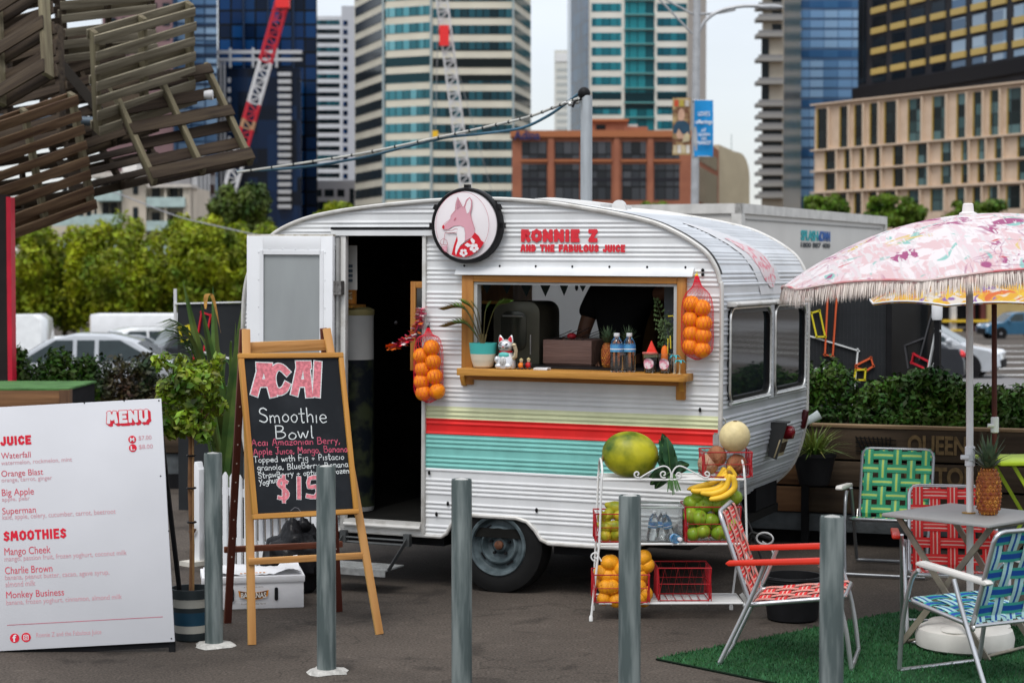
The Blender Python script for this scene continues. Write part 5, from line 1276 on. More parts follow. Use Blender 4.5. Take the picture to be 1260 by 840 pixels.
 for x in (fx0 + .03, fx1 - .002):
  mb.prism([(0, 0), (-.045, 0), (-.045, -.02), (-.02, -.07), (0, -.07)], (x, -.004, sz - .043), (0, 1, 0), (0, 0, 1), .03)
 mb.bx(fx0, fx1, -.03, -.002, sz - .075, sz - .043); mb.build('shelf_bracket', TIMB, van, bevel=.002)
 ax0, ax1, az0, az1 = vl(561, 336, -.03).x, vl(853, 336, -.03).x, vl(561, 337, -.03).z, vl(561, 328, -.03).z
 mb = MB(); mb.prism([(0, az1), (-.018, az1), (-.05, az0), (-.05, az0 - .004), (0, az0 + .004)], (ax0, 0, 0), (0, 1, 0), (0, 0, 1), -(ax1 - ax0)); mb.build('awning_rail', VAN, van)
 mb = MB()
 for k in range(7): mb.ball((ax0 + .05 + k * (ax1 - ax0 - .1) / 6, -.02, az1 + .006), .007, 8, 6)
 mb.ball((ax1 + .05, -.01, az1 - .01), .01, 8, 6); mb.ball((ax1 + .05, -.01, az1 - .035), .01, 8, 6); mb.build('rail_screw', BLACK, van)
 # lower trim
 pts = [(x, z) for x, z in [(-1.20, .322)] + ARCH + [(.80, .322)]]
 mb = MB(); mb.tube([(a, -.004, b - .004) for a, b in pts], .0125, 8); mb.build('lower_trim', DIRTY, van)
 mb = MB()
 for u, v in ((529, 581), (552, 619), (862, 504), (661, 627), (538, 632)): p = vl(u, v); mb.ball((p.x, -.012, p.z), (.009, .008, .014), 8, 6)
 mb.ball((vl(489, 397).x + .0, -.02, vl(489, 397).z), .012, 8, 6); mb.build('fixing', BLACK, van)
 p = vl(882, 540)
 mb = MB(); mb.tube([(1.36, -.02, .80), (1.36, -.02, 1.02)], .014, 8); mb.bx(1.345, 1.375, -.035, -.01, .95, 1.01); mb.tube([(1.372, .02, 1.0), (1.40, .03, 1.02), (1.40, .03, 1.09), (1.375, .02, 1.11)], .004, 6); mb.build('grab_handle', ALU, van)
 # number plate bracket, tail lamps
 c = ve(947, 548, 1.35)
 x = 1.33; a = ve(940, 566, x); b = ve(957, 541, x)
 mb = MB(); mb.prism([(0, .23), (.11, .23), (.045, 0), (-.01, .02)], (1.37, a.y - .02, c.z - .08), (1, 0, 0), (0, 0, 1), .012); mb.bx(1.34, 1.47, a.y - .02, a.y + .11, c.z + .145, c.z + .155); k = mb.build('lamp_bracket', M('bracket_grey', (.035, .036, .036), .5), van)
 mb = MB(); mb.lathe([(.04, 0), (.045, .05), (.04, .09), (.001, .105)], 16, (1.40, a.y + .10, c.z + .085), Matrix.Rotation(pi / 2, 3, 'Y')); mb.build('tail_lamp', M('tail_lamp_dark', (.16, .006, .012), .2), k)
 pm = M('plate_cream', (.40, .33, .20), .6, var=.2, scale=20); pk = M('plate_ink', (.05, .03, .02), .6)
 mb = MB(); mb.box((1.42, a.y + .08, c.z - .01), (.008, .22, .12), Matrix.Rotation(radians(18), 3, 'Y')); q = mb.build('number_plate', pm, k, bevel=.003)
 mb = MB()
 for j in range(6): mb.box((1.425, a.y + .0 + j * .032, c.z - .01), (.006, .014, .07), Matrix.Rotation(radians(18), 3, 'Y'))
 mb.build('plate_mark', pk, q)
 y = ve(979, 520, 1.33).y; zz = ve(979, 515, 1.33).z
 mb = MB(); mb.box((1.385, y, zz), (.045, .05, .13), Matrix.Rotation(radians(12), 3, 'Y')); mb.build('tail_lamp', M('tail_lamp_maroon', (.05, .004, .006), .3), van, bevel=.015)
 # corner steady and cable under the tail
 mb = MB(); P = lambda u, v, w=.35: vl(u, v, w)
 mb.tube([P(903, 600), P(926, 655), P(938, 690)], .008, 6); mb.tube([P(912, 668), P(926, 655), P(948, 662)], .012, 6); mb.tube([P(928, 656), P(905, 700)], .008, 6); mb.build('corner_steady', M('steady_black', (.03, .03, .03), .5, metal=.4), van)
 mb = MB(); mb.tube([P(930, 661) + Vector((.05 * cos(a), 0, .035 * sin(a))) + Vector((.06, -.02, 0)) for a in [2 * pi * k / 16 for k in range(16)]], .006, 6, closed=True); mb.tube([P(938, 666), P(948, 672), P(955, 690)], .006, 6); mb.build('cable_coil', M('cable_white', (.6, .6, .6), .5), van)
 # wheel
 R = Matrix.Rotation(pi / 2, 3, 'X'); r = .295; cz = .295 - .01
 mb = MB(); mb.lathe([(.165, .085), (.18, .095), (.25, .10), (.285, .085), (.295, .05), (.295, -.05), (.285, -.085), (.2, -.09), (.165, -.06)], 40, (-.005, .10, cz), R, caps=False); w = mb.build('wheel', RUBBER, van)
 gm = M('rim_grey', (.035, .05, .055), .55, col2=(.10, .13, .14), scale=9, contrast=(.4, .6))
 mb = MB(); mb.lathe([(.182, .088), (.186, .096), (.180, .104), (.165, .10), (.158, .07), (.145, .058), (.125, .060), (.112, .078), (.104, .080), (.096, .066), (.085, .04), (.06, .034), (.045, .048), (.04, .06), (.001, .062)], 40, (-.005, .10, cz), R, caps=False); mb.build('rim', gm, w)
 mb = MB(); mb.lathe([(.028, .055), (.027, .078), (.02, .082), (.001, .084)], 16, (-.005, .10, cz), R); mb.build('hub_cap', M('rust_cap', (.10, .04, .02), .7, var=.4, scale=40), w)
 mb = MB()
 for j in range(5): a = 2 * pi * j / 5 + .3; mb.lathe([(.009, 0), (.009, .02), (.001, .022)], 6, (-.005 + .062 * cos(a), .10 - .036, cz + .062 * sin(a)), R)
 for j in range(4): a = 2 * pi * j / 4 + .6; mb.box((-.005 + .125 * cos(a), .10 - .062, cz + .125 * sin(a)), (.045, .006, .012), Matrix.Rotation(-a - pi / 2, 3, 'Y'))
 mb.build('wheel_nut', BLACK, w)
 mb = MB(); mb.lathe([(.16, .085), (.295, .05), (.295, -.05), (.16, -.06)], 24, (-.005, WID - .12, cz), R); mb.build('wheel', RUBBER, van)
 mb = MB(); mb.bx(-.36, .32, .02, .30, .56, .60); mb.bx(-.36, .32, .29, .31, .322, .6); mb.bx(-1.15, -.38, .06, WID - .06, .25, .33); mb.bx(.34, .78, .06, WID - .06, .25, .33); mb.tube([(-.005, .1, cz), (-.005, WID - .1, cz)], .035); mb.build('chassis', BLACKM, van)
 # fold-down step
 a, b = vl(428, 655, -.02), vl(508, 657, -.02)
 f0, f1, g0, g1 = vl(420, 697, -.28), vl(487, 703, -.30), vl(428, 686, -.10), vl(507, 692, -.12)
 z = .135; x0, x1 = -1.02, -.585
 mb = MB(); mb.bx(x0, x1, -.34, -.08, z, z + .008); mb.bx(x0, x1, -.345, -.335, z - .03, z + .01)
 for k in range(16):
  for j in range(8): mb.box((x0 + .02 + k * .026, -.32 + j * .03, z + .009), (.014, .005, .003), Matrix.Rotation(.8 if (k + j) % 2 else -.8, 3, 'Z'))
 st = mb.build('step', M('chequer_plate', (.46, .47, .46), .38, metal=.6, var=.2, scale=20), van)
 mb = MB()
 for x in (x0, x1): mb.bar((x, -.02, .30), (x, -.30, z), .03, .005, (1, 0, 0))
 mb.tube([(x0, -.04, .285), (x1, -.04, .285)], .006); mb.tube([(x0, -.03, .255), (x1, -.03, .255)], .008); mb.bx(x0 - .02, x0 + .02, -.05, -.01, .25, .325); mb.bx(x1 - .02, x1 + .02, -.05, -.01, .25, .325); mb.build('step_bracket', M('step_steel', (.10, .105, .105), .45, metal=.6, var=.2), st)
 # roof hatch
 p0, p1 = vl(607, 250, .9), vl(752, 252, .9)
 mb = MB(); zt = vl(680, 244.5, .9).z
 mb.prism([(p0.x, vl(607, 252, .9).z), (p0.x + .03, vl(607, 250, .9).z), (p0.x + .45, zt), (p0.x + .5, zt), (p1.x, vl(752, 251, .9).z), (p1.x, vl(752, 258, .9).z)], (0, .7, -.0), (1, 0, 0), (0, 0, 1), .6); mb.build('roof_hatch', M('hatch_white', (.58, .575, .56), .5, var=.06), van, bevel=.008)
 c = vl(763, 255, .9); mb = MB(); mb.lathe([(.001, 0), (.045, 0), (.045, .03), (.001, .03)], 20, (c.x, .9, c.z), R); mb.bx(c.x - .03, c.x + .05, .86, .9, c.z - .08, c.z); mb.build('hatch_hinge', M('hatch_white', (.58, .575, .56)), van)
 # timber framed mirror-like pane standing inside the doorway
 x0, x1, z0, z1 = -.635, -.49, vl(489, 455, .12).z, vl(489, 346, .12).z
 mb = MB(); w_ = .035
 mb.bx(x0, x0 + w_, .10, .13, z0, z1); mb.bx(x0 + w_, x1, .10, .13, z1 - .04, z1); mb.bx(x0 + w_, x1, .10, .13, z0, z0 + .045); k = mb.build('side_window', TIMBZ, van, bevel=.003)
 mb = MB(); mb.bx(x0 + w_, x1, .112, .118, z0 + .045, z1 - .04); mb.build('pane', DGLASS, k, smooth=0)
fittings()

# round light-up sign with the fox emblem
def roundel():
 c = vl(575, 277.5, -.05); r = (vl(617, 277, -.05).x - vl(534, 277, -.05).x) / 2 * 1.0; R = Matrix.Rotation(pi / 2, 3, 'X')
 mb = MB(); mb.lathe([(r * .85, -.02), (r * 1.02, -.015), (r * 1.03, .04), (r * 1.0, .055), (r * .955, .055), (r * .935, .045), (r * .93, .0)], 56, (c.x, -.03, c.z), R)
 for a in (90, 28, 152, 0, 180): mb.box((c.x + r * 1.03 * cos(radians(a)), -.05, c.z + r * 1.04 * sin(radians(a))), (.03, .04, .03), Matrix.Rotation(-radians(a - 90), 3, 'Y'))
 s = mb.build('round_sign', BLACK, van)
 mb = MB(); mb.lathe([(r * .94, .035), (r * .92, .048), (r * .7, .056), (.001, .06)], 56, (c.x, -.03, c.z), R); mb.build('sign_face', M('sign_face', (.82, .77, .78), .35, var=.02), s)
 k = r * 2 * .94 / 618.0
 def Q(pts): return [((x - 380) * k, (425 - y) * k) for x, y in pts]
 o = Vector((c.x, -.0945, c.z)); EX, EY = (1, 0, 0), (0, 0, 1)
 pk = M('fox_pink', (.70, .36, .42), .5, var=.03); rd = M('fox_red', (.62, .012, .025), .5, var=.03); wh = M('fox_white', (.84, .79, .80), .5, var=.02)
 def shape(pts, mat, lift, nm):
  mb = MB(); mb.prism(Q(pts), o + Vector((0, -lift, 0)), EX, EY, .001); mb.build(nm, mat, s, smooth=0)
 head = [(180, 440), (190, 415), (215, 395), (245, 370), (250, 340), (270, 310), (292, 292), (298, 230), (315, 172), (335, 210), (362, 262), (378, 250), (400, 195), (432, 175), (455, 205), (452, 260), (440, 320), (452, 370), (475, 440), (482, 505), (440, 540), (385, 565), (390, 500), (380, 445), (340, 428), (280, 430), (225, 460), (190, 462)]
 shape(head, pk, .0, 'emblem_head')
 shape([(390, 265), (405, 215), (432, 185), (445, 215), (440, 265), (425, 310), (405, 320)], wh, .0012, 'emblem_ear')
 shape([(305, 285), (308, 240), (316, 190), (328, 220), (345, 258)], M('fox_pink2', (.58, .27, .33), .5), .0012, 'emblem_ear')
 shape([(195, 470), (240, 465), (280, 440), (340, 432), (378, 448), (388, 500), (385, 570), (345, 600), (320, 640), (300, 690), (292, 660), (300, 610), (318, 560), (310, 500), (270, 488), (220, 490)], wh, .0012, 'emblem_chest')
 shape([(168, 425), (182, 420), (188, 438), (182, 462), (162, 445)], rd, .0014, 'emblem_nose')
 shape([(482, 488), (520, 520), (545, 560), (572, 575), (545, 620), (500, 662), (450, 690), (390, 705), (320, 705), (258, 685), (280, 600), (310, 520), (318, 560), (300, 610), (295, 660), (302, 690), (330, 620), (385, 580), (440, 545)], rd, .0006, 'emblem_shirt')
 mb = MB()
 for cx, cy, rr in ((375, 668, 42), (478, 625, 48)):
  for j in range(5):
   a = 2 * pi * j / 5 + .3; px, py = cx + rr * .55 * cos(a), cy + rr * .5 * sin(a)
   mb.prism(Q([(px + rr * .40 * cos(q), py + rr * .36 * sin(q)) for q in [2 * pi * i / 12 for i in range(12)]][::-1]), o + Vector((0, -.002, 0)), EX, EY, .001)
 for l in ([(385, 598), (410, 580), (445, 595), (450, 610), (415, 618)], [(440, 550), (455, 535), (485, 560), (478, 590), (455, 580)]): mb.prism(Q(l), o + Vector((0, -.002, 0)), EX, EY, .001)
 mb.build('emblem_flower', wh, s, smooth=0)
 shape([(368, 660), (382, 656), (388, 672), (374, 680)], rd, .0034, 'emblem_flower_centre')
 mb = MB(); ln = lambda pts, w: mb.ribbon(Q(pts), w * k, o, EX, EY, .0035)
 ln([(190, 470), (255, 470), (290, 455), (318, 458)], 3.5); ln([(195, 492), (260, 490), (310, 486)], 3.5); ln([(195, 490), (185, 550), (178, 590)], 4)
 ln([(150, 590), (152, 560), (180, 540), (212, 560), (220, 595)], 4); ln([(140, 580), (165, 598), (220, 598)], 4); ln([(158, 598), (172, 640), (200, 665)], 3); ln([(216, 598), (212, 655)], 3)
 ln([(280, 378), (292, 372), (302, 362)], 5); ln([(285, 368), (300, 356)], 4); ln([(380, 265), (398, 205), (428, 178), (453, 200), (455, 260), (440, 320), (455, 380), (485, 460)], 3); ln([(292, 292), (298, 230), (315, 172), (340, 220), (365, 265)], 3); ln([(180, 415), (245, 368), (252, 335), (292, 292)], 2.5)
 ring = [(362 + 258 * cos(radians(a)), 420 + 290 * sin(radians(a))) for a in range(-205, 40, 5)]; ln(ring, 3)
 ln([(572, 575), (560, 600), (500, 662), (450, 690), (390, 705), (320, 705), (258, 685), (200, 660)], 2)
 mb.build('emblem_line', M('fox_line', (.50, .10, .14), .5), s, smooth=0)
 shape([(162, 612), (215, 605), (212, 660), (185, 650)], pk, .001, 'emblem_cup')
roundel()
a, b = vl(640, 298, -.012), vl(736, 282, -.012)
bubble('RONNIE Z', M('van_lettering', (.68, .03, .045), .5, var=.08, scale=30), van, (a.x, b.x, a.z, b.z), .0248, o=(0, -.0085, 0), gap=.30)
a, b = vl(640, 310, -.012), vl(769.5, 301, -.012)
bubble('AND THE FABULOUS JUICE', M('van_lettering', (.68, .03, .045)), van, (a.x, b.x, a.z, b.z), .0132, o=(0, -.0085, 0), gap=.34)
# ------------------------------------------------------------------ bollards
def bollards():
 data = [(262, 557, 'between the menu board and the easel', .98), (401, 573, 'in front of the chalkboard easel', 1.0), (568, 589, 'in front of the van wheel', 1.0), (775, 609, 'in front of the fruit rack', 1.0), (1024, 635, 'beside the red lawn chair, nearest the camera', 1.0)]
 for i, (u, v, lab, h_) in enumerate(data):
  Y = (CAMH - 1.0) * F / (v - 330) * .9975; x = at(u, v, Y).x
  t = thing('bollard', 'grey galvanised steel bollard ' + lab, 'bollard', (x, Y, 0), (0, 0, i * 1.3), 'row of steel bollards')
  mb = MB(); R = .0465; mb.lathe([(R, -.02), (R, .99), (R - .002, 1.0), (R - .005, 1.0), (R - .006, .992)], 32); mb.build('pipe', GALV, t)
  mb = MB(); mb.lathe([(R - .005, .985), (R * .6, 1.0), (.001, 1.006)], 24); mb.build('cap', CONCR, t)
  r = random.Random(i); rad = [.095 + r.uniform(-.02, .03) for _ in range(14)]
  mb = MB(); k = 14; vs = [(rad[j] * cos(2 * pi * j / k), rad[j] * sin(2 * pi * j / k), .002) for j in range(k)] + [(rad[j] * .78 * cos(2 * pi * j / k), rad[j] * .78 * sin(2 * pi * j / k), .018) for j in range(k)] + [(0, 0, .022)]
  mb.add(vs, [(j, (j + 1) % k, (j + 1) % k + k, j + k) for j in range(k)] + [(j + k, (j + 1) % k + k, 2 * k) for j in range(k)]); mb.build('concrete_footing', M('footing', (.40, .39, .36), .9, var=.25, scale=30, bump=.4), t)
bollards()

# ------------------------------------------------------------------ menu board
def menu():
 Y = 9.85; o = at(215, 789, Y); roll = radians(3.1); S_ = F / Y * .9986
 t = thing('menu_board', 'white printed menu board with red lettering standing at the left', 'menu board', o, (radians(-1.5), -roll, 0))
 W_, H_ = .985, 1.237
 def q(u, v):
  du, dv = u - 215, v - 789
  return ((du * cos(roll) - dv * sin(roll)) / S_ , (-du * sin(roll) - dv * cos(roll)) / S_)
 mb = MB(); mb.bx(-W_, 0, 0, .012, 0, H_); mb.build('panel', BOARDW, t, bevel=.002)
 mb = MB()
 for x in (-W_ + .03, -.02): mb.bx(x - .015, x + .015, .013, .04, -.062, H_ - .02)
 mb.bx(-W_ + .03, -.02, .014, .036, .02, .05); mb.bx(-W_ + .03, -.02, .014, .036, H_ - .08, H_ - .05); mb.bx(-W_, -.002, .015, .03, -.03, .02)
 for x in (-W_ + .03, -.02): mb.bar((x, .03, H_ - .1), (x, .42, -.07), .03, .02, (1, 0, 0))
 mb.build('stand', BLACKM, t)
 mb = MB()
 for u, v in ((104, 494), (153, 491), (196, 491), (198, 584), (208, 652), (211, 785)):
  x, z = q(u, v); mb.ball((x, -.001, z), (.004, .002, .004), 8, 4)
 mb.build('rivet', BLACK, t)
 O = (0, -.0012, 0)
 def T(body, mat, u0, u1, vb, vt, fat=0, sp=1, nm='lettering', dx=0, dz=0, lift=0):
  x0, z0 = q(u0, vb); x1, _ = q(u1, vb - (u1 - u0) * tan(roll)); z1 = z0 + (vb - vt) / S_
  return text(body, mat, t, (x0 + dx, x1 + dx, z0 + dz, z1 + dz), o=O, fat=fat, spacing=sp, thick=.004, name=nm, lift=lift)
 wh = M('menu_letter_white', (.78, .78, .80), .45, var=.02)
 def BT(body, mat, u0, u1, vb, vt, w, dx=0, dz=0, lift=0, grow=0):
  x0, z0 = q(u0, vb); x1, _ = q(u1, vb - (u1 - u0) * tan(roll)); bubble(body, mat, t, (x0 + dx - grow, x1 + dx + grow, z0 + dz - grow, z0 + (vb - vt) / S_ + dz + grow), w + 2 * grow, o=O, lift=lift, gap=.30)
 BT('MENU', LRED, 131.5, 184, 520, 504.5, .017, dx=.011, dz=-.011, grow=.003); BT('MENU', LRED, 131.5, 184, 520, 504.5, .017, dx=.006, dz=-.006, grow=.003, lift=.0006); BT('MENU', LRED, 131.5, 184, 520, 504.5, .017, grow=.0032, lift=.0012); BT('MENU', wh, 131.5, 184, 520, 504.5, .017, lift=.002)
 BT('JUICE', LRED, 0, 39, 547, 535.5, .0125); BT('SMOOTHIES', LRED, 3.5, 82, 665, 652.5, .0118)
 pr = M('menu_item_red', (.66, .09, .13), .5, var=.04); pf = M('menu_small_pink', (.68, .37, .41), .5, var=.03)
 T('Waterfall', pr, 1, 37.5, 563, 555.5); T('watermelon, rockmelon, mint', pf, 1, 88.5, 571.5, 565.5)
 T('Orange Blast', pr, 1.5, 53, 587.5, 577.5); T('orange, carrot, ginger', pf, 1.5, 64, 593.5, 587)
 T('Big Apple', pr, 2, 41.5, 611.5, 600.5); T('apple, pear', pf, 2, 36.5, 617, 610.5)
 T('Superman', pr, 2.5, 44, 634, 623.5); T('kale, apple, celery, cucumber, carrot, beetroot', pf, 2.5, 142.5, 640, 632)
 T('Mango Cheek', pr, 5, 62, 685, 673); T('mango, passion fruit, frozen yoghurt, coconut milk', pf, 5, 156, 691.5, 683.5)
 T('Charlie Brown', pr, 5.5, 64, 705.5, 696.5); T('banana, peanut butter, cacao, agave syrup,', pf, 5.5, 134.5, 714.5, 706.5); T('almond milk', pf, 6, 43, 721.5, 714.5)
 T('Monkey Business', pr, 7, 78.5, 738, 727); T('banana, frozen yoghurt, cinnamon, almond milk', pf, 7, 150, 745.5, 737.5)
 T('Ronnie Z and the Fabulous Juice', pf, 44, 124.5, 785.5, 778)
 T('$7.00', pf, 171, 187, 540.5, 534.5, .004); T('$8.00', pf, 171.5, 188.5, 551.5, 545.5, .004)
 mb = MB(); x0, z0 = q(8, 768.5); x1, z1 = q(200, 755); mb.ribbon([(x0, z0), (x1, z0)], .003, O, (1, 0, 0), (0, 0, 1)); mb.build('rule_line', M('menu_rule', (.55, .12, .18), .5), t)
 for u, v, rr, ch in ((163, 539, 4.8, 'M'), (163.8, 549.5, 4.8, 'L'), (17, 784.5, 5.8, 'f')):
  x, z = q(u, v); r = rr / S_; mb = MB(); mb.prism([(x + r * cos(a), z + r * sin(a)) for a in [2 * pi * j / 28 for j in range(28)]], (0, -.002, 0), (1, 0, 0), (0, 0, 1), .001); b = mb.build('disc', LRED, t, smooth=0)
  w_, h_ = (r * .55, r * .55) if ch != 'f' else (r * .42, r * .75); text(ch, wh, b, (x - w_, x + w_, z - h_, z + h_), o=(0, -.0035, 0), fat=.02, thick=.002)
 x, z = q(31.2, 783.5); r = 5.8 / S_
 mb = MB(); mb.prism([(x + r * cos(a), z + r * sin(a)) for a in [2 * pi * j / 28 for j in range(28)]], (0, -.002, 0), (1, 0, 0), (0, 0, 1), .001); b = mb.build('disc', LRED, t, smooth=0)
 mb = MB(); p = rrect(x - r * .5, x + r * .5, z - r * .5, z + r * .5, r * .2); mb.ribbon(p + [p[0]], r * .13, (0, -.0035, 0), (1, 0, 0), (0, 0, 1)); c_ = [(x + r * .24 * cos(a), z + r * .24 * sin(a)) for a in [2 * pi * j / 16 for j in range(17)]]; mb.ribbon(c_, r * .13, (0, -.0035, 0), (1, 0, 0), (0, 0, 1)); mb.ribbon([(x + r * .28, z + r * .3), (x + r * .36, z + r * .3)], r * .12, (0, -.0035, 0), (1, 0, 0), (0, 0, 1)); mb.build('camera_icon', wh, b, smooth=0)
menu()

# ------------------------------------------------------------------ easel with the chalkboard
GL = {  # handwriting: strokes in a unit-high box, x-height .55, with advance width
 'A': (.62, [[(0, 0), (.28, 1), (.56, 0)], [(.1, .38), (.46, .38)]]), 'B': (.6, [[(.05, 0), (.05, 1)], [(.05, 1), (.4, .95), (.45, .72), (.3, .55), (.05, .52)], [(.05, .52), (.45, .5), (.55, .25), (.35, .02), (.05, 0)]]),
 'F': (.5, [[(.05, 0), (.05, 1), (.48, 1)], [(.05, .52), (.38, .52)]]), 'J': (.5, [[(.05, 1), (.5, 1)], [(.32, 1), (.32, .15), (.18, 0), (.02, .12)]]), 'M': (.7, [[(.02, 0), (.08, 1), (.32, .3), (.58, 1), (.64, 0)]]),
 'P': (.52, [[(.05, 0), (.05, 1), (.38, .97), (.48, .75), (.36, .52), (.05, .48)]]), 'S': (.55, [[(.48, .88), (.3, 1), (.08, .88), (.1, .65), (.4, .45), (.48, .2), (.3, 0), (.02, .1)]]), 'T': (.55, [[(0, 1), (.55, .97)], [(.27, 1), (.25, 0)]]),
 'Y': (.5, [[(0, 1), (.24, .55)], [(.5, 1), (.12, 0)]]),
 'a': (.5, [[(.42, .5), (.22, .56), (.04, .3), (.12, .02), (.3, .06), (.42, .5), (.40, .1), (.5, .02)]]), 'b': (.46, [[(.05, 1), (.05, 0), (.3, 0), (.42, .25), (.3, .5), (.06, .42)]]), 'c': (.42, [[(.38, .48), (.2, .56), (.04, .28), (.18, 0), (.4, .08)]]),
 'd': (.5, [[(.4, .45), (.2, .54), (.04, .26), (.18, 0), (.38, .12)], [(.42, 1), (.42, 0)]]), 'e': (.46, [[(.05, .28), (.4, .32), (.34, .52), (.16, .55), (.03, .28), (.18, 0), (.42, .08)]]), 'f': (.36, [[(.36, .95), (.2, .98), (.16, .8), (.15, 0)], [(.02, .52), (.32, .52)]]),
 'g': (.48, [[(.4, .48), (.2, .55), (.04, .3), (.18, .06), (.38, .16)], [(.42, .55), (.40, -.25), (.2, -.38), (.04, -.26)]]), 'h': (.48, [[(.05, 1), (.05, 0)], [(.05, .35), (.25, .55), (.4, .42), (.4, 0)]]), 'i': (.2, [[(.08, .52), (.08, 0)]]), 'l': (.22, [[(.1, 1), (.08, .1), (.16, 0)]]),
 'm': (.7, [[(.04, .52), (.05, 0)], [(.05, .35), (.2, .55), (.32, .42), (.32, 0)], [(.32, .38), (.48, .55), (.6, .4), (.6, 0)]]), 'n': (.48, [[(.05, .54), (.05, 0)], [(.05, .36), (.24, .55), (.4, .4), (.4, 0)]]), 'o': (.46, [[(.22, .55), (.05, .35), (.08, .08), (.26, 0), (.42, .22), (.38, .46), (.22, .55)]]),
 'p': (.48, [[(.06, .52), (.04, -.38)], [(.05, .42), (.25, .56), (.42, .36), (.3, .06), (.06, .08)]]), 'r': (.36, [[(.06, .53), (.06, 0)], [(.06, .32), (.2, .54), (.34, .48)]]), 's': (.4, [[(.34, .48), (.18, .56), (.06, .42), (.32, .2), (.22, 0), (.03, .06)]]), 't': (.38, [[(.16, .95), (.16, .06), (.3, 0)], [(.0, .6), (.36, .6)]]),
 'u': (.48, [[(.05, .54), (.06, .1), (.22, 0), (.38, .14)], [(.40, .54), (.40, 0)]]), 'w': (.6, [[(.02, .54), (.14, .02), (.28, .45), (.42, .02), (.56, .56)]]), 'y': (.46, [[(.04, .54), (.2, .12)], [(.42, .56), (.12, -.38)]]), 'z': (.42, [[(.04, .52), (.38, .52), (.04, .02), (.42, .02)]]), 'x': (.4, [[(.03, .52), (.38, 0)], [(.38, .52), (.03, 0)]]), 'q': (.4, [[(0, 0), (.3, .3)]]), 'v': (.44, [[(.03, .54), (.2, 0), (.42, .55)]]), 'k': (.42, [[(.05, 1), (.05, 0)], [(.38, .5), (.05, .24), (.4, 0)]]),
 ',': (.2, [[(.1, .06), (.03, -.16)]]), '+': (.5, [[(.05, .3), (.42, .3)], [(.23, .5), (.23, .08)]]), ' ': (.34, []),
}
def handwriting(body, mat, parent, x0, x1, zb, zcap, slope, w, seed=1, lift=.0015):
 r = random.Random(seed); adv = [GL[c][0] + .08 for c in body]; k = (x1 - x0) / sum(adv); h = zcap; mb = MB(); x = 0
 for c, a in zip(body, adv):
  jz, js = r.uniform(-.05, .05), r.uniform(.92, 1.06)
  for st in GL[c][1]:
   P = [Vector((p[0] + r.uniform(-.015, .015), p[1] * js + jz + r.uniform(-.015, .015), 0)) for p in st]
   P = spline(P, 4) if len(P) > 2 else P
   pts = [(x0 + (x + p.x) * k, zb + (x + p.x) * k * slope + p.y * h) for p in P]
   mb.ribbon(pts, w * r.uniform(.85, 1.15), (0, 0, lift), (1, 0, 0), (0, 1, 0))
  x += a
 return mb.build('chalk_writing', mat, parent, smooth=0)
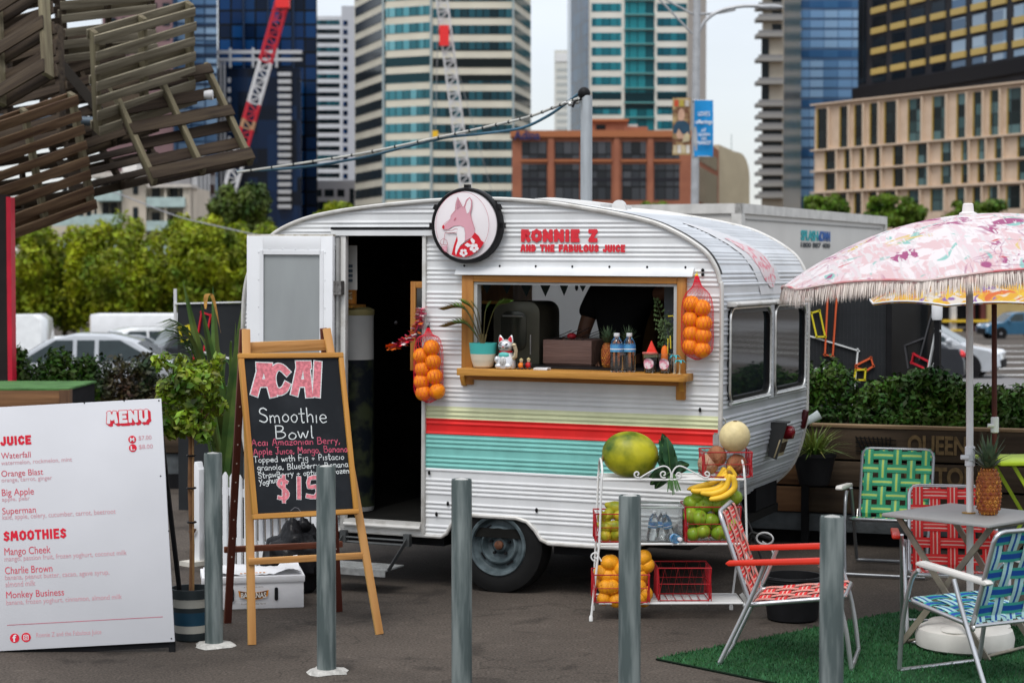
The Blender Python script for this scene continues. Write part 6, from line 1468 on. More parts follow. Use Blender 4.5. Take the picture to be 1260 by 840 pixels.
def easel():
 fl, fr, bl, br = gp(310, 793), gp(467, 780), gp(280, 766), gp(417, 752)
 lt = at(303, 405, 10.42); rt = at(402, 404, 10.66)
 t = thing('easel', 'wooden easel holding the hand chalked price board', 'easel', (fl + fr) / 2)
 o = t.location.copy()
 def leg(a, b, w, d, m, nm='leg'):
  a = Vector(a); b = Vector(b); z = (b - a); L = z.length; z.normalize(); x = (fr - fl).normalized(); x = (x - z * x.dot(z)).normalized(); y = z.cross(x)
  M4 = Matrix((x, y, z)).transposed().to_4x4(); M4.translation = a - o
  mb = MB(); mb.bx(-w / 2, w / 2, -d / 2, d / 2, 0, L); ob = mb.build(nm, m, t, bevel=.003); ob.matrix_local = M4; return ob, L, M4
 leg(fl, lt + Vector((0, -.01, 0)), .042, .022, PINE); leg(fr, rt + Vector((0, -.01, 0)), .042, .022, PINE)
 back = Vector((-.02, .035, 0))
 lb, L, M4 = leg(bl, lt + back + Vector((0, 0, .0)), .04, .022, DKWOOD); rb, _, _ = leg(br, rt + back, .04, .022, DKWOOD)
 for ob_, LL in ((lb, L), (rb, L)):
  mb = MB()
  for k in range(9): mb.ball((0, -.0115, .38 + k * .105), (.0045, .002, .0045), 8, 4)
  h_ = mb.build('peg_hole', M('peg_pale', (.6, .5, .42), .6), ob_)
 def cross(u0, v0, u1, v1, A, B, m, w=.034, dy=0):
  mb = MB(); p = at(u0, v0, A) - o; q_ = at(u1, v1, B) - o; d = (q_ - p); L_ = d.length; x = d.normalized(); z = Vector((0, 0, 1)); y = z.cross(x).normalized(); z = x.cross(y)
  M_ = Matrix((x, y, z)).transposed().to_4x4(); M_.translation = p; mb.bx(0, L_, -.012 + dy, .012 + dy, -w / 2, w / 2); ob = mb.build('cross_bar', m, t, bevel=.003); ob.matrix_local = M_
 cross(306, 690.5, 448, 683, 10.12, 10.42, PINEX); cross(276, 676, 421, 669, 10.70, 11.02, M_wood('easel_dark_cross', (0.24, 0.075, 0.03), (0.15, 0.045, 0.02), 'X', .55))
 cross(302, 428, 407, 424, 10.42, 10.66, PINEX, .06)
 # board
 c = thing('chalkboard', 'black framed chalkboard with pink block letters resting on the easel', 'chalkboard')
 B0, B1, B2 = at(311, 639, 10.10), at(441, 632, 10.40), at(298, 435, 10.31)
 m = basis(B0, B1, B2); c.matrix_world = m; Wb = (B1 - B0).length; yv = B2 - B0; Hb = yv.dot(m.col[1].to_3d())
 sh = yv.dot(m.col[0].to_3d()) / Hb
 A2 = np.array([[441 - 311, 632 - 639], [298 - 311, 435 - 639]], float)      # px per (1,0), (0,1)
 inv = np.linalg.inv(A2)
 def q(u, v):
  a, b = np.array([u - 311, v - 639]) @ inv; return a * Wb, b * Hb
 mb = MB(); mb.bx(.01, Wb - .01, .01, Hb - .01, -.012, 0); mb.build('slate', CHALKB, c)
 fw = .028
 for nm, b_, mm in (('frame_rail', (0, Wb, 0, fw), TIMB), ('frame_rail', (0, Wb, Hb - fw, Hb), TIMB)):
  mb = MB(); mb.bx(b_[0], b_[1], b_[2], b_[3], -.014, .014); mb.build(nm, TIMB, c, bevel=.003)
 tmy = M_wood('timber_orange_side', (0.55, 0.27, 0.055), (0.36, 0.15, 0.028), 'Y', .5)
 for b_ in ((0, fw), (Wb - fw, Wb)):
  mb = MB(); mb.bx(b_[0], b_[1], fw, Hb - fw, -.0135, .0135); mb.build('frame_stile', tmy, c, bevel=.003)
 # block letters: wide pink strokes with a white outline
 nlift = 0.0
 def block_letter(strokes, w, nm):
  nonlocal nlift
  for mat, ww, l in ((CHW, w * 1.30, .0015), (CHP, w, .0025)):
   mb = MB()
   for st in strokes:
    P = [q(*p) for p in st]; nlift += .00005; mb.ribbon(P, ww, (0, 0, l + nlift % .0009), (1, 0, 0), (0, 1, 0))
   mb.build(nm if l > .002 else nm + '_outline', mat, c, smooth=0)
 w = .040
 block_letter([[(317, 483), (326, 451)], [(323, 450), (336, 450)], [(331, 450), (339, 484)], [(322, 471), (334, 470)]], w, 'block_letter')
 cc = [(357, 456), (351, 450.5), (345, 450), (340.5, 456), (339, 465), (341, 476), (346, 481), (353, 478), (356.5, 472)]
 block_letter([[(p.x, p.y) for p in spline([Vector((a, b, 0)) for a, b in cc], 3)]], w * .9, 'block_letter')
 block_letter([[(366, 481), (374, 447)], [(372, 446), (384, 445.5)], [(381, 446), (384, 483)], [(371, 469), (382, 468.5)]], w, 'block_letter')
 block_letter([[(396, 444.5), (393, 482)]], w * 1.05, 'block_letter')
 block_letter([[(346, 614), (358, 616)]], w * .0 + .001, 'block_letter') if False else None
 s5 = [(353, 593), (346, 590), (343, 596), (349, 601), (354, 607), (351, 613), (343, 612)]
 block_letter([[(p.x, p.y) for p in spline([Vector((a, b, 0)) for a, b in s5], 3)], [(349.5, 586), (349, 617)]], w * .45, 'price_letter')
 block_letter([[(368, 588), (367.5, 612)]], w * .55, 'price_letter')
 f5 = [(392, 587), (381, 588), (380, 599), (388, 598), (391, 604), (387, 611), (378, 610)]
 block_letter([[(p.x, p.y) for p in spline([Vector((a, b, 0)) for a, b in f5], 2)]], w * .5, 'price_letter')
 sc = Hb / 204.
 def H(body, mat, u0, v0, u1, v1, cap, wd, seed):
  x0, z0 = q(u0, v0); x1, z1 = q(u1, v1); handwriting(body, mat, c, x0, x1, z0, cap * sc, (z1 - z0) / (x1 - x0), wd, seed)
 H('Smoothie', CHW, 322, 519, 407, 518, 17, .0058, 1); H('Bowl', CHW, 341, 540, 391, 538, 15, .0058, 2)
 H('Acai Amazonian Berry,', CHR, 312, 549, 422, 543.5, 8, .0040, 3); H('Apple Juice, Mango, Banana', CHR, 314, 560, 431, 554, 8, .0040, 4)
 H('Topped with Fig + Pistacio', CHW, 314, 569.5, 426, 563.5, 7.2, .0037, 5); H('granola, BlueBerry, Banana', CHW, 318, 579, 431, 573, 7, .0037, 6)
 H('StrawBerry + optional frozen', CHW, 319, 588.5, 432, 580.5, 6.8, .0037, 7); H('Yoghurt', CHW, 320, 598, 346, 592, 6.8, .0037, 8)
 mb = MB(); P = [q(*p) for p in ((357, 628), (362, 624), (366, 625), (369, 629))]; mb.ribbon(P, .004, (0, 0, .0015), (1, 0, 0), (0, 1, 0)); mb.build('chalk_smudge', M('chalk_grey', (.12, .12, .13), .9), c, smooth=0)
easel()

# ------------------------------------------------------------------ carton and bag
def carton():
 a = gp(250, 751); b = gp(374, 747); d = (b - a); d.z = 0; L = d.length
 t = thing('banana_carton', 'white cardboard banana carton on the asphalt behind the easel', 'carton', a, (0, 0, math.atan2(d.y, d.x)))
 H_ = .185; D = .34; cb = M('carton_white', (.70, .70, .71), .75, var=.05, scale=5, bump=.15, bscale=12)
 mb = MB(); mb.bx(0, L, 0, D, 0, H_); mb.build('box', cb, t, bevel=.006)
 mb = MB(); mb.bx(-.006, L + .006, -.007, D + .006, H_ - .035, H_ + .004); mb.build('lid', cb, t, bevel=.004)
 r = random.Random(2); mb = MB()
 mb.grid(lambda i, j: (L * .02 + L * .96 * i, .01 + D * .95 * j, H_ + .008 + .022 * max(0, sin(i * 9 + j * 5)) * (.4 + i) + r.uniform(0, .008) + (.03 if i > .8 else 0) * j), 24, 8); mb.build('plastic_sheet', M('plastic_white', (.74, .74, .75), .4, var=.04, trans=.1), t, smooth=80)
 pt = lambda u, v: ((Vector(at(u, v, 11.1)) - a).dot(d.normalized()), at(u, v, 11.08).z)
 mb = MB()
 for u in (285.5, 340.5):
  x, z = pt(u, 732); mb.prism(rrect(x - .010, x + .010, z - .038, z + .038, .009), (0, -.0085, 0), (1, 0, 0), (0, 0, 1), .004)
 mb.build('hand_hole', BLACKM, t, smooth=0)
 x0, z0 = pt(293, 740); x1, z1 = pt(331, 726); cx = (x0 + x1) / 2; cz = (z0 + z1) / 2
 def bent(s_):
  k = 18; w_ = (x1 - x0) / 2 * s_
  top = [(cx + w_ * (-1 + 2 * i / k), cz + .018 * s_ + .012 * ((-1 + 2 * i / k) ** 2)) for i in range(k + 1)]; bot = [(cx + w_ * (1 - 2 * i / k) * .92, cz - .024 * s_ + .018 * ((1 - 2 * i / k) ** 2)) for i in range(k + 1)]
  return top + bot
 mb = MB(); mb.prism(bent(1.0), (0, -.0085, 0), (1, 0, 0), (0, 0, 1), .001); e = mb.build('label_patch', M('label_orange', (.65, .24, .02), .6), t, smooth=0)
 mb = MB(); mb.prism(bent(.88), (0, -.0092, 0), (1, 0, 0), (0, 0, 1), .001); mb.build('label_core', M('label_brown', (.12, .05, .02), .6), e, smooth=0)
 text('BANANAS', M('label_white', (.75, .73, .68), .6), e, (x0 + .015, x1 - .015, cz - .014, cz + .018), o=(0, -.0105, 0), fat=.02, thick=.003)
 ob = M('label_ink', (.18, .14, .12), .6)
 text('AUSTRALIAN', ob, e, (cx - .055, cx + .055, z1 + .012, z1 + .019), o=(0, -.0085, 0), thick=.003, spacing=1.4); text('fresh from the farm', ob, e, (cx - .07, cx + .07, z0 - .02, z0 - .010), o=(0, -.0085, 0), thick=.003)
 mb = MB();
 for k in range(9): mb.box((x0 + .02 + k * .022, .04 + .004 * k, H_ + .0165), (.012, .02, .001))
 mb.build('lid_print', M('label_orange', (.65, .24, .02)), t)
 w = thing('rubbish_bag', 'crumpled black plastic rubbish bag behind the carton', 'rubbish bag', (-1.30, 11.72, 0))
 rr = random.Random(5); import mathutils
 def f(v):
  n = mathutils.noise.noise(v * 2.3) * .28 + mathutils.noise.noise(v * 6.1) * .13; up = max(0, v.z)
  return 1 + n - .25 * up * (abs(v.x))
 mb = MB(); mb.ball((0, 0, .2), (.21, .16, .22), 36, 24, f=f); mb.ball((.04, 0, .40), (.05, .04, .05), 16, 10, f=f)
 mb.build('bag', M('bag_black', (.008, .008, .009), .28, var=.2, bump=.35, bscale=18), w, smooth=60)
carton()

# ------------------------------------------------------------------ fruit rack
RM = Matrix.Translation((.44, 10.76, 0)) @ Matrix.Rotation(radians(1.0), 4, 'Z'); RI = RM.inverted()
def rk(u, v, y=0.0):
 o = RI @ Vector((0, 0, CAMH)); d = RI.to_3x3() @ Vector(ray(u, v)); k = (y - o.y) / d.y; return o + d * k
ZT, ZM, ZB = rk(800, 590).z, rk(800, 669).z, rk(800, 742).z
XL, XR = rk(742, 590).x, rk(915, 590).x
def rack():
 t = thing('fruit_rack', 'white wire plant stand with three shelves holding fruit beside the van', 'shelf rack'); t.matrix_world = RM
 D = .30; zt = rk(745, 572).z
 for x0, sg in ((XL, -1), (XR, 1)):
  xa = rk(727, 764).x if sg < 0 else rk(909, 742).x + .03
  for y, yf in ((0, -.02), (D, D + .02)):
   top = Vector((x0 + .006 * sg, D / 2, zt + .01));
   mb = MB(); mb.tube([(xa + (0.03 * -sg if y else 0), yf, .012), (x0 + .02 * sg, y, ZM), (x0 + .008 * sg, y, ZT), (x0 + .004 * sg, y, ZT + .02)] + [(x0 + .004 * sg, D / 2 + (y - D / 2) * cos(radians(a)), ZT + .02 + (zt - ZT - .0) * sin(radians(a))) for a in (20, 40, 60, 80, 90)], .0065, 8); l = mb.build('leg', WWIRE, t)
   mb = MB(); mb.lathe([(.011, 0), (.011, .02), (.008, .03)], 12, (xa + (0.03 * -sg if y else 0), yf, 0)); mb.build('foot', WWIRE, l)
 for z, xa, xb in ((ZT, XL, XR), (ZM, XL - .015, XR + .01), (ZB, XL - .02, XR + .0)):
  mb = MB(); mb.tube([(xa, 0, z), (xb, 0, z), (xb, D, z), (xa, D, z)], .0065, 8, closed=True)
  for k in range(12): mb.tube([(xa, D * (k + 1) / 13, z - .004), (xb, D * (k + 1) / 13, z - .004)], .003, 6)
  for k in range(3): mb.tube([(xa + (xb - xa) * (k + 1) / 4, 0, z - .006), (xa + (xb - xa) * (k + 1) / 4, D, z - .006)], .0035, 6)
  mb.build('shelf', WWIRE, t)
 mb = MB(); y = -.004
 def sc(pts, r=.0042): mb.tube([tuple(rk(u, v, y)) for u, v in pts], r, 6)
 spl = lambda p: [(q.x, q.y) for q in spline([Vector((a, b, 0)) for a, b in p], 4)]
 spiral = lambda cx, cy, r0, a0, turns, dirn: [(cx + r0 * (1 - .75 * k / 16) * cos(radians(a0 + dirn * turns * 360 * k / 16)), cy + r0 * (1 - .75 * k / 16) * sin(radians(a0 + dirn * turns * 360 * k / 16))) for k in range(17)]
 sc(spl([(787, 588), (800, 580), (814, 573.5), (822, 575), (825.5, 582), (825, 588)])); sc(spl([(827, 588), (827.5, 581), (832, 574.5), (839, 573.5), (852, 580), (868, 588)]))
 sc(spiral(784, 583, 4.5, 60, 1.1, 1)); sc(spiral(816.5, 583, 5, 60, 1.1, 1)); sc(spiral(834.5, 584, 4.5, 120, 1.1, -1)); sc(spiral(869.5, 583, 4.5, 120, 1.1, -1))
 mb.build('scroll_work', WWIRE, t)
 mb = MB(); sc(spiral(732.5, 684, 6, 90, 1.2, 1)); sc([(733, 678), (740, 690)]); mb.build('side_scroll', WWIRE, t)
rack()
def basket(label, x0, x1, y0, y1, z0, h, lean=0.0):
 t = thing('wire_basket', label, 'basket', group='red wire baskets on the rack'); t.matrix_world = RM @ Matrix.Translation((x0, y0, z0))
 w, d = x1 - x0, y1 - y0; mb = MB(); r = .0032
 def ring(z, g=0): return [(-g, -g, z), (w + g, -g, z), (w + g, d + g, z), (-g, d + g, z)]
 g = .012
 mb.tube(ring(0.004), r * 1.3, 6, closed=True); mb.tube(ring(h * .52, g * .5), r * .8, 6, closed=True); mb.tube(ring(h, g), r * 1.2, 6, closed=True); mb.build('frame', RWIRE, t)
 mb = MB()
 for a, b in (((-g, -g), (w + g, -g)), ((w + g, -g), (w + g, d + g)), ((w + g, d + g), (-g, d + g)), ((-g, d + g), (-g, -g))):
  n = max(4, int(hypot(b[0] - a[0], b[1] - a[1]) / .034)); n += n % 2; P = []
  for k in range(n + 1): s_ = k / n; up = k % 2; P.append((a[0] + (b[0] - a[0]) * s_, a[1] + (b[1] - a[1]) * s_, h if up else .004))
  mb.tube(P, r * .85, 5)
 for k in range(1, 6): mb.tube([(w * k / 6, 0, .002), (w * k / 6, d, .002)], r * .7, 5)
 for x in (0, w):
  for y in (0, d): mb.tube([(x, y, .004), (x + (g if x else -g), y + (g if y else -g), h)], r, 6)
 mb.build('wires', RWIRE, t); return t
zb = lambda u0, v: rk(u0, v, .03).z
bk_c = (rk(868, 588, .05).x, rk(922, 588, .05).x); bk_a = (rk(845, 668, .03).x, rk(908, 668, .03).x); bk_p = (rk(735, 668, .03).x, rk(776, 668).x); bk_o = (rk(733, 748, 0).x, rk(796, 748, 0).x); bk_e = (rk(812, 740, .03).x, rk(872, 740, .03).x)
basket('red wire basket of coconuts on the top shelf of the rack', *bk_c, .03, .26, ZT + .008, rk(870, 558, .03).z - ZT)
basket('red wire basket piled with green apples on the middle shelf', *bk_a, .0, .24, ZM + .008, rk(870, 625, .0).z - ZM)
basket('red wire basket of pears at the left of the middle shelf', *bk_p, .01, .22, ZM + .008, rk(740, 634, .0).z - ZM)
basket('red wire basket full of oranges on the bottom shelf', *bk_o, -.02, .20, ZB + .006, rk(740, 708, -.02).z - ZB)
basket('empty red wire basket on the bottom shelf of the rack', *bk_e, .02, .25, ZB + .008, rk(840, 700, .02).z - ZB)

# fruit: one mesh per kind, every fruit an object of its own
def proto(name, mats, build):
 mb = MB(); build(mb); o = mb.build(name, mats, None, smooth=80); return o
def fruit(p, label, cat, P, first, group=None, rot=None, sc=1.0):
 o = p if not first else p
 o = p if p.get('used') is None else p.copy()
 if p.get('used') is not None: COL.objects.link(o)
 p['used'] = 1
 o.location = P; o.rotation_euler = rot if rot is not None else (random.uniform(0, 6), random.uniform(0, 6), random.uniform(0, 6)); o.scale = (sc, sc, sc)
 tag(o, label, cat, group)
 return o
def clean():
 for o in bpy.data.objects:
  if 'used' in o: del o['used']
OR = .040
def orange_shape(mb):
 mb.ball((0, 0, 0), (OR, OR, OR * .95), 20, 14); mb.ball((0, 0, OR * .935), (.006, .006, .003), 8, 4)
p_or = proto('orange', ORNG, orange_shape); p_ory = proto('orange', ORNGY, orange_shape)
def apple_f(v): return 1 - .18 * math.exp(-((v.x ** 2 + v.y ** 2) / .08)) * (1 if v.z > 0 else .7) + .04 * v.z
p_ap = proto('apple', [APPLE, STEM], lambda mb: (mb.ball((0, 0, 0), (.037, .037, .034), 20, 14, f=apple_f), setattr(mb, 'cur', 1), mb.tube([(0, 0, .024), (.002, 0, .042)], .0015, 5)))
def pear_shape(mb):
 mb.lathe([(.001, -.042), (.018, -.041), (.032, -.025), (.035, -.006), (.030, .014), (.020, .034), (.014, .048), (.008, .056), (.001, .058)], 20); mb.cur = 1; mb.tube([(0, 0, .055), (.004, 0, .07), (.010, 0, .082)], [.0022, .0018, .0022], 6)
p_pe = proto('pear', [PEAR, STEM], pear_shape)
rr = random.Random(12)
def put_fruit(p, label, cat, pts, depth, group, sc=(1, 1), rot=None):
 for (u, v) in pts:
  y = depth + rr.uniform(-.012, .012); fruit(p, label, cat, RM @ rk(u, v, y), False, group, rot(rr) if rot else None, rr.uniform(*sc))
# apples
G = 'green apples in the wire basket'
put_fruit(p_ap, 'green apple seen through the front of its red wire basket on the rack', 'apple', [(849.5, 633.5), (853, 656), (865, 653), (875, 640), (892, 636), (896, 655), (884, 655), (861, 637), (903, 645)], .05, G, (1.15, 1.25))
put_fruit(p_ap, 'green apple behind the front row in the red wire basket', 'apple', [(856, 645), (868, 647), (879, 648), (891, 645), (902, 653), (863, 626), (898, 628), (887, 628)], .13, G, (1.15, 1.25))
put_fruit(p_ap, 'green apple heaped above the rim of the red wire basket, under the bananas', 'apple', [(850, 618.5), (859, 612), (868, 620), (893, 617.5), (904, 612), (872, 613), (881, 620), (856, 622)], .08, G, (1.18, 1.3))
G = 'pears in the wire basket'
prt = lambda r: (r.uniform(.9, 2.0), r.uniform(-.4, .4), r.uniform(0, 6))
put_fruit(p_pe, 'green pear inside the red wire basket at the left of the rack', 'pear', [(744, 648), (756, 647), (745, 659), (757, 658), (768, 650), (768, 660)], .06, G, (.95, 1.05), prt)
put_fruit(p_pe, 'green pear heaped on top of the pear basket', 'pear', [(750, 632), (757, 624), (764, 633), (743, 637)], .09, G, (1.0, 1.1), prt)
G = 'oranges in the wire basket'
put_fruit(p_ory, 'orange seen through the front wires of the basket on the lowest shelf', 'orange', [(743, 736), (758, 738), (772, 738), (788, 735), (745, 722), (753, 722), (768, 722), (786, 722), (794, 730)], .03, G, (1.0, 1.12))
put_fruit(p_ory, 'orange deeper inside the basket on the lowest shelf', 'orange', [(750, 730), (764, 730), (779, 730), (792, 738), (741, 716), (776, 716), (790, 712)], .11, G, (.95, 1.05))
put_fruit(p_ory, 'orange heaped on top of the basket on the lowest shelf', 'orange', [(749, 692), (758, 706), (740, 704), (792, 686), (785, 697), (772, 690), (796, 695), (765, 700), (752, 684 + 8), (787, 707), (748, 708)], .06, G, (1.05, 1.2))
# watermelon, melon, coconuts
def melon(name, label, cat, u, v, y, r, mat, rot):
 t = thing(name, label, cat, RM @ rk(u, v, y)); mb = MB(); mb.ball((0, 0, 0), r, 36, 24); mb.build('rind', mat, t, smooth=80, rot=rot)
 return t
k = F and 10.95 / F
w = melon('watermelon', 'large mottled green and yellow watermelon on the top shelf', 'watermelon', 775.5, 559, .15, (35 * k, 27 * k, 28.5 * k), WMEL, (0, radians(8), 0))
mb = MB(); mb.ball((-34 * k, -.02, -.02), (.008, .02, .02), 10, 6); mb.build('stem_scar', M('scar', (.2, .14, .05), .8), w)
w = melon('rockmelon', 'round cream melon on top of the coconuts', 'melon', 904, 537, .14, (19 * k, 19 * k, 20 * k), MELON, (.4, .3, 0))
mb = MB(); mb.ball((.0, -.02, 19.6 * k), (.012, .012, .003), 10, 6); mb.build('stem_scar', M('scar', (.2, .14, .05)), w)
for u, v, lab in ((871, 571, 'pale brown coconut at the left of the top basket'), (882, 561, 'reddish coconut in the middle of the top basket'), (906, 571, 'brown coconut beneath the cream melon')):
 melon('coconut', lab, 'coconut', u, v, .14, (.056, .056, .060), M('coconut_husk_pale', (.36, .20, .12), .9, col2=(.46, .30, .20), scale=22, bump=.6, bscale=60) if u == 871 else COCO, (.5, .6, u))
# kale bunch hanging over the shelf edge
def kale():
 t = thing('kale_bunch', 'dark green bunch of kale hanging over the top shelf', 'kale', RM @ rk(825, 588, .08)); o = rk(825, 588, .08)
 r = random.Random(6); mb = MB();
 tips = [(815, 533), (820, 537), (811, 540), (808, 560), (816, 545), (826, 550), (804, 583), (800, 596), (797, 590), (806, 601), (848, 571), (844, 578), (812, 552)]
 mbs = MB()
 for u, v in tips:
  a = rk(825 + r.uniform(-4, 4), 580, .08 + r.uniform(-.05, .05)) - o; b = rk(u, v, .10 + r.uniform(-.06, .06)) - o; P = spline([a, a.lerp(b, .5) + Vector((0, -.02, .015)), b], 6); n = len(P); d = (b - a); sd = d.cross(Vector((r.uniform(-.6, .6), -1, .2))).normalized(); w = min(.035, d.length * .25)
  vs = []
  for k_, q in enumerate(P):
   s_ = k_ / (n - 1); ww = w * sin(pi * min(1, .12 + s_ * .88)) + .002; nz = d.cross(sd).normalized() * .008
   vs += [q - sd * ww + nz * r.uniform(-1, 1), q - sd * ww * .5 + nz * r.uniform(-.6, 1), q, q + sd * ww * .5 + nz * r.uniform(-.6, 1), q + sd * ww + nz * r.uniform(-1, 1)]
  mb.add(vs, [(5 * i + c, 5 * i + c + 1, 5 * i + c + 6, 5 * i + c + 5) for i in range(n - 1) for c in range(4)])
  mbs.tube([q + Vector((0, -.003, 0)) for q in P[:-1]], .003, 5)
 for i in range(11):
  a = rk(822 + i * .8, 583, .05) - o; b = rk(822 + i * 1.6, 604 + r.uniform(-3, 5), -.03) - o; mbs.tube([a, a.lerp(b, .4) + Vector((0, -.03, 0)), b], [.002, .003, .003], 6)
 mb.build('leaves', KALE, t, smooth=60); mbs.build('stalks', KALES, t)
kale()
def bananas():
 c = RM @ rk(893, 577, .06); t = thing('banana_bunch', 'bunch of yellow bananas lying on the apples', 'bananas', c); o = rk(893, 577, .06)
 hub = rk(896, 581, .07) - o
 P_ = [([(896, 583), (876, 594), (846, 602)], .05), ([(898, 584), (884, 600), (861, 604), (850, 603)], .02), ([(899, 583), (893, 600), (877, 607), (862, 606)], -.01), ([(902, 584), (904, 600), (890, 611), (873, 614)], -.03), ([(896, 578), (886, 588), (870, 597)], .08), ([(892, 575), (888, 583), (880, 592)], .10), ([(896, 574), (903, 584), (905, 594)], .05)]
 for pts, y in P_:
  P = spline([rk(u, v, y) - o for u, v in pts], 6); n = len(P)
  rad = [.007 + .0115 * sin(pi * min(1, .14 + .80 * i / (n - 1))) ** .6 for i in range(n)]; rad[-1] = .005; rad[0] = .008
  mb = MB(); mb.tube(P, rad, 7); f = mb.build('banana', BANA, t, smooth=60)
  mb = MB(); mb.ball(P[-1], .0037, 8, 6); mb.build('tip', BANT, f)
 mb = MB(); mb.tube([rk(899, 583, .04) - o, rk(897, 572, .06) - o], [.016, .011], 8); mb.build('stem', M('banana_stem', (.35, .22, .04), .6, var=.3, scale=30), t)
bananas()
def tub():
 x0, x1 = rk(788, 668, .02).x, rk(840, 668, .02).x; z1 = rk(800, 624, .02).z; z0 = ZM + .01; d = .22
 t = thing('plastic_tub', 'clear plastic tub holding water bottles on the middle shelf', 'tub'); t.matrix_world = RM @ Matrix.Translation((x0, .02, z0)); w = x1 - x0; h = z1 - z0; e = .004
 mb = MB(); mb.bx(0, w, 0, e, 0, h); mb.bx(0, w, d - e, d, 0, h); mb.bx(0, e, e, d - e, 0, h); mb.bx(w - e, w, e, d - e, 0, h); mb.bx(e, w - e, e, d - e, 0, e); mb.build('box', TUBC, t, smooth=0)
 mb = MB(); mb.tube([(-.004, -.004, h), (w + .004, -.004, h), (w + .004, d + .004, h), (-.004, d + .004, h)], .005, 6, closed=True); mb.build('rim', M('tub_rim', (.55, .62, .56), .3, trans=.4), t)
 return t
tub()
def bottle(name, label, mat4, h=.20, r=.032, lab=True, group=None, bandz=(.42, .62)):
 t = thing_m(name, label, 'bottle', mat4, group)
 mb = MB(); mb.lathe([(.001, .004), (r * .8, 0), (r, .008), (r, h * .40), (r * .94, h * .44), (r, h * .48), (r, h * .70), (r * .8, h * .80), (r * .42, h * .89), (r * .38, h * .93), (.001, h * .93)], 24); mb.build('body', CLEAR, t)
 mb = MB(); mb.lathe([(r * .44, h * .91), (r * .46, h * .915), (r * .46, h * .995), (r * .42, h), (.001, h)], 20); mb.build('cap', WHITE, t)
 if lab:
  mb = MB(); mb.lathe([(r + .0006, h * bandz[0]), (r + .0008, h * (bandz[0] + .01)), (r + .0008, h * (bandz[1] - .01)), (r + .0006, h * bandz[1])], 24); mb.build('label', M('bottle_label_blue', (.02, .12, .42), .4, col2=(.12, .40, .55), scale=30), t)
  mb = MB(); mb.lathe([(r + .0012, h * (bandz[0] + .06)), (r + .0012, h * (bandz[0] + .085))], 24); mb.build('label_line', WHITE, t)
for i, (u, v, lab, rot) in enumerate([(801, 652, 'water bottle standing at the left of the clear tub', (0, .12, 0)), (826, 655, 'water bottle leaning at the right of the clear tub', (0, -.25, 0)), (823, 661, 'water bottle lying with its cap to the front of the tub', (1.5, 0, .3)), (812, 655, 'water bottle at the back of the clear tub', (-.2, .1, 0))]):
 p = rk(u, 664 if i != 2 else v, [.07, .12, .09, .17][i]); m = RM @ Matrix.Translation(p) @ Euler(rot).to_matrix().to_4x4()
 bottle('water_bottle', lab, m, .165, .026)
# ------------------------------------------------------------------ nets of oranges on the van
NETM = M('net_red', (.70, .02, .05), .5, var=.1)
def net(label, us, w, top, name='orange_net', hook=None, lab2=''):
 pts = [vl(u, v, w) for u, v in us]; tp = vl(*top, -.02)
 t = thing(name, label, 'net bag', VM @ tp, (0, 0, -TH)); cx = sum(p.x for p in pts) / len(pts)
 zt = max(p.z for p in pts) + OR; zb_ = min(p.z for p in pts) - OR
 for i, p in enumerate(pts): fruit(p_or, lab2, 'orange', VM @ p, False, 'oranges in the net ' + lab2[26:], None, 1.26)
 prof = [(.006, 0), (.012, -.01), (.03, (zt - tp.z) * .5), (.07, zt - tp.z + .02), (.092, zt - tp.z - .05), (.094, (zt + zb_) / 2 - tp.z), (.092, zb_ - tp.z + .05), (.06, zb_ - tp.z + .005), (.01, zb_ - tp.z - .02)]
 n = 22; mb = MB(); off = Vector((cx - tp.x, w + .02, 0))
 P = spline([Vector((r, z, 0)) for r, z in prof], 4)
 for k in range(n):
  for sg in (1, -1):
   L = []
   for i, q in enumerate(P):
    a = 2 * pi * k / n + sg * i * .11; s_ = min(1, i / 10); L.append(Vector((cos(a) * q.x, sin(a) * q.x * .66, q.y)) + off * s_)
   mb.tube(L, .0009, 3, caps=False)
 mb.build('netting', NETM, t)
 mb = MB(); mb.ball((0, 0, -.005), (.012, .01, .016), 8, 6); mb.tube([(0, 0, 0), (.0, .012, .02), (0, .02, .03)], .002, 5); mb.build('tie', M('tag_yellow', (.7, .5, .02), .5) if lab2.endswith('window') else BLACK, t)
net('red net bag of oranges hanging right of the serving window', [(851, 374), (864, 379), (850, 393), (866, 398), (851, 410), (865, 413), (850, 426), (864, 430)], -.075, (857, 339), lab2='orange in the red net bag right of the serving window')
net('red net bag of oranges hanging beside the doorway', [(531, 428), (518, 438), (533, 445), (520, 454), (535, 463), (519, 469), (521, 483), (538, 481)], -.075, (527, 403), lab2='orange in the red net bag beside the doorway')
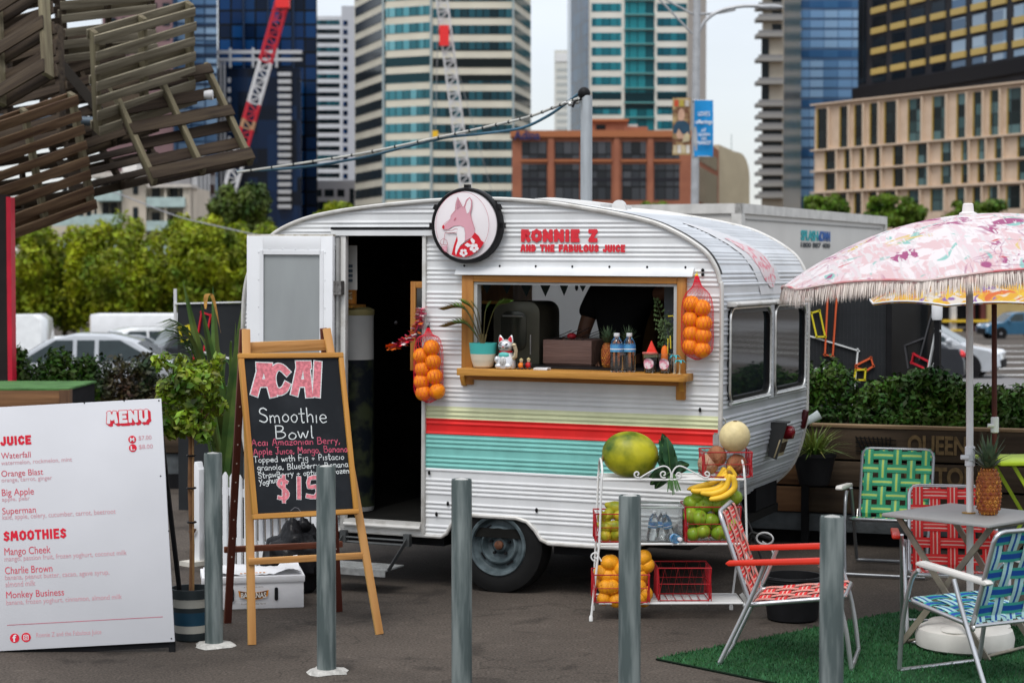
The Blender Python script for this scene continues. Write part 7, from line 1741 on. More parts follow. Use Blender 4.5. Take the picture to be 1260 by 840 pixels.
def lei():
 t = thing('flower_garland', 'pink, white and orange flower garland draped at the doorway', 'garland', VM @ vl(500, 420, -.04), (0, 0, -TH)); o = vl(500, 420, -.04)
 pts = [vl(u, v, -.05) - o for u, v in ((519, 380), (517, 392), (513, 404), (506, 414), (497, 420), (488, 425), (481, 427))]; P = spline(pts, 4); r = random.Random(3)
 ms = [M('petal_pink', (.68, .06, .16), .7), M('petal_white', (.72, .62, .60), .7), M('petal_orange', (.75, .16, .02), .7), M('petal_red', (.60, .015, .03), .7)]
 mb = MB()
 for i, q in enumerate(P):
  for k in range(7):
   a = r.uniform(0, 2 * pi); d = Vector((cos(a), sin(a), r.uniform(-.6, .6))).normalized(); mb.cur = [0, 1, 0, 3, 2, 1, 0][(i // 2 + k) % 7] if i < len(P) - 4 else 2
   s_ = Vector((-d.y, d.x, .2)).normalized() * .020; b = q + d * .008; mb.add([b, b + d * .020 + s_, b + d * .036, b + d * .020 - s_], [(0, 1, 2, 3)])
 mb.build('flowers', ms, t, smooth=0); mb = MB(); mb.tube(P, .004, 5); mb.build('string', M('petal_pink', (.68, .06, .16)), t)
lei()

# ------------------------------------------------------------------ things on the serving shelf (placed in the van's frame)
SZ = WIN[2] + .001; IZ = 1.366
def on_shelf(u, w=-.08, v=452): p = vl(u, v, w); return VM @ Vector((p.x, w, SZ))
KS = 11.55 / F
def palm_pot():
 t = thing('potted_palm', 'small palm in a teal and cream pot at the left of the shelf', 'potted plant', on_shelf(594.5, -.09), (0, 0, -TH))
 mb = MB(); seq = [(.042, 0), (.060, .012), (.072, .05), (.078, .085), (.0785, .0855), (.085, .15), (.080, .15), (.074, .13), (.001, .13)]
 n = 28
 for i in range(len(seq) - 1):
  mb.cur = 0 if i < 3 else 1 if i < 7 else 2; (r0, z0), (r1, z1) = seq[i], seq[i + 1]
  mb.add([(r0 * cos(2 * pi * j / n), r0 * .9 * sin(2 * pi * j / n), z0) for j in range(n)] + [(r1 * cos(2 * pi * j / n), r1 * .9 * sin(2 * pi * j / n), z1) for j in range(n)], [(j, (j + 1) % n, (j + 1) % n + n, j + n) for j in range(n)])
 mb.build('pot', [M('pot_offwhite', (.66, .58, .44), .5, var=.04), M('pot_teal', (.06, .42, .38), .5, var=.05), M('soil', (.03, .02, .014))], t)
 fr = [((546, 381), .30, 1), ((547, 402), .2, 1), ((626, 373), .26, 0), ((583, 375), .2, 0), ((600, 377), .2, 0), ((570, 372), .22, 0)]
 mb = MB(); ml = MB(); o = vl(594.5, 452, -.09); o.z = SZ
 for (u, v), arch, old in fr:
  tip = vl(u, v, -.12 if u < 590 else -.05) - o; b = Vector((0, 0, .13)); P = spline([b, b.lerp(tip, .45) + Vector((0, 0, .10 * arch / .25)), tip], 8); n = len(P); ml.tube(P, [.004 * (1 - .7 * i / n) for i in range(n)], 5)
  for i in range(3, n - 1):
   d = (P[i + 1] - P[i]).normalized()
   for e in (0, .25, .5, .75):
    q = P[i].lerp(P[i + 1], e); L = .068 * sin(pi * min(1, .15 + .8 * i / n)) + .012
    for sg in (-1, 1):
     s_ = Vector((d.y * .4 - .25 * d.z * sg, sg * .6, .25 + .2 * abs(d.x))).normalized(); s_ = (s_ + d * .9 + Vector((0, 0, -.15))).normalized() * L; c = d * .0065
     mb.cur = 1 if old and i > n * .62 else 0; mb.add([q - c, q + c, q + s_], [(0, 1, 2)])
 for k in range(6): ml.tube([(0, 0, .12), (cos(k) * .02, sin(k) * .02, .20)], .006, 5)
 mb.build('fronds', [M('palm_green', (.05, .13, .02), .45, col2=(.13, .22, .04), scale=10, island=.4), M('palm_dry', (.24, .16, .04), .7, island=.3)], t, smooth=0); ml.build('stalks', M('palm_stalk', (.12, .09, .035), .7, var=.3), t)
palm_pot()
def lucky_cat():
 t = thing('lucky_cat', 'silver and white lucky cat figurine with red ears and raised paw', 'figurine', on_shelf(622.5, -.10), (0, 0, -TH))
 sv = M('cat_silver', (.66, .66, .67), .22, metal=.45, var=.1); rd = M('cat_red', (.55, .01, .02), .35); bl = M('cat_teal', (.12, .50, .46), .4); gd = M('cat_gold', (.55, .36, .10), .3, metal=.6)
 mb = MB(); mb.lathe([(.001, 0), (.058, .003), (.063, .02), (.058, .05), (.048, .08), (.038, .098), (.03, .105), (.001, .106)], 24, squash=(1, .85)); mb.ball((0, -.005, .135), (.045, .040, .040), 20, 14); b = mb.build('body', sv, t)
 for s in (-1, 1):
  mb = MB(); mb.lathe([(.021, 0), (.016, .02), (.006, .04), (.001, .043)], 12, (s * .027, 0, .158), Matrix.Rotation(s * .25, 3, 'Y'), squash=(1, .55)); e = mb.build('ear', sv, t)
  mb = MB(); mb.lathe([(.015, 0), (.011, .018), (.001, .034)], 10, (s * .027, -.007, .161), Matrix.Rotation(s * .25, 3, 'Y'), squash=(1, .55)); mb.build('ear_lining', rd, e)
  mb = MB(); mb.ball((s * .03, -.035, .018), (.024, .024, .018), 12, 8); mb.build('foot', sv, t)
  mb = MB(); mb.box((s * .017, -.043, .142), (.016, .004, .004), Matrix.Rotation(s * -.25, 3, 'Y')); mb.box((s * .019, -.040, .152), (.018, .004, .003), Matrix.Rotation(s * .3, 3, 'Y')); mb.build('eye', BLACK, t)
  mb = MB()
  for k in range(3): mb.bar((s * .014, -.045, .128 - .002 * k), (s * .038, -.036, .130 - .005 * k), .0015, .0015)
  mb.build('whiskers', BLACK, t)
 mb = MB(); mb.ball((0, -.045, .132), (.005, .004, .004), 8, 6); mb.build('nose', rd, t)
 mb = MB(); mb.bar((-.012, -.044, .121), (0, -.0455, .124), .002, .0025); mb.bar((0, -.0455, .124), (.012, -.044, .121), .002, .0025); mb.build('mouth', gd, t)
 mb = MB(); mb.tube([(.036 * cos(a), .031 * sin(a), .101) for a in [2 * pi * k / 20 for k in range(20)]], .006, 6, closed=True); mb.build('collar', rd, t)
 mb = MB(); mb.ball((0, -.030, .082), (.034, .016, .020), 14, 10); mb.build('bib', bl, t)
 mb = MB(); mb.ball((0, -.048, .045), (.021, .008, .030), 16, 10); q = mb.build('coin', M('cat_coin', (.42, .41, .40), .4, metal=.5, col2=(.65, .63, .60), scale=120, contrast=(.45, .55)), t)
 mb = MB(); mb.tube([(.046, -.005, .06), (.066, -.012, .075), (.070, -.012, .11), (.062, -.014, .135)], [.014, .012, .011, .012], 8); mb.ball((.058, -.016, .142), (.016, .013, .012), 10, 8); mb.build('raised_paw', M('cat_arm', (.55, .46, .30), .3, metal=.5, var=.2), t)
 mb = MB(); mb.ball((-.045, -.03, .055), (.016, .016, .022), 10, 8); mb.build('paw', sv, t)
lucky_cat()
def toy(label, u, w, col, sc):
 t = thing('toy_figurine', label, 'figurine', on_shelf(u, w), (0, 0, -TH)); mb = MB(); mb.ball((0, 0, .022 * sc), (.017 * sc, .016 * sc, .019 * sc), 14, 10); mb.build('body', M('toy_' + col[0], col[1], .4), t)
 mb = MB(); mb.ball((.003, -.002, .048 * sc), (.010 * sc, .010 * sc, .011 * sc), 12, 8); h = mb.build('head', M('toy_cream', (.6, .45, .3), .5), t); mb = MB(); mb.lathe([(.013, 0), (.010, .006), (.001, .012)], 10, (.003, -.002, .054 * sc)); mb.build('hat', M('toy_straw', (.45, .36, .18), .7), h)
 mb = MB()
 for s in (-1, 1): mb.ball((s * .012 * sc, -.012, .006), (.009, .012, .006), 8, 6); mb.ball((s * .019 * sc, -.004, .026 * sc), (.006, .007, .011), 8, 6)
 mb.build('limbs', M('toy_dark', (.05, .03, .03), .6), t)
toy('small orange toy figure beside the lucky cat', 641, -.10, ('orange', (.75, .20, .02)), 1.0); toy('small red toy figure behind the orange one on the shelf', 650, -.07, ('red', (.5, .02, .02)), 1.05)
t = thing('napkin_pad', 'small white napkin pad lying on the serving shelf', 'napkins', on_shelf(667, -.09), (0, 0, -TH)); mb = MB()
for i in range(4): mb.box((.002 * (i % 2), 0, .002 + .003 * i), (.085, .07, .0028), Matrix.Rotation(.03 * i, 3, 'Z'))
mb.build('sheets', WHITE, t)
for u, w, lab in ((758.5, -.10, 'clear water bottle with blue label, left of the pair on the shelf'), (774, -.06, 'clear water bottle with blue label, right of the pair on the shelf')):
 p = vl(u, 455, w); bottle('water_bottle', lab, VM @ Matrix.Translation((p.x, w, SZ)), .225, .037, group='water bottles on the shelf', bandz=(.52, .70))
def cup(label, u, w, filling):
 t = thing('drink_cup', label, 'cup', on_shelf(u, w), (0, 0, -TH))
 mb = MB(); mb.lathe([(.030, 0), (.032, .002), (.044, .108), (.047, .110), (.047, .114), (.043, .114), (.030, .006), (.001, .005)], 24); mb.build('cup', CLEAR, t)
 mb = MB(); mb.grid(lambda i, j: ((.0395) * sin(.85 * j * cos(6.2832 * i)), -(.0395) * cos(.85 * j * cos(6.2832 * i)) - .0004, .055 + .031 * j * sin(6.2832 * i)), 20, 3)
 q = mb.build('sticker', M('sticker_pink', (.66, .25, .33), .5, col2=(.75, .62, .64), scale=38, contrast=(.46, .54)), t)
 if filling == 'melon':
  mb = MB(); mb.prism([(-.035, .098), (.042, .104), (.002, .185)], (0, .008, 0), (1, 0, 0), (0, 0, 1), .02); f = mb.build('watermelon_slice', M('melon_flesh', (.72, .05, .03), .4, var=.12, scale=40), t, bevel=.003)
  mb = MB(); mb.bar((-.036, -.002, .099), (.043, -.002, .105), .024, .008, (0, 1, 0)); mb.build('rind', M('melon_rind_pale', (.55, .60, .35), .5), f)
  mb = MB(); mb.lathe([(.044, .108), (.046, .118), (.001, .119)], 20); mb.build('ice', M('pink_ice', (.70, .20, .16), .5, var=.2, scale=60), t)
 else:
  mb = MB(); mb.lathe([(.018, .02), (.020, .09), (.019, .135), (.012, .155), (.001, .16)], 14, (-.006, 0, 0)); mb.build('carrot', M('carrot', (.75, .16, .015), .5, var=.1), t)
  mb = MB(); mb.tube([(.012, 0, .11), (.014, 0, .20)], .003, 6); mb.build('straw', M('straw_yellow', (.75, .6, .05), .5), t)
  v, f = leaves([(-.025, 0, .17), (.0, .005, .18), (-.035, .01, .16)], [.02, .018, .018], 70, .008, 3); leaf_object('greens', M('herb_green', (.03, .07, .015), .6, var=.4), (v, f), t)
cup('clear cup topped with a red watermelon wedge on the shelf', 800, -.09, 'melon'); cup('clear cup holding a carrot beside the toy palms', 819, -.09, 'carrot')
def toy_palm(label, u, w, h):
 t = thing('toy_palm', label, 'ornament', on_shelf(u, w), (0, 0, -TH)); mb = MB(); mb.tube([(0, 0, 0), (.003, 0, h * .5), (.0, 0, h)], [.005, .004, .003], 8); mb.lathe([(.012, 0), (.010, .004), (.001, .005)], 12); mb.build('trunk', M('toy_wood', (.40, .30, .18), .6), t); mb = MB()
 for k in range(6):
  a = 2 * pi * k / 6; d = Vector((cos(a), sin(a) * .8, 0)); s = Vector((-d.y, d.x, 0)) * .011; mb.add([Vector((0, 0, h)), d * .022 + s + Vector((0, 0, h + .008)), d * .042 + Vector((0, 0, h - .012)), d * .022 - s + Vector((0, 0, h + .008))], [(0, 1, 2, 3)])
 mb.build('fronds', M('toy_teal', (.03, .38, .44), .45, var=.15), t, smooth=0)
toy_palm('taller teal toy palm tree at the right end of the shelf', 830, -.10, .098); toy_palm('shorter teal toy palm tree at the far right end of the shelf', 836, -.13, .072)

# ------------------------------------------------------------------ inside the van
def van_box(name, label, cat, u0, u1, v0, v1, w, d, zfloor=None):
 a, b = vl(u0, v1, w), vl(u1, v0, w); return thing_m(name, label, cat, VM @ Matrix.Translation((a.x, w, zfloor if zfloor is not None else a.z))), b.x - a.x, b.z - (zfloor if zfloor is not None else a.z)
def interior():
 t, w, h = van_box('coffee_oven', 'dull olive rounded oven standing inside the serving window', 'oven', 607, 664, 371, 440, .28, .4, IZ)
 mb = MB(); pr = [(0, 0), (w, 0)] + arc(w - .07, h - .07, .07, 0, 90, 5) + arc(.09, h - .09, .09, 90, 180, 5); mb.prism(pr, (0, 0, 0), (1, 0, 0), (0, 0, 1), .34); mb.build('body', M('oven_olive', (.085, .082, .06), .35, metal=.4, var=.2), t, bevel=.02)
 mb = MB(); mb.prism(rrect(.05, w * .72, .08, h - .06, .05), (0, -.006, 0), (1, 0, 0), (0, 0, 1), .02); mb.build('door_panel', M('oven_glass', (.05, .05, .04), .18, metal=.5), t, bevel=.004)
 mb = MB(); mb.tube([(.07, -.02, h - .09), (w * .68, -.02, h - .09)], .006, 6); mb.tube([(w * .82, -.01, .06), (w * .82, -.01, .18)], .004, 6); mb.build('handle', ALU, t)
 t, w, h = van_box('timber_tray', 'wood fronted tray of utensils in the middle of the serving window', 'tray', 668, 728, 419, 444, .22, .3, IZ)
 mb = MB(); mb.bx(0, w, 0, .015, .012, h); mb.bx(0, .012, .015, .3, 0, h); mb.bx(w - .012, w, .015, .3, 0, h); mb.bx(0, w, .3, .315, 0, h); mb.bx(0, w, .015, .3, 0, .012); mb.build('box', M_wood('tray_wood', (.22, .13, .10), (.13, .075, .06), 'X', .6), t, bevel=.003)
 mb = MB()
 for k in range(5): mb.bar((.03 + k * .05, .05, h), (.09 + k * .06, .25, h + .05 + .01 * (k % 3)), .008, .002)
 mb.build('utensils', M('steel', (.5, .5, .5), .25, metal=.9), t); mb = MB(); mb.ball((.14, .12, h + .02), (.03, .03, .02), 12, 8); mb.build('red_lid', M('lid_red', (.45, .02, .03), .4), t)
 t = thing('bunting', 'row of dark pennant bunting across the top of the serving window', 'bunting'); t.matrix_world = VM; mb = MB(); w = .35
 for u0, u1, vt, vb in ((591, 607, 346, 361), (616, 631, 346, 362), (639, 656, 347, 365), (663, 679, 347, 365), (687, 701, 347, 364), (711, 723, 347, 359)):
  a, b, c = vl(u0, vt, w), vl(u1, vt, w), vl((u0 + u1) / 2, vb, w); f = MB(); f.prism([(a.x, a.z), (b.x, b.z), (c.x, c.z)], (0, w, 0), (1, 0, 0), (0, 0, 1), .002); f.build('pennant', M('bunting_dark', (.02, .035, .035), .8), t, smooth=0)
 a, b = vl(575, 345.5, w), vl(830, 348, w); mb.tube([a, a.lerp(b, .5) + Vector((0, 0, -.004)), b], .003, 5); mb.build('string', BLACK, t)
 t = thing('wall_lamp', 'small yellow shaded lamp in the top left corner of the window', 'lamp', VM @ vl(590, 351, .5), (0, 0, -TH)); mb = MB(); mb.lathe([(.012, .05), (.03, -.02), (.034, -.03), (.03, -.03), (.01, .045)], 16); mb.build('lamp_shade', M('shade_yellow', (.40, .25, .06), .6), t); mb = MB(); mb.tube([(0, 0, .05), (0, 0, .12)], .004); mb.build('cord', BLACK, t)
 t = thing('hanging_keyring', 'small black oval tag hanging from the bunting', 'tag', VM @ vl(709.5, 353, .34), (0, 0, -TH)); mb = MB(); mb.ball((0, 0, 0), (.011, .006, .024), 12, 8); mb.tube([(0, 0, .02), (0, 0, .05)], .002, 5); mb.build('tag', BLACK, t)
 t = thing('herb_pot', 'feathery herb in a black pot inside the right end of the window', 'potted plant', VM @ Vector((vl(829, 440, .12).x, .12, IZ)), (0, 0, -TH)); mb = MB(); mb.lathe([(.04, 0), (.055, .10), (.058, .125), (.05, .125), (.045, .10), (.001, .10)], 20); mb.build('pot', BLACK, t)
 mb = MB(); ml = MB(); r = random.Random(4)
 for dx_, hh in ((-.10, .30), (-.03, .16), (.02, .14), (-.06, .18)):
  P = spline([Vector((0, 0, .1)), Vector((dx_ * .6, 0, .1 + hh * .5)), Vector((dx_, -.02, .1 + hh))], 6); mb.tube(P, .0018, 5)
  for i in range(5, len(P)):
   for s in (-1, 1):
    for e in range(3): q = P[i]; d = Vector((s * (.05 - .007 * (i - 5)), r.uniform(-.02, .02), .012)); k = q + d * (e + 1) / 3; ml.add([k, k + Vector((.012 * s, .004, .012)), k + Vector((.014 * s, -.003, -.004))], [(0, 1, 2)]);
    mb.tube([P[i], P[i] + Vector((s * (.05 - .007 * (i - 5)), 0, .012))], .001, 4)
 mb.build('stems', M('herb_stem', (.06, .08, .03), .6), t); ml.build('leaves', M('herb_leaf', (.05, .09, .02), .6, var=.4), t, smooth=0)
 t = thing('straw_holder', 'yellow bendy straws standing inside the right end of the window', 'straws', VM @ Vector((vl(826, 440, .07).x, .07, IZ)), (0, 0, -TH)); mb = MB(); mb.lathe([(.025, 0), (.028, .12), (.025, .12), (.022, .005), (.001, .004)], 16); mb.build('tumbler', CLEAR, t); ys = M('straw_yellow', (.75, .6, .05));
 mb = MB(); mb.tube([(0, 0, .02), (-.004, 0, .16), (-.006, 0, .20)], .004, 6); mb.tube([(.012, .01, .02), (.016, .01, .30), (.008, .005, .315), (-.02, 0, .312)], .004, 6); mb.build('straw', ys, t)
 t = thing('window_frame_stack', 'pale grey panel leaning inside the right end of the window', 'panel', VM @ Vector((vl(826, 440, .42).x, .42, IZ)), (0, 0, -TH)); mb = MB(); mb.bx(-.045, .05, 0, .02, 0, .52); mb.build('panel', M('panel_grey', (.12, .14, .155), .5, var=.15), t); mb = MB(); mb.bx(.052, .066, -.01, .02, 0, .44); mb.build('edge', TIMBZ, t)
 for u, w, lab in ((748, .16, 'pineapple standing inside the window left behind the bottles'), (773, .18, 'pineapple standing inside the window right behind the bottles')): pineapple(lab, VM @ Vector((vl(u, 448, w).x, w, IZ)), .6)
 # through the doorway
 t = thing('juice_dispenser', 'white barrel shaped dispenser with picture label inside the doorway', 'dispenser', VM @ Vector((vl(438, 500, .42).x, .42, .39)), (0, 0, -TH)); zt_, zm_ = vl(438, 378, .4).z - .39, vl(438, 442, .4).z - .39
 mb = MB(); mb.lathe([(.115, 0), (.12, .02), (.12, zt_ - .03), (.117, zt_ - .02), (.001, zt_ - .02)], 32); mb.build('barrel', M('barrel_white', (.42, .42, .40), .5, var=.06), t); mb = MB(); mb.lathe([(.122, zt_ - .05), (.125, zt_ - .045), (.125, zt_ - .015), (.09, zt_), (.001, zt_)], 32); mb.build('lid', M('lid_olive', (.32, .28, .12), .5), t)
 mb = MB(); mb.lathe([(.1215, .03), (.1215, zm_)], 32, caps=False); mb.build('label', M('picture_label', (.010, .013, .018), .4, col2=(.045, .055, .028), scale=9, contrast=(.45, .6)), t)
 t = thing('tall_jar', 'orange jar standing on a small shelf inside the doorway', 'jar', VM @ Vector((vl(431, 373, .34).x, .34, vl(431, 374, .34).z)), (0, 0, -TH)); mb = MB(); mb.lathe([(.04, 0), (.042, .01), (.042, .115), (.036, .12), (.001, .12)], 20); mb.build('jar', M('jar_orange', (.55, .22, .04), .35, var=.15, scale=20), t); mb = MB(); mb.lathe([(.043, .113), (.043, .135), (.001, .137)], 20); mb.build('lid', M('jar_lid', (.50, .20, .03), .4), t); mb = MB(); mb.grid(lambda i, j: (.0428 * sin((i - .3) * 1.1), -.0428 * cos((i - .3) * 1.1), .03 + .05 * j), 6, 1); mb.build('label', M('jar_label', (.3, .14, .03), .5, col2=(.62, .5, .3), scale=60, contrast=(.45, .55)), t)
 mb = MB(); p = vl(431, 374.5, .34); mb.bx(p.x - .09, p.x + .05, .26, .46, p.z - .02, p.z - .001); mb.build('jar_shelf', TIMB, van)
 t = thing('wall_notice', 'pale paper notice stuck up inside the doorway', 'notice', VM @ vl(430.5, 333, .14), (0, 0, -TH)); a = vl(425, 355, .14); b = vl(438, 293, .14); mb = MB(); mb.bx(a.x - b.x + .03, .05, 0, .003, -(b.z - a.z) * .38, (b.z - a.z) * .5); mb.build('paper', M('paper_dim', (.40, .39, .36), .8, var=.06), t); mb = MB()
 for k in range(4): mb.bx(-.02, .02, -.002, -.001, .02 - .03 * k, .038 - .03 * k)
 mb.build('print', M('print_dark', (.06, .08, .10), .7), t)
 t = thing('steel_sink', 'steel bench edge glimpsed inside the doorway', 'bench', VM @ Vector((-.72, 1.1, .39)), (0, 0, -TH)); mb = MB(); mb.bx(-.25, .25, 0, .5, .80, .84); mb.build('top', M('steel_dull', (.25, .26, .27), .3, metal=.7), t); mb = MB(); mb.bx(-.23, .23, .02, .48, 0, .8); mb.build('cupboard', BLACKM, t)

def pineapple(label, loc, s=1.0):
 t = thing('pineapple', label, 'pineapple', loc, (0, 0, random.uniform(0, 6)))
 mb = MB(); H_ = .245 * s; R_ = .066 * s; nr, nc = 12, 15
 core = [(R_ * .55, 0), (R_ * .86, H_ * .12), (R_ * .97, H_ * .4), (R_ * .93, H_ * .7), (R_ * .7, H_ * .93), (R_ * .3, H_), (.001, H_)]
 mb.lathe(core, 24); sk = M('pineapple_skin', (.20, .045, .010), .55, col2=(.38, .12, .02), scale=30, var=.2); mb.build('skin', sk, t)
 mb = MB(); mt = MB()
 for i in range(nr):
  z = H_ * (.05 + .90 * i / (nr - 1)); r = None
  for j in range(len(core) - 1):
   if core[j][1] <= z <= core[j + 1][1]: q = (z - core[j][1]) / max(1e-9, core[j + 1][1] - core[j][1]); r = core[j][0] + (core[j + 1][0] - core[j][0]) * q
  for k in range(nc):
   a = 2 * pi * (k + .5 * (i % 2)) / nc; c = Vector((cos(a) * r, sin(a) * r, z)); n = Vector((cos(a), sin(a), .1)); s_ = Vector((-sin(a), cos(a), 0)); hw = pi * r / nc * .92; hh = H_ / nr * .62
   mb.add([c - s_ * hw, c + Vector((0, 0, -hh)), c + s_ * hw, c + Vector((0, 0, hh)), c + n * .006 * s], [(0, 1, 4), (1, 2, 4), (2, 3, 4), (3, 0, 4)])
   mt.ball(c + n * .006 * s, (.003 * s, .003 * s, .003 * s), 5, 3)
 mb.build('eyes', M('pineapple_eye', (.30, .065, .012), .5, col2=(.52, .19, .03), scale=40, island=.35), t, smooth=0); mt.build('eye_tips', M('pineapple_tip', (.10, .05, .02), .8), t)
 r = random.Random(5); mb = MB()
 for i in range(44):
  a = i * 2.4; e = 1.35 - .95 * i / 44; L = (.13 + .05 * r.random()) * s * (1 - .25 * (i / 44)); d = Vector((cos(a) * cos(e), sin(a) * cos(e), sin(e))); b = Vector((cos(a) * .012 * s, sin(a) * .012 * s, H_ * .97 + .03 * s * (1 - i / 44))); s_ = Vector((-sin(a), cos(a), 0)) * .012 * s; m_ = b + d * L * .5 + Vector((0, 0, .004)); tip = b + d * L + Vector((cos(a), sin(a), -.6)) * .025 * s * (i / 44)
  mb.add([b - s_, b + s_, m_ + s_ * .8, m_ - s_ * .8, tip], [(0, 1, 2, 3), (3, 2, 4)])
 mb.build('crown', M('pineapple_leaf', (.045, .085, .045), .5, col2=(.11, .15, .075), scale=20, island=.3), t, smooth=0)
interior()

def person():
 t = thing('person', 'person in a black short sleeved T-shirt serving inside the window, leaning to the right', 'person', VM @ Vector((vl(764, 420, .75).x, .75, .39)), (0, 0, -TH))
 def skin_mesh(name, V, E, R, mat, lv=2, root=0):
  me = bpy.data.meshes.new(name); me.from_pydata(V, E, []); o = bpy.data.objects.new(name, me); COL.objects.link(o); o.modifiers.new('s', 'SKIN');
  for i, r in enumerate(R): me.skin_vertices[0].data[i].radius = r if isinstance(r, tuple) else (r, r)
  me.skin_vertices[0].data[root].use_root = True
  s = o.modifiers.new('d', 'SUBSURF'); s.levels = lv; s.render_levels = lv
  dg = bpy.context.evaluated_depsgraph_get(); m2 = bpy.data.meshes.new_from_object(o.evaluated_get(dg)); m2.materials.clear(); m2.materials.append(mat); m2.polygons.foreach_set('use_smooth', [True] * len(m2.polygons)); m2.name = name
  bpy.data.objects.remove(o); o2 = bpy.data.objects.new(name, m2); COL.objects.link(o2); o2.parent = t; return o2
 # pelvis 0, spine 1, chest 2, neck 3, head 4,5, shoulders, arms, legs
 V = [(0, 0, .92), (.01, 0, 1.12), (.03, -.02, 1.33), (.05, -.03, 1.47), (.06, -.04, 1.56), (.065, -.05, 1.68),
         (-.15, -.02, 1.40), (-.22, -.08, 1.14), (-.12, -.30, 1.02), (-.05, -.36, 1.01),
         (.20, -.04, 1.42), (.33, -.12, 1.40), (.42, -.16, 1.50), (.46, -.17, 1.56),
         (-.10, 0, .86), (-.11, 0, .46), (-.11, .02, .08), (-.11, -.14, .04), (.10, 0, .86), (.11, 0, .46), (.11, .02, .08), (.11, -.14, .04)]
 E = [(0, 1), (1, 2), (2, 3), (3, 4), (4, 5), (2, 6), (6, 7), (7, 8), (8, 9), (2, 10), (10, 11), (11, 12), (12, 13), (0, 14), (14, 15), (15, 16), (16, 17), (0, 18), (18, 19), (19, 20), (20, 21)]
 R = [(.15, .11), (.13, .10), (.15, .11), .055, (.075, .085), (.07, .08), .06, .045, .035, .03, .06, .045, .035, .03, .085, .06, .04, .035, .085, .06, .04, .035]
 skin_mesh('body', V, E, R, SKIN)
 Vs = [(0, 0, .86), (.01, 0, 1.12), (.03, -.02, 1.34), (.045, -.03, 1.44), (-.15, -.02, 1.40), (-.20, -.06, 1.24), (.20, -.04, 1.42), (.30, -.10, 1.405)]
 skin_mesh('t_shirt', Vs, [(0, 1), (1, 2), (2, 3), (2, 4), (4, 5), (2, 6), (6, 7)], [(.18, .14), (.165, .13), (.18, .135), .075, .08, .072, .08, .072], M('shirt_black', (.008, .008, .009), .9))
 Vt = [(0, 0, .94), (-.10, 0, .84), (-.11, 0, .46), (-.11, .02, .10), (.10, 0, .84), (.11, 0, .46), (.11, .02, .10)]
 skin_mesh('trousers', Vt, [(0, 1), (1, 2), (2, 3), (0, 4), (4, 5), (5, 6)], [(.165, .125), .10, .075, .06, .10, .075, .06], M('trousers_dark', (.012, .013, .02), .9))
 mb = MB(); mb.ball((.065, -.03, 1.68), (.088, .10, .10), 20, 14, f=lambda v: 1.0 if v.y > -.35 or v.z > .45 else .86); mb.build('hair', HAIR, t)
 for s in (-1, 1):
  mb = MB(); mb.ball((.065 + s * .030, -.118, 1.635), (.012, .006, .007), 10, 6); e = mb.build('eye', WHITE, t); mb = MB(); mb.ball((.065 + s * .030, -.123, 1.635), (.005, .003, .005), 8, 6); mb.build('pupil', BLACK, e)
 mb = MB(); mb.ball((.065, -.128, 1.605), (.013, .016, .018), 10, 8); mb.build('nose', SKIN, t); mb = MB(); mb.ball((.065, -.120, 1.572), (.022, .006, .006), 10, 6); mb.build('mouth', M('lips', (.20, .06, .05), .5), t)
 for (hx_, hy, hz, dx_, dz) in ((-.05, -.36, 1.01, .3, -.2), (.46, -.17, 1.56, .35, .9)):
  mb = MB(); d = Vector((dx_, -.6, dz)).normalized(); sd = d.cross(Vector((0, 0, 1))).normalized(); c = Vector((hx_, hy, hz)); mb.tube([c - d * .02, c + d * .03, c + d * .075], [.026, .036, .034], 8)
  for k in range(4): a = c + d * .07 + sd * (.026 - .0175 * k); mb.tube([a, a + d * (.035 + .006 * (k in (1, 2))), a + d * .055 + Vector((0, .015, -.015)), a + d * .06 + Vector((0, .03, -.035))], [.009, .009, .008, .006], 6)
  a = c + d * .02 + sd * .034; mb.tube([a, a + sd * .02 + d * .03, a + sd * .018 + d * .06], [.011, .010, .007], 6); mb.build('hand', SKIN, t, smooth=80)
person()

# ------------------------------------------------------------------ lawn area: turf mat, chairs, table, umbrellas
def turf():
 a = gp(808, 812); u1 = (gp(1112, 753) - a).normalized(); u2 = Vector((u1.y, -u1.x, 0)); th = math.atan2(u1.y, u1.x)
 t = thing('turf_mat', 'green artificial turf mat under the lawn chairs', 'mat', a, (0, 0, th)); L, D = (gp(1112, 753) - a).length + .05, 2.6
 mb = MB(); n = 40; r = random.Random(1)
 mb.grid(lambda i, j: (L * i, -D * j, .012 + .003 * sin(i * 17) * sin(j * 11)), 30, 30); mb.build('mat', TURF, t)
 rng = np.random.default_rng(2); k = 26000; p = np.stack([rng.random(k) * L, -rng.random(k) * D, np.full(k, .012)], 1); ang = rng.random(k) * 6.28; d = np.stack([np.cos(ang), np.sin(ang), np.zeros(k)], 1) * .004; tip = p + np.stack([rng.normal(size=k) * .006, rng.normal(size=k) * .006, .010 + .012 * rng.random(k)], 1)
 v = np.stack([p - d, p + d, tip], 1).reshape(-1, 3); o = leaf_object('pile', M('turf_blade', (.012, .065, .020), .7, col2=(.03, .13, .04), scale=2.5, island=.3), (v, np.arange(k * 3).reshape(-1, 3)), t); o['kind'] = 'stuff'
 mb = MB(); mb.tube([(0, 0, .006), (L, 0, .006), (L, -D, .006), (0, -D, .006)], .006, 6, closed=True); mb.build('edge', M('turf_edge', (.01, .02, .012), .9), t)
turf()
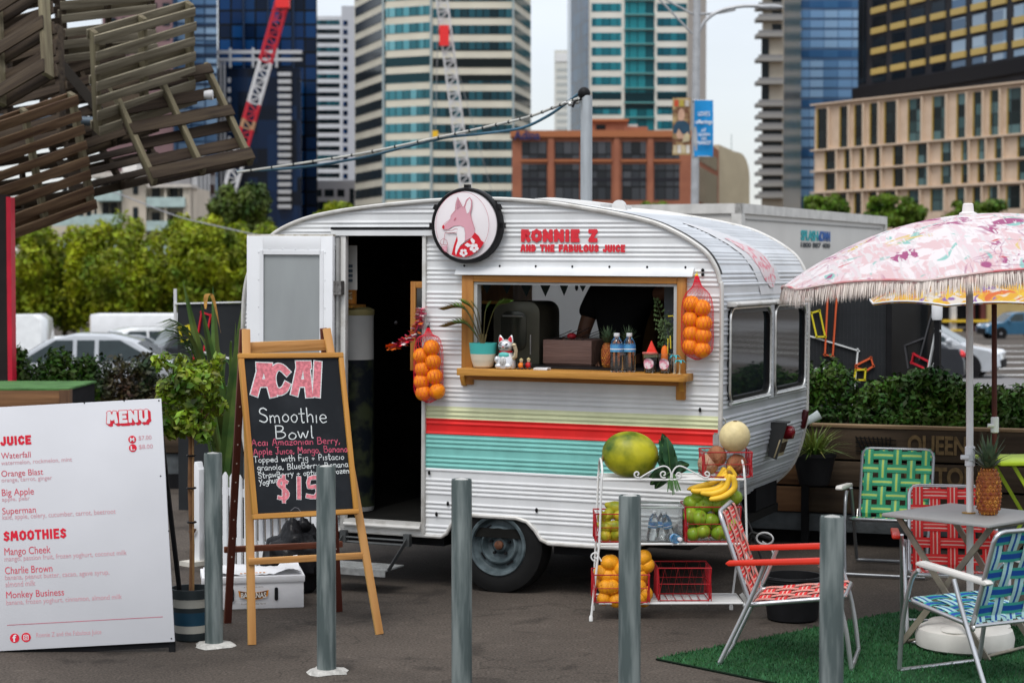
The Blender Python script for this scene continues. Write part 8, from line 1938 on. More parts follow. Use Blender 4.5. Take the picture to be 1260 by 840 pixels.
def weave(mb, o, ex, ey, n, W_, H_, nx, ny, sw, cols, rim=.0):
 """crossed webbing straps, over and under; each strap has edge, line and centre colours"""
 o = Vector(o); ex = Vector(ex); ey = Vector(ey); nn = Vector(n)
 def strap(p0, dirv, side, L, phase, m, gap, cset):
  steps = max(2, m * 4); prof = [(-sw / 2, -sw * .24), (-sw * .24, -sw * .12), (-sw * .12, sw * .12), (sw * .12, sw * .24), (sw * .24, sw / 2)]
  for c, (a, b) in zip(cset, prof):
   mb.cur = c; vs = []
   for i in range(steps + 1):
    s_ = i / steps; h = .0035 * (1 if 0 else cos(pi * (s_ * m - .5) + pi * phase)) ; q = p0 + dirv * L * s_ + nn * h
    if i in (0, steps): q = q - nn * .012
    vs += [q + side * a, q + side * b]
   mb.add(vs, [(2 * i, 2 * i + 1, 2 * i + 3, 2 * i + 2) for i in range(steps)])
 for i in range(nx):
  x = W_ * (i + .5) / nx; strap(o + ex * x - ey * rim, ey, ex, H_ + 2 * rim, i % 2, ny, 0, cols[0])
 for j in range(ny):
  y = H_ * (j + .5) / ny; strap(o + ey * y - ex * rim, ex, ey, W_ + 2 * rim, (j + 1) % 2, nx, 0, cols[1])
CW = .46
def lawn_chair(label, loc, rz, mats, cols, arm_mat, frame_mat, tilt=0.0):
 """local frame: x = forward, y = left, z = up"""
 t = thing('lawn_chair', label, 'lawn chair', (loc[0], loc[1], .004), (0, 0, rz), 'folding lawn chairs')
 w = CW / 2; r = .0115
 # front leg hoop: arm front -> floor bar at the rear; rear leg hoop: arm -> floor at the front (crossing braces)
 for s in (-1, 1):
  mb = MB(); mb.tube(spline([Vector((.28, s * (w + .035), .52)), Vector((.335, s * (w + .035), .46)), Vector((.40, s * (w + .03), .25)), Vector((.435, s * (w + .02), .02))], 5), r, 10); mb.build('front_leg', frame_mat, t)
  mb = MB(); mb.tube(spline([Vector((.02, s * (w + .045), .515)), Vector((-.05, s * (w + .04), .34)), Vector((-.20, s * (w + .035), .02))], 5), r, 10); mb.build('rear_leg', frame_mat, t)
  mb = MB(); n = 10; vs = []
  prof = [(-.17, -.01), (-.15, .004), (.30, .034), (.335, .024), (.335, .008), (.30, .004), (-.15, -.022)]
  mb.prism([(x, z) for x, z in prof], (0, s * (w + .035) - .022, .525), (1, 0, 0), (0, 0, 1), -.044); mb.build('armrest', arm_mat, t, bevel=.008)
  mb = MB(); mb.ball((-.075, s * (w + .012), .30), (.016, .008, .016), 10, 6); mb.bar((-.06, s * (w + .016), .30), (-.10, s * (w + .016), .36), .02, .003, (0, 1, 0)); mb.build('hinge', ALU, t)
 mb = MB(); mb.tube([(.435, -w - .02, .014), (.435, w + .02, .014)], r, 10); mb.build('front_floor_bar', frame_mat, t)
 mb = MB(); mb.tube([(-.20, -w - .035, .014), (-.20, w + .035, .014)], r, 10); mb.build('rear_floor_bar', frame_mat, t)
 b0 = Vector((-.055, 0, .30)); bd = Vector((-.155, 0, .455));
 def hoop(o, d, wd, up):
  L = d.length; u = d.normalized(); q = .05
  return [o + Vector((0, -wd, 0)), o + u * (L - q) + Vector((0, -wd, 0))] + [o + u * (L - q + q * sin(radians(a))) + Vector((0, -wd + q - q * cos(radians(a)), 0)) for a in (30, 60, 90)] + [o + u * (L - q + q * sin(radians(a))) + Vector((0, wd - q + q * cos(radians(a)), 0)) for a in (90, 60, 30)] + [o + u * (L - q) + Vector((0, wd, 0)), o + Vector((0, wd, 0))]
 mb = MB(); mb.tube(hoop(b0, bd, w, 0), r, 10); mb.build('back_frame', frame_mat, t)
 s0 = Vector((-.06, 0, .305)); sdv = Vector((.46, 0, .055))
 mb = MB(); mb.tube(hoop(s0, sdv, w, 0), r, 10); mb.tube([s0 + Vector((0, -w, 0)), s0 + Vector((0, w, 0))], r * .8, 8); mb.build('seat_frame', frame_mat, t)
 bu = bd.normalized(); bn = Vector((bu.z, 0, -bu.x)); mb = MB(); weave(mb, b0 + Vector((0, w, 0)) + bu * .03 + bn * .012, (0, -1, 0), bu, bn, CW, bd.length - .03, 5, 5, .056, cols, .008); mb.build('back_webbing', mats, t, smooth=0)
 su = sdv.normalized(); sn = Vector((-su.z, 0, su.x)); mb = MB(); weave(mb, s0 + Vector((0, w, 0)) + su * .02 + sn * .012, (0, -1, 0), su, sn, CW, sdv.length - .02, 5, 5, .058, cols, .008); mb.build('seat_webbing', mats, t, smooth=0)
 return t
redA = M('web_red', (.70, .025, .025), .55, var=.06); redB = M('web_pink', (.75, .35, .28), .55, var=.06); redC = M('web_blush', (.72, .50, .42), .55)
grA = M('web_green', (.012, .22, .11), .55, var=.06); grB = M('web_lime', (.36, .48, .10), .55); grC = M('web_mint', (.03, .28, .16), .55)
blA = M('web_blue', (.015, .08, .36), .5, var=.06); blB = M('web_aqua', (.42, .68, .66), .5); blC = M('web_teal', (.05, .36, .30), .5)
CHR_ = M('chair_alu', (.52, .53, .54), .32, metal=.8, var=.1); CHD = M('chair_steel', (.22, .23, .24), .35, metal=.7, var=.15); WARM = M('arm_white', (.66, .64, .60), .4, var=.05); RARM = M('arm_red', (.62, .03, .012), .35, var=.05)
RS = ([redA, redB, redC], [(0, 1, 2, 1, 0), (0, 1, 2, 1, 0)])
lawn_chair('red and white webbed lawn chair with red armrests seen from its side, beside the rack', (1.275, 9.69), radians(-14), RS[0], [(1, 0, 2, 0, 1), (0, 2, 0, 2, 0)], RARM, CHR_)
lawn_chair('red and pink webbed lawn chair facing the camera behind the table', (2.37, 10.42), radians(-100), RS[0], [(0, 2, 0, 1, 0), (0, 2, 0, 1, 0)], RARM, CHR_)
lawn_chair('green webbed lawn chair with white armrests against the timber planter', (2.48, 12.62), radians(-108), [grA, grB, grC], [(0, 2, 1, 2, 0), (0, 2, 1, 2, 0)], WARM, CHD)
lawn_chair('blue and aqua webbed lawn chair seen from behind at the right edge', (2.29, 9.06), radians(118), [blA, blB, blC], [(1, 1, 0, 1, 1), (2, 0, 0, 0, 2)], WARM, CHR_)

UX, UY = 2.335, 9.93
def table():
 t = thing('cafe_table', 'small square grey metal table with crossed legs and umbrella hole', 'table', (UX, UY, 0), (0, 0, radians(-46)))
 h = .315; z = .70; tm = M('table_grey', (.34, .335, .32), .45, var=.06, scale=3)
 mb = MB(); mb.bx(-h, h, -h, h, z - .018, z); mb.build('tabletop', tm, t, bevel=.006)
 sm = M('table_leg', (.16, .145, .12), .5, metal=.3, col2=(.30, .27, .20), scale=8)
 for y in (-.22, .22):
  for s in (-1, 1):
   mb = MB(); mb.bar((s * .27, y + .012 * s, z - .02), (-s * .27, y + .012 * s, .012), .03, .012, (0, 1, 0)); mb.build('leg', sm, t)
 mb = MB()
 for s in (-1, 1): mb.tube([(s * .27, -.23, z - .03), (s * .27, .23, z - .03)], .008); mb.tube([(s * .25, -.23, .03), (s * .25, .23, .03)], .008)
 mb.build('cross_bar', sm, t)
 mb = MB(); mb.lathe([(.028, z), (.035, z + .001), (.035, z + .006), (.022, z + .008)], 20); mb.build('umbrella_ring', M('brass_ring', (.40, .22, .05), .4, metal=.5), t)
table()
pineapple('large pineapple standing on the grey table beside the umbrella pole', (UX + .085, UY - .06, .701), .97)
def umbrella_mat(name, seed, base, pals):
 m = bpy.data.materials.new(name); m.use_nodes = True; n = m.node_tree.nodes; l = m.node_tree.links; b = n['Principled BSDF']; b.inputs['Roughness'].default_value = .8
 t = n.new('ShaderNodeTexCoord'); last = None
 col = n.new('ShaderNodeRGB'); col.outputs[0].default_value = (*base, 1); last = col.outputs[0]
 for i, (c, sc, th, st) in enumerate(pals):
  mp = n.new('ShaderNodeMapping'); mp.inputs['Location'].default_value = (seed + i * 3.1, i * 1.7, 0); mp.inputs['Scale'].default_value = st; mp.inputs['Rotation'].default_value = (0, 0, i * 1.1); l.new(t.outputs['Object'], mp.inputs[0])
  ns = n.new('ShaderNodeTexNoise'); ns.inputs['Scale'].default_value = sc; ns.inputs['Detail'].default_value = 3; ns.inputs['Distortion'].default_value = 1.6; l.new(mp.outputs[0], ns.inputs['Vector'])
  r = n.new('ShaderNodeMapRange'); r.inputs['From Min'].default_value = th; r.inputs['From Max'].default_value = th + .035; l.new(ns.outputs[0], r.inputs[0])
  mx = n.new('ShaderNodeMix'); mx.data_type = 'RGBA'; l.new(r.outputs[0], mx.inputs[0]); l.new(last, mx.inputs[6]); mx.inputs[7].default_value = (*c, 1); last = mx.outputs[2]
 # scribbled petal outlines
 mp = n.new('ShaderNodeMapping'); l.new(t.outputs['Object'], mp.inputs[0]); nz = n.new('ShaderNodeTexNoise'); nz.inputs['Scale'].default_value = 4; l.new(mp.outputs[0], nz.inputs['Vector'])
 ad = n.new('ShaderNodeVectorMath'); ad.operation = 'ADD'; l.new(mp.outputs[0], ad.inputs[0]); sc_ = n.new('ShaderNodeVectorMath'); sc_.operation = 'SCALE'; sc_.inputs['Scale'].default_value = .25; l.new(nz.outputs['Color'], sc_.inputs[0]); l.new(sc_.outputs[0], ad.inputs[1])
 vo = n.new('ShaderNodeTexVoronoi'); vo.feature = 'DISTANCE_TO_EDGE'; vo.inputs['Scale'].default_value = 7.5; l.new(ad.outputs[0], vo.inputs['Vector'])
 r = n.new('ShaderNodeMapRange'); r.inputs['From Min'].default_value = .012; r.inputs['From Max'].default_value = .03; r.inputs['To Min'].default_value = .55; r.inputs['To Max'].default_value = 0; l.new(vo.outputs[0], r.inputs[0])
 nm = n.new('ShaderNodeTexNoise'); nm.inputs['Scale'].default_value = 2.2; l.new(t.outputs['Object'], nm.inputs['Vector']); r2 = n.new('ShaderNodeMapRange'); r2.inputs['From Min'].default_value = .48; r2.inputs['From Max'].default_value = .56; l.new(nm.outputs[0], r2.inputs[0])
 mu = n.new('ShaderNodeMath'); mu.operation = 'MULTIPLY'; l.new(r.outputs[0], mu.inputs[0]); l.new(r2.outputs[0], mu.inputs[1])
 mx = n.new('ShaderNodeMix'); mx.data_type = 'RGBA'; l.new(mu.outputs[0], mx.inputs[0]); l.new(last, mx.inputs[6]); mx.inputs[7].default_value = (.32, .10, .22, 1)
 l.new(mx.outputs[2], b.inputs['Base Color'])
 tr = n.new('ShaderNodeBsdfTranslucent'); l.new(mx.outputs[2], tr.inputs['Color']); ms = n.new('ShaderNodeMixShader'); ms.inputs[0].default_value = .25; l.new(b.outputs[0], ms.inputs[1]); l.new(tr.outputs[0], ms.inputs[2]); l.new(ms.outputs[0], n['Material Output'].inputs[0])
 return m
def umbrella(name, label, x, y, zrim, zapex, R_, tilt, pole_mat, cm, fringe, zpole0, under, pr=.018, nrib=8, seed=1, rot0=.0, fr_len=.10):
 t = thing(name, label, 'umbrella', (x, y, 0))
 mb = MB(); mb.tube([(.02, -.01, zpole0), (0, 0, zapex - .03)], pr, 12); mb.build('pole', pole_mat, t)
 piv = Vector((0, 0, zapex - .1)); RT = Matrix.Rotation(tilt[0], 3, 'Y') @ Matrix.Rotation(tilt[1], 3, 'X')
 def pt(a, s):                                        # s = 0 apex, 1 rim ; cloth sags between ribs
  k = (a - rot0) / (2 * pi / nrib); f = k - floor(k); sag = 1 - 4 * (f - .5) ** 2
  r = R_ * s * (1 - .045 * sag * s ** 2); z = zapex - (zapex - zrim) * (s ** 2.2) - .035 * sag * s * (1 - s) * 2 + .022 * sag * s ** 3
  v = Vector((cos(a) * r, sin(a) * r, z)); return RT @ (v - piv) + piv
 n = nrib * 8; m = 14; mb = MB(); mb.add([pt(2 * pi * i / n, j / m) for i in range(n) for j in range(m + 1)], [(i * (m + 1) + j, i * (m + 1) + j + 1, ((i + 1) % n) * (m + 1) + j + 1, ((i + 1) % n) * (m + 1) + j) for i in range(n) for j in range(m)])
 mb.build('canopy', cm, t, smooth=60)
 mb = MB(); dn = Vector((0, 0, -.012)); mb.add([pt(2 * pi * i / n, j / m) + dn for i in range(n) for j in range(1, m + 1)], [(i * m + j, ((i + 1) % n) * m + j, ((i + 1) % n) * m + j + 1, i * m + j + 1) for i in range(n) for j in range(m - 1)]); mb.build('lining', under, t, smooth=60)
 r = random.Random(seed)
 if fringe:
  mb = MB(); k = 2600
  for i in range(k):
   a = 2 * pi * i / k; p = pt(a, .995) + Vector((0, 0, .004)); L = fr_len * r.uniform(.75, 1.1); o = Vector((cos(a), sin(a), 0)); w = Vector((-sin(a), cos(a), 0)) * r.uniform(.002, .0045); j = o * r.uniform(-.012, .022) + w * r.uniform(-3, 3)
   mb.add([p - w, p + w, p + w * .7 + j * .6 + Vector((0, 0, -L * .55)), p - w * .7 + j * .6 + Vector((0, 0, -L * .55)), p + j + Vector((0, 0, -L))], [(0, 1, 2, 3), (3, 2, 4)])
  mb.build('fringe', fringe, t, smooth=0)
  mb = MB(); mb.tube([pt(2 * pi * i / 96, 1.0) + Vector((0, 0, .002)) for i in range(96)], .006, 5, closed=True); mb.build('trim', M('umbrella_trim', (.60, .14, .16), .8, col2=(.66, .6, .56), scale=6), t)
 else:
  mb = MB(); mb.tube([pt(2 * pi * i / 96, 1.0) for i in range(96)], .006, 5, closed=True); mb.build('trim', WHITE, t)
 for i in range(nrib):
  a = rot0 + 2 * pi * i / nrib; mb = MB(); mb.tube([pt(a, s) + Vector((0, 0, -.016)) for s in (.02, .25, .5, .75, .98)], .0045, 5); q = mb.build('rib', WWIRE, t)
  mb = MB(); mb.tube([Vector((0, 0, zrim + .02)), pt(a, .5) + Vector((0, 0, -.02))], .004, 5); mb.build('stay', WWIRE, q)
 top = pt(0, 0); mb = MB(); mb.lathe([(.045, -.015), (.045, .005), (.03, .012), (.026, .05), (.020, .055), (.001, .056)], 16, top); mb.build('finial', M('finial_white', (.66, .62, .6), .5), t)
 mb = MB(); mb.lathe([(pr + .001, zpole0 + .89), (.026, zpole0 + .895), (.026, zpole0 + .99), (pr + .001, zpole0 + .995)], 14, (.012, -.006, 0)); mb.lathe([(.001, -.02), (.012, -.02), (.012, .02), (.001, .02)], 10, (-.02, -.03, zpole0 + .94), Matrix.Rotation(pi / 2, 3, 'Y')); mb.build('tilt_joint', WHITE, t)
 return t
um = umbrella_mat('umbrella_floral', 2.0, (.76, .72, .72), [((.68, .50, .51), 3.4, .50, (1, 1, 2)), ((.26, .52, .47), 3.4, .60, (1.3, 1, 1)), ((.70, .58, .60), 5, .55, (2.5, .6, 1)), ((.66, .50, .16), 3.6, .665, (1, 1.4, 1)), ((.36, .08, .20), 3.2, .60, (1, .8, 1.5)), ((.68, .64, .64), 9, .56, (3, .5, 1)), ((.55, .09, .10), 4.5, .69, (.7, 2, 1))])
fm = M('fringe_cream', (.78, .69, .62), .9, col2=(.62, .36, .32), scale=14, contrast=(.55, .8), island=.2)
umbrella('beach_umbrella', 'fringed white umbrella with pink and teal floral print over the table', UX - .01, UY, 1.905, 2.225, 1.00, (radians(-4.2), radians(-1.0)), M('pole_white', (.76, .75, .73), .45, var=.05), um, fm, .05, M('umbrella_lining', (.42, .05, .09), .8, col2=(.58, .3, .3), scale=5), rot0=.35)
um2 = umbrella_mat('umbrella_yellow', 7.0, (.66, .60, .52), [((.66, .36, .03), 4.2, .46, (1, 1, 1)), ((.62, .14, .03), 5.0, .56, (1, 1.3, 1)), ((.24, .12, .34), 5.2, .60, (1, 1, 1)), ((.68, .46, .04), 6, .56, (2, 1, 1))])
umbrella('beach_umbrella', 'yellow and orange patterned umbrella with dark red pole partly behind the floral one', 3.10, 12.55, 1.725, 1.98, .82, (0, 0), M('pole_maroon', (.085, .018, .012), .5, var=.2), um2, None, .0, um2, pr=.017, rot0=.2, seed=4)
def umb_base():
 t = thing('umbrella_stand', 'round white moulded umbrella base on the turf under the table', 'umbrella base', (UX - .02, UY - .02, .014))
 mb = MB(); mb.lathe([(.22, 0), (.245, .015), (.25, .06), (.238, .10), (.20, .118), (.08, .125), (.05, .13), (.001, .13)], 40); mb.build('base', M('base_white', (.62, .60, .55), .5, var=.08, scale=8), t)
 mb = MB()
 for a in (0, 2.1, 4.2): mb.ball((cos(a) * .15, sin(a) * .15, .112), (.085, .085, .022), 16, 8)
 mb.build('lobes', M('base_white', (.62, .60, .55)), t); mb = MB(); mb.lathe([(.045, .12), (.04, .16), (.026, .17), (.024, .24), (.021, .245)], 16); mb.build('socket', M('socket_brown', (.24, .17, .12), .6), t)
umb_base()
def green_table():
 p = at(1244, 565, 12.2); t = thing('folding_table', 'lime green metal folding table at the right edge behind the pineapple', 'table', (p.x + .10, 12.2, 0), (0, 0, .1)); lm = M('lime_metal', (.36, .50, .02), .45, var=.06); z = at(1244, 563, 12.2).z
 mb = MB(); mb.bx(-.26, .40, -.25, .25, z - .025, z); mb.build('tabletop', lm, t, bevel=.006)
 for y in (-.2, .2):
  mb = MB(); mb.bar((.26, y, z - .02), (-.12, y, .02), .022, .012, (0, 1, 0)); mb.build('leg', lm, t); mb = MB(); mb.bar((-.16, y + .014, z - .02), (.28, y + .014, .02), .022, .012, (0, 1, 0)); mb.build('leg', lm, t)
green_table()
def bin_():
 p = gp(972, 752); t = thing('black_tub', 'black plastic tub on the asphalt behind the red chair', 'tub', (1.56, 10.78, 0)); mb = MB(); mb.lathe([(.12, 0), (.14, .01), (.165, .22), (.172, .225), (.172, .25), (.155, .25), (.13, .02), (.001, .015)], 28); mb.build('tub', BLACK, t); mb = MB(); mb.tube([(.168 * cos(a), .168 * sin(a), .24) for a in [2 * pi * k / 28 for k in range(28)]], .008, 6, closed=True); mb.build('rim', BLACK, t)
bin_()
def hanging_pot():
 p = at(1004, 560, 13.35); t = thing('hanging_pot', 'black pot of spiky grass hung on the planter beside the van', 'potted plant', (p.x, 13.42, at(1004, 597, 13.4).z))
 mb = MB(); mb.lathe([(.09, 0), (.105, .01), (.145, .20), (.152, .20), (.152, .225), (.14, .225), (.13, .2), (.001, .2)], 24); mb.build('pot', BLACK, t); mb = MB(); mb.tube([(-.06, .14, .2), (-.06, .25, .30), (-.06, .33, .27)], .006, 5); mb.tube([(.06, .14, .2), (.06, .25, .30), (.06, .33, .27)], .006, 5); mb.build('hook', BLACK, t)
 r = random.Random(8); mb = MB()
 for i in range(150):
  a = r.uniform(0, 2 * pi); e = r.uniform(.25, 1.4); L = r.uniform(.16, .28); d = Vector((cos(a) * cos(e), sin(a) * cos(e), sin(e))); b = Vector((cos(a) * .05 * r.random(), sin(a) * .05 * r.random(), .2)); m_ = b + d * L * .6; tip = b + d * L + Vector((cos(a) * .05, sin(a) * .05, -.06 * (1.5 - e))); s = Vector((-sin(a), cos(a), 0)) * .005; mb.add([b - s, b + s, m_ + s, m_ - s, tip], [(0, 1, 2, 3), (3, 2, 4)])
 mb.build('blades', SPIKY, t, smooth=0)
 t = thing('spotlight', 'small pale spotlight clipped on the planter by the van corner', 'lamp', at(999, 515, 13.3)); R = Matrix.Rotation(radians(60), 3, 'Y') ; mb = MB(); mb.lathe([(.012, -.06), (.024, -.05), (.032, .05), (.034, .06), (.028, .06), (.001, .04)], 16, (0, 0, 0), R); mb.build('shade', M('spot_white', (.58, .64, .63), .4), t); mb = MB(); mb.tube([(0, 0, 0), (-.02, .05, -.06), (-.02, .3, -.08)], .006, 6); mb.build('arm', BLACK, t)
hanging_pot()

# ------------------------------------------------------------------ light post, cables, street lamp
def posts():
 Y = 16.6; x = at(721.5, 200, Y).x; t = thing('steel_post', 'plain galvanised pole with black ball cap carrying two cables behind the van', 'pole', (x, Y, gz(x, Y))); z = at(721, 118, Y).z - gz(x, Y)
 mb = MB(); mb.tube([(0, 0, 0), (0, 0, z)], .05, 20); mb.build('shaft', GALVL, t); mb = MB(); mb.ball((-.02, 0, z + .02), .055, 16, 10); mb.tube([(-.03, -.02, z - .02), (-.10, -.03, z - .05), (-.12, -.03, z - .10)], .012, 6); mb.build('cap', BLACK, t)
 mb = MB(); mb.tube([(-.05, 0, z - .05), (-.2, 0, z - .06)], .008, 6); mb.ball((-.08, -.01, z - .05), .025, 8, 6); mb.ball((-.14, -.01, z - .07), .02, 8, 6); mb.build('bracket', ALU, t)
 def cable(lab, pts, r, mat, nm):
  P = spline([at(u, v, Y_) for u, v, Y_ in pts], 10); o = P[0].copy(); c = thing(nm, lab, 'cable', o); mb = MB(); mb.tube([p - o for p in P], r, 8); mb.build('cable', mat, c); return c, P, o
 c, P, o = cable('blue cable with a deep sag from the pole to the pallets', [(714, 114, 16.6), (697, 127, 16.8), (672, 144, 17), (640, 158, 17.3), (590, 165, 17.7), (540, 171, 18.1), (450, 193, 18.7), (370, 206, 19.2), (292, 211, 19.6)], .013, M('cable_blue', (.06, .15, .22), .4, var=.15), 'overhead_cable')
 c, P, o = cable('pale rope light cable strung from the pole to the pallets', [(712, 121, 16.55), (690, 129, 16.75), (650, 144, 17.2), (600, 156, 17.6), (540, 169, 18.05), (450, 188, 18.65), (370, 201, 19.15), (292, 212, 19.55)], .012, M('cable_pale', (.50, .50, .46), .5, var=.15), 'overhead_cable')
 for i in range(4, len(P) - 2, 3): mb = MB(); mb.ball(P[i] - o, (.016, .016, .016), 8, 6); mb.build('clip', BLACK, c)
 c = thing('thin_wire', 'thin grey wire crossing in front of the apartment block', 'cable', at(130, 232, 60)); o = at(130, 232, 60); mb = MB(); mb.tube([p - o for p in spline([at(100, 222, 60), at(150, 240, 60), at(215, 265, 60), at(262, 277, 60), at(320, 290, 60)], 6)], .02, 5); mb.build('wire', M('wire_grey', (.3, .3, .32), .5), c)
 Y = 55; x = at(854, 200, Y).x; g = gz(x, Y); t = thing('street_lamp', 'tall grey street lamp pole carrying two banners above the trailer', 'street lamp', (x, Y, g)); top = at(855, -60, Y).z - g
 mb = MB(); mb.tube([(0, 0, 0), (.03, 0, top * .5), (.08, 0, top)], [.12, .11, .10], 16); mb.build('shaft', M('lamp_pole', (.40, .41, .42), .5, metal=.4, var=.1), t)
 o = Vector((x, Y, g)); mb = MB(); mb.tube([p - o for p in spline([at(858, 44, Y), at(868, 26, Y), at(885, 14, Y), at(912, 8, Y), at(942, 8, Y)], 6)], .05, 8); mb.tube([p - o for p in spline([at(858, 18, Y), at(885, 16, Y), at(905, 12, Y)], 4)], .035, 6); mb.tube([at(852, 42, Y) - o, at(808, -4, Y) - o], .03, 6); mb.tube([at(853, 18, Y) - o, at(812, -4, Y) - o], .03, 6)
 mb.build('arm', M('lamp_pole', (.40, .41, .42)), t); mb = MB(); mb.ball(at(948, 9, Y) - o, (.35, .12, .08), 14, 8); mb.build('lamp_head', M('lamp_head', (.35, .36, .37), .5), t)
 a, b = at(854, 124, Y), at(877, 192, Y)
 t2 = thing('banner', 'bright blue street banner with white lettering on the lamp pole', 'banner', at(853.5, 193, Y)); o2 = at(853.5, 193, Y); W_ = b.x - a.x; H_ = a.z - b.z + .02
 mb = MB(); mb.grid(lambda i, j: (W_ * i, -.14 + .05 * sin(i * 3 + j * 4) , H_ * j), 10, 14); mb.build('cloth', M('banner_blue', (.008, .24, .56), .6, var=.05), t2); bw = M('banner_white', (.72, .76, .80), .6)
 for s, v0, v1, f0, f1 in (('LOVE’S', 143.5, 138, .2, .82), ('offerings', 154.5, 148, .04, .96), ('AT', 163.5, 159, .36, .62), ('QUEEN', 168.5, 164.5, .2, .82), ('VIC', 173, 169.5, .34, .66), ('MARKET', 178.5, 174, .12, .9)):
  text(s, bw, t2, (W_ * f0, W_ * f1, at(850, v0, Y).z - o2.z, at(850, v1, Y).z - o2.z), o=(0, -.20, 0), fat=.02)
 mb = MB(); mb.tube([(-.05, -.1, H_), (W_, -.1, H_)], .02, 6); mb.tube([(-.05, -.1, 0), (W_, -.1, 0)], .02, 6); mb.build('rod', ALU, t2)
 t3 = thing('banner', 'photographic street banner of a stallholder in dark blue on the lamp pole', 'banner', at(827, 191, Y)); o3 = at(827, 191, Y); W_ = at(849, 191, Y).x - o3.x; H_ = at(827, 121, Y).z - o3.z
 mb = MB(); mb.bx(0, W_, -.12, -.10, 0, H_); mb.build('cloth', M('banner_photo', (.14, .06, .03), .6, col2=(.42, .30, .14), scale=3.5, contrast=(.42, .58)), t3)
 def bit(nm, pts, m, off):
  mb = MB(); mb.prism([(p[0] * W_, p[1] * H_) for p in pts], (0, -.12 - off, 0), (1, 0, 0), (0, 0, 1), .005); mb.build(nm, m, t3, smooth=0)
 bit('printed_shirt', [(.02, .38), (.98, .36), (.95, .52), (.78, .58), (.5, .62), (.22, .58), (.05, .5)], M('print_navy', (.02, .06, .10), .6), .004); bit('printed_face', [(.34, .60), (.62, .60), (.68, .68), (.64, .78), (.48, .82), (.32, .76), (.3, .66)], M('print_skin', (.52, .32, .22), .6), .01); bit('printed_arm', [(.2, .36), (.34, .46), (.6, .34), (.9, .42), (.7, .28), (.3, .28)], M('print_skin', (.52, .32, .22)), .012); bit('printed_apron', [(.55, .22), (.95, .24), (.9, .38), (.65, .36)], M('print_buff', (.50, .42, .26), .6), .014)
 for k in range(4): bit('printed_box', [(.04 + .24 * k, .03), (.24 + .24 * k, .03), (.24 + .24 * k, .17), (.04 + .24 * k, .17)], M('print_white', (.58, .55, .5), .6) if k % 2 else M('print_buff', (.50, .42, .26)), .010)
 for k, c in enumerate(((.55, .08, .03), (.45, .36, .06), (.5, .45, .4))): bit('printed_jar', [(.1 + .3 * k, .85), (.32 + .3 * k, .85), (.32 + .3 * k, .96), (.1 + .3 * k, .96)], M('print_c%d' % k, c, .6), .010)
posts()

# ------------------------------------------------------------------ the hanging pallets
def pallet(label, c0, c1, c2, Y, sg, wood, bearer, nb=7, D=.13, flip=False):
 """c0 -> c1 along the boards, c0 -> c2 along the bearers, as photo points at depth Y; the depths of the far corners follow from the right angle"""
 p0 = at(*c0, Y); a = at(*c1, Y) - p0; b = at(*c2, Y) - p0; k = -a.dot(b); q = sqrt(abs(k)) + .02
 for _ in range(9):
  s2 = sg if k > 0 else -sg; a = at(*c1, Y + sg * q) - p0; b = at(*c2, Y + s2 * q) - p0; k = -(a.x * b.x + a.z * b.z); q = sqrt(abs(k))
 m = basis(p0, p0 + a, p0 + b); t = thing_m('pallet', label, 'pallet', m, 'stacked timber pallets'); W_ = a.length; H_ = b.length; r = random.Random(len(label))
 front = 1 if (m.to_3x3() @ Vector((0, 0, 1))).dot(-p0) > 0 else -1
 if flip: front = -front
 bw = H_ / nb * .62
 for layer in (0, 1):
  n = nb if layer == 0 else 3; z = 0 if layer == 0 else -front * D
  for i in range(n):
   y = bw / 2 + (H_ - bw) * i / (n - 1); mb = MB(); mb.box((W_ / 2 + r.uniform(-.012, .012), y + r.uniform(-.008, .008), z), (W_ + .01, bw * r.uniform(.9, 1.1), .02), Matrix.Rotation(r.uniform(-.012, .012), 3, 'Z'))
   if layer == 0:
    for xx in (.04, W_ / 2, W_ - .04): mb.ball((xx, y + .015, front * .0105), (.005, .005, .002), 6, 4)
   mb.build('deck_board', wood, t, bevel=.003)
 for i in range(3):
  x = .025 + (W_ - .05) * i / 2; mb = MB(); mb.box((x, H_ / 2, -front * D / 2), (.045, H_ + .03, D - .021)); mb.build('bearer', bearer, t, bevel=.003)
 return t
pallet('weathered grey pallet facing the front, foremost of the hanging cluster', (117, 44), (240, 8), (122, 166), 19, 1, PALW, PALS)
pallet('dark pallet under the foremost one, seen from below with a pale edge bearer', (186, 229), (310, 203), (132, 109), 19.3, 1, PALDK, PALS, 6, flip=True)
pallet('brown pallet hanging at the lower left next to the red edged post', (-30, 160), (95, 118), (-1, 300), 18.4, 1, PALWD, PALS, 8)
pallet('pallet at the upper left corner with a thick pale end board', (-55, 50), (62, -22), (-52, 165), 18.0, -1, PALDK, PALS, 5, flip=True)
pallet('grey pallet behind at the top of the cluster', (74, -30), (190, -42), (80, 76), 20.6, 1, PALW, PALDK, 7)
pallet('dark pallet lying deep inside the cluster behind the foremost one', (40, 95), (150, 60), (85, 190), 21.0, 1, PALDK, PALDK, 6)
pallet('dark pallet glimpsed below the foremost one near the apartment roof', (60, 175), (170, 150), (95, 235), 21.4, 1, PALDK, PALDK, 5)
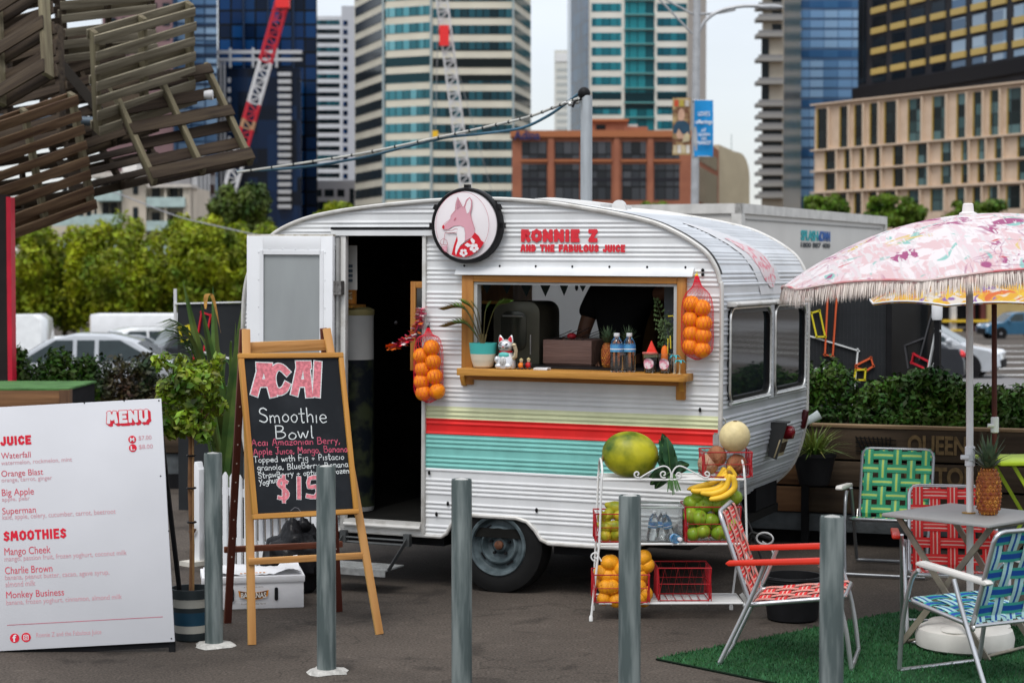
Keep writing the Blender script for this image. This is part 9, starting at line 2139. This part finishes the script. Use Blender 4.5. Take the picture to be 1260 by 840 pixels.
pallet('dark pallet high at the far left behind the thick end board', (-80, -20), (58, -60), (-70, 110), 20.2, 1, PALDK, PALDK, 8)
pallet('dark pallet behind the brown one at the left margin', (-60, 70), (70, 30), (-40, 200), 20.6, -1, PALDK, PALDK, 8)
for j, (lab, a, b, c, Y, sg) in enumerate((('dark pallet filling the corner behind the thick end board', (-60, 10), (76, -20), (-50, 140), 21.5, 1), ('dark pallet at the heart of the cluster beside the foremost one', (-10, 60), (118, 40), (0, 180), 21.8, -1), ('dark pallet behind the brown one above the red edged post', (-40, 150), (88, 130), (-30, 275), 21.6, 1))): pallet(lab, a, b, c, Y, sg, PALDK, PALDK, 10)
def frame():
 t = thing('steel_mast', 'steel pole frame that carries the hanging pallets', 'frame', (-5.6, 20.4, gz(-5.6, 20))); o = t.location.copy(); mb = MB(); mb.tube([at(-40, 400, 20.4) - o + Vector((0, 0, -3)), at(-40, -80, 20.4) - o], .06, 12); mb.tube([at(-40, 145, 20.4) - o, at(132, 150, 20.1) - o], .05, 12); mb.build('pole', M('frame_steel', (.10, .13, .16), .45, metal=.4), t)
 mb = MB(); mb.lathe([(.001, -.05), (.04, -.045), (.05, 0), (.05, .04), (.001, .045)], 20, at(257, 117, 19.7) - o, Matrix.Rotation(pi / 2, 3, 'Y')); mb.build('floodlight', M('flood_grey', (.45, .45, .45), .4), t); mb = MB(); a = at(8, 160, 19.2) - o; mb.bar(at(60, 60, 20.9) - o, at(150, 170, 20.9) - o, .10, .03, (0, 1, 0)); mb.build('brace', M('brace_dark', (.03, .025, .02), .8), t)
 t = thing('red_edged_post', 'dark post with a bright red edge standing at the left margin', 'post', (at(4, 330, 18.4).x, 18.4, gz(-4, 18))); z = at(4, 238, 18.4).z + .1; a = at(9.5, 330, 18.4).x - t.location.x; b = at(15, 330, 18.4).x - t.location.x; mb = MB(); mb.bx(-.12, a, -.03, .12, 0, z); mb.build('panel', M('post_dark', (.022, .016, .016), .6), t); mb = MB(); mb.bx(a, b, -.035, .12, 0, z - .02); mb.build('red_edge', M('edge_red', (.55, .01, .035), .45), t)
frame()
clean()
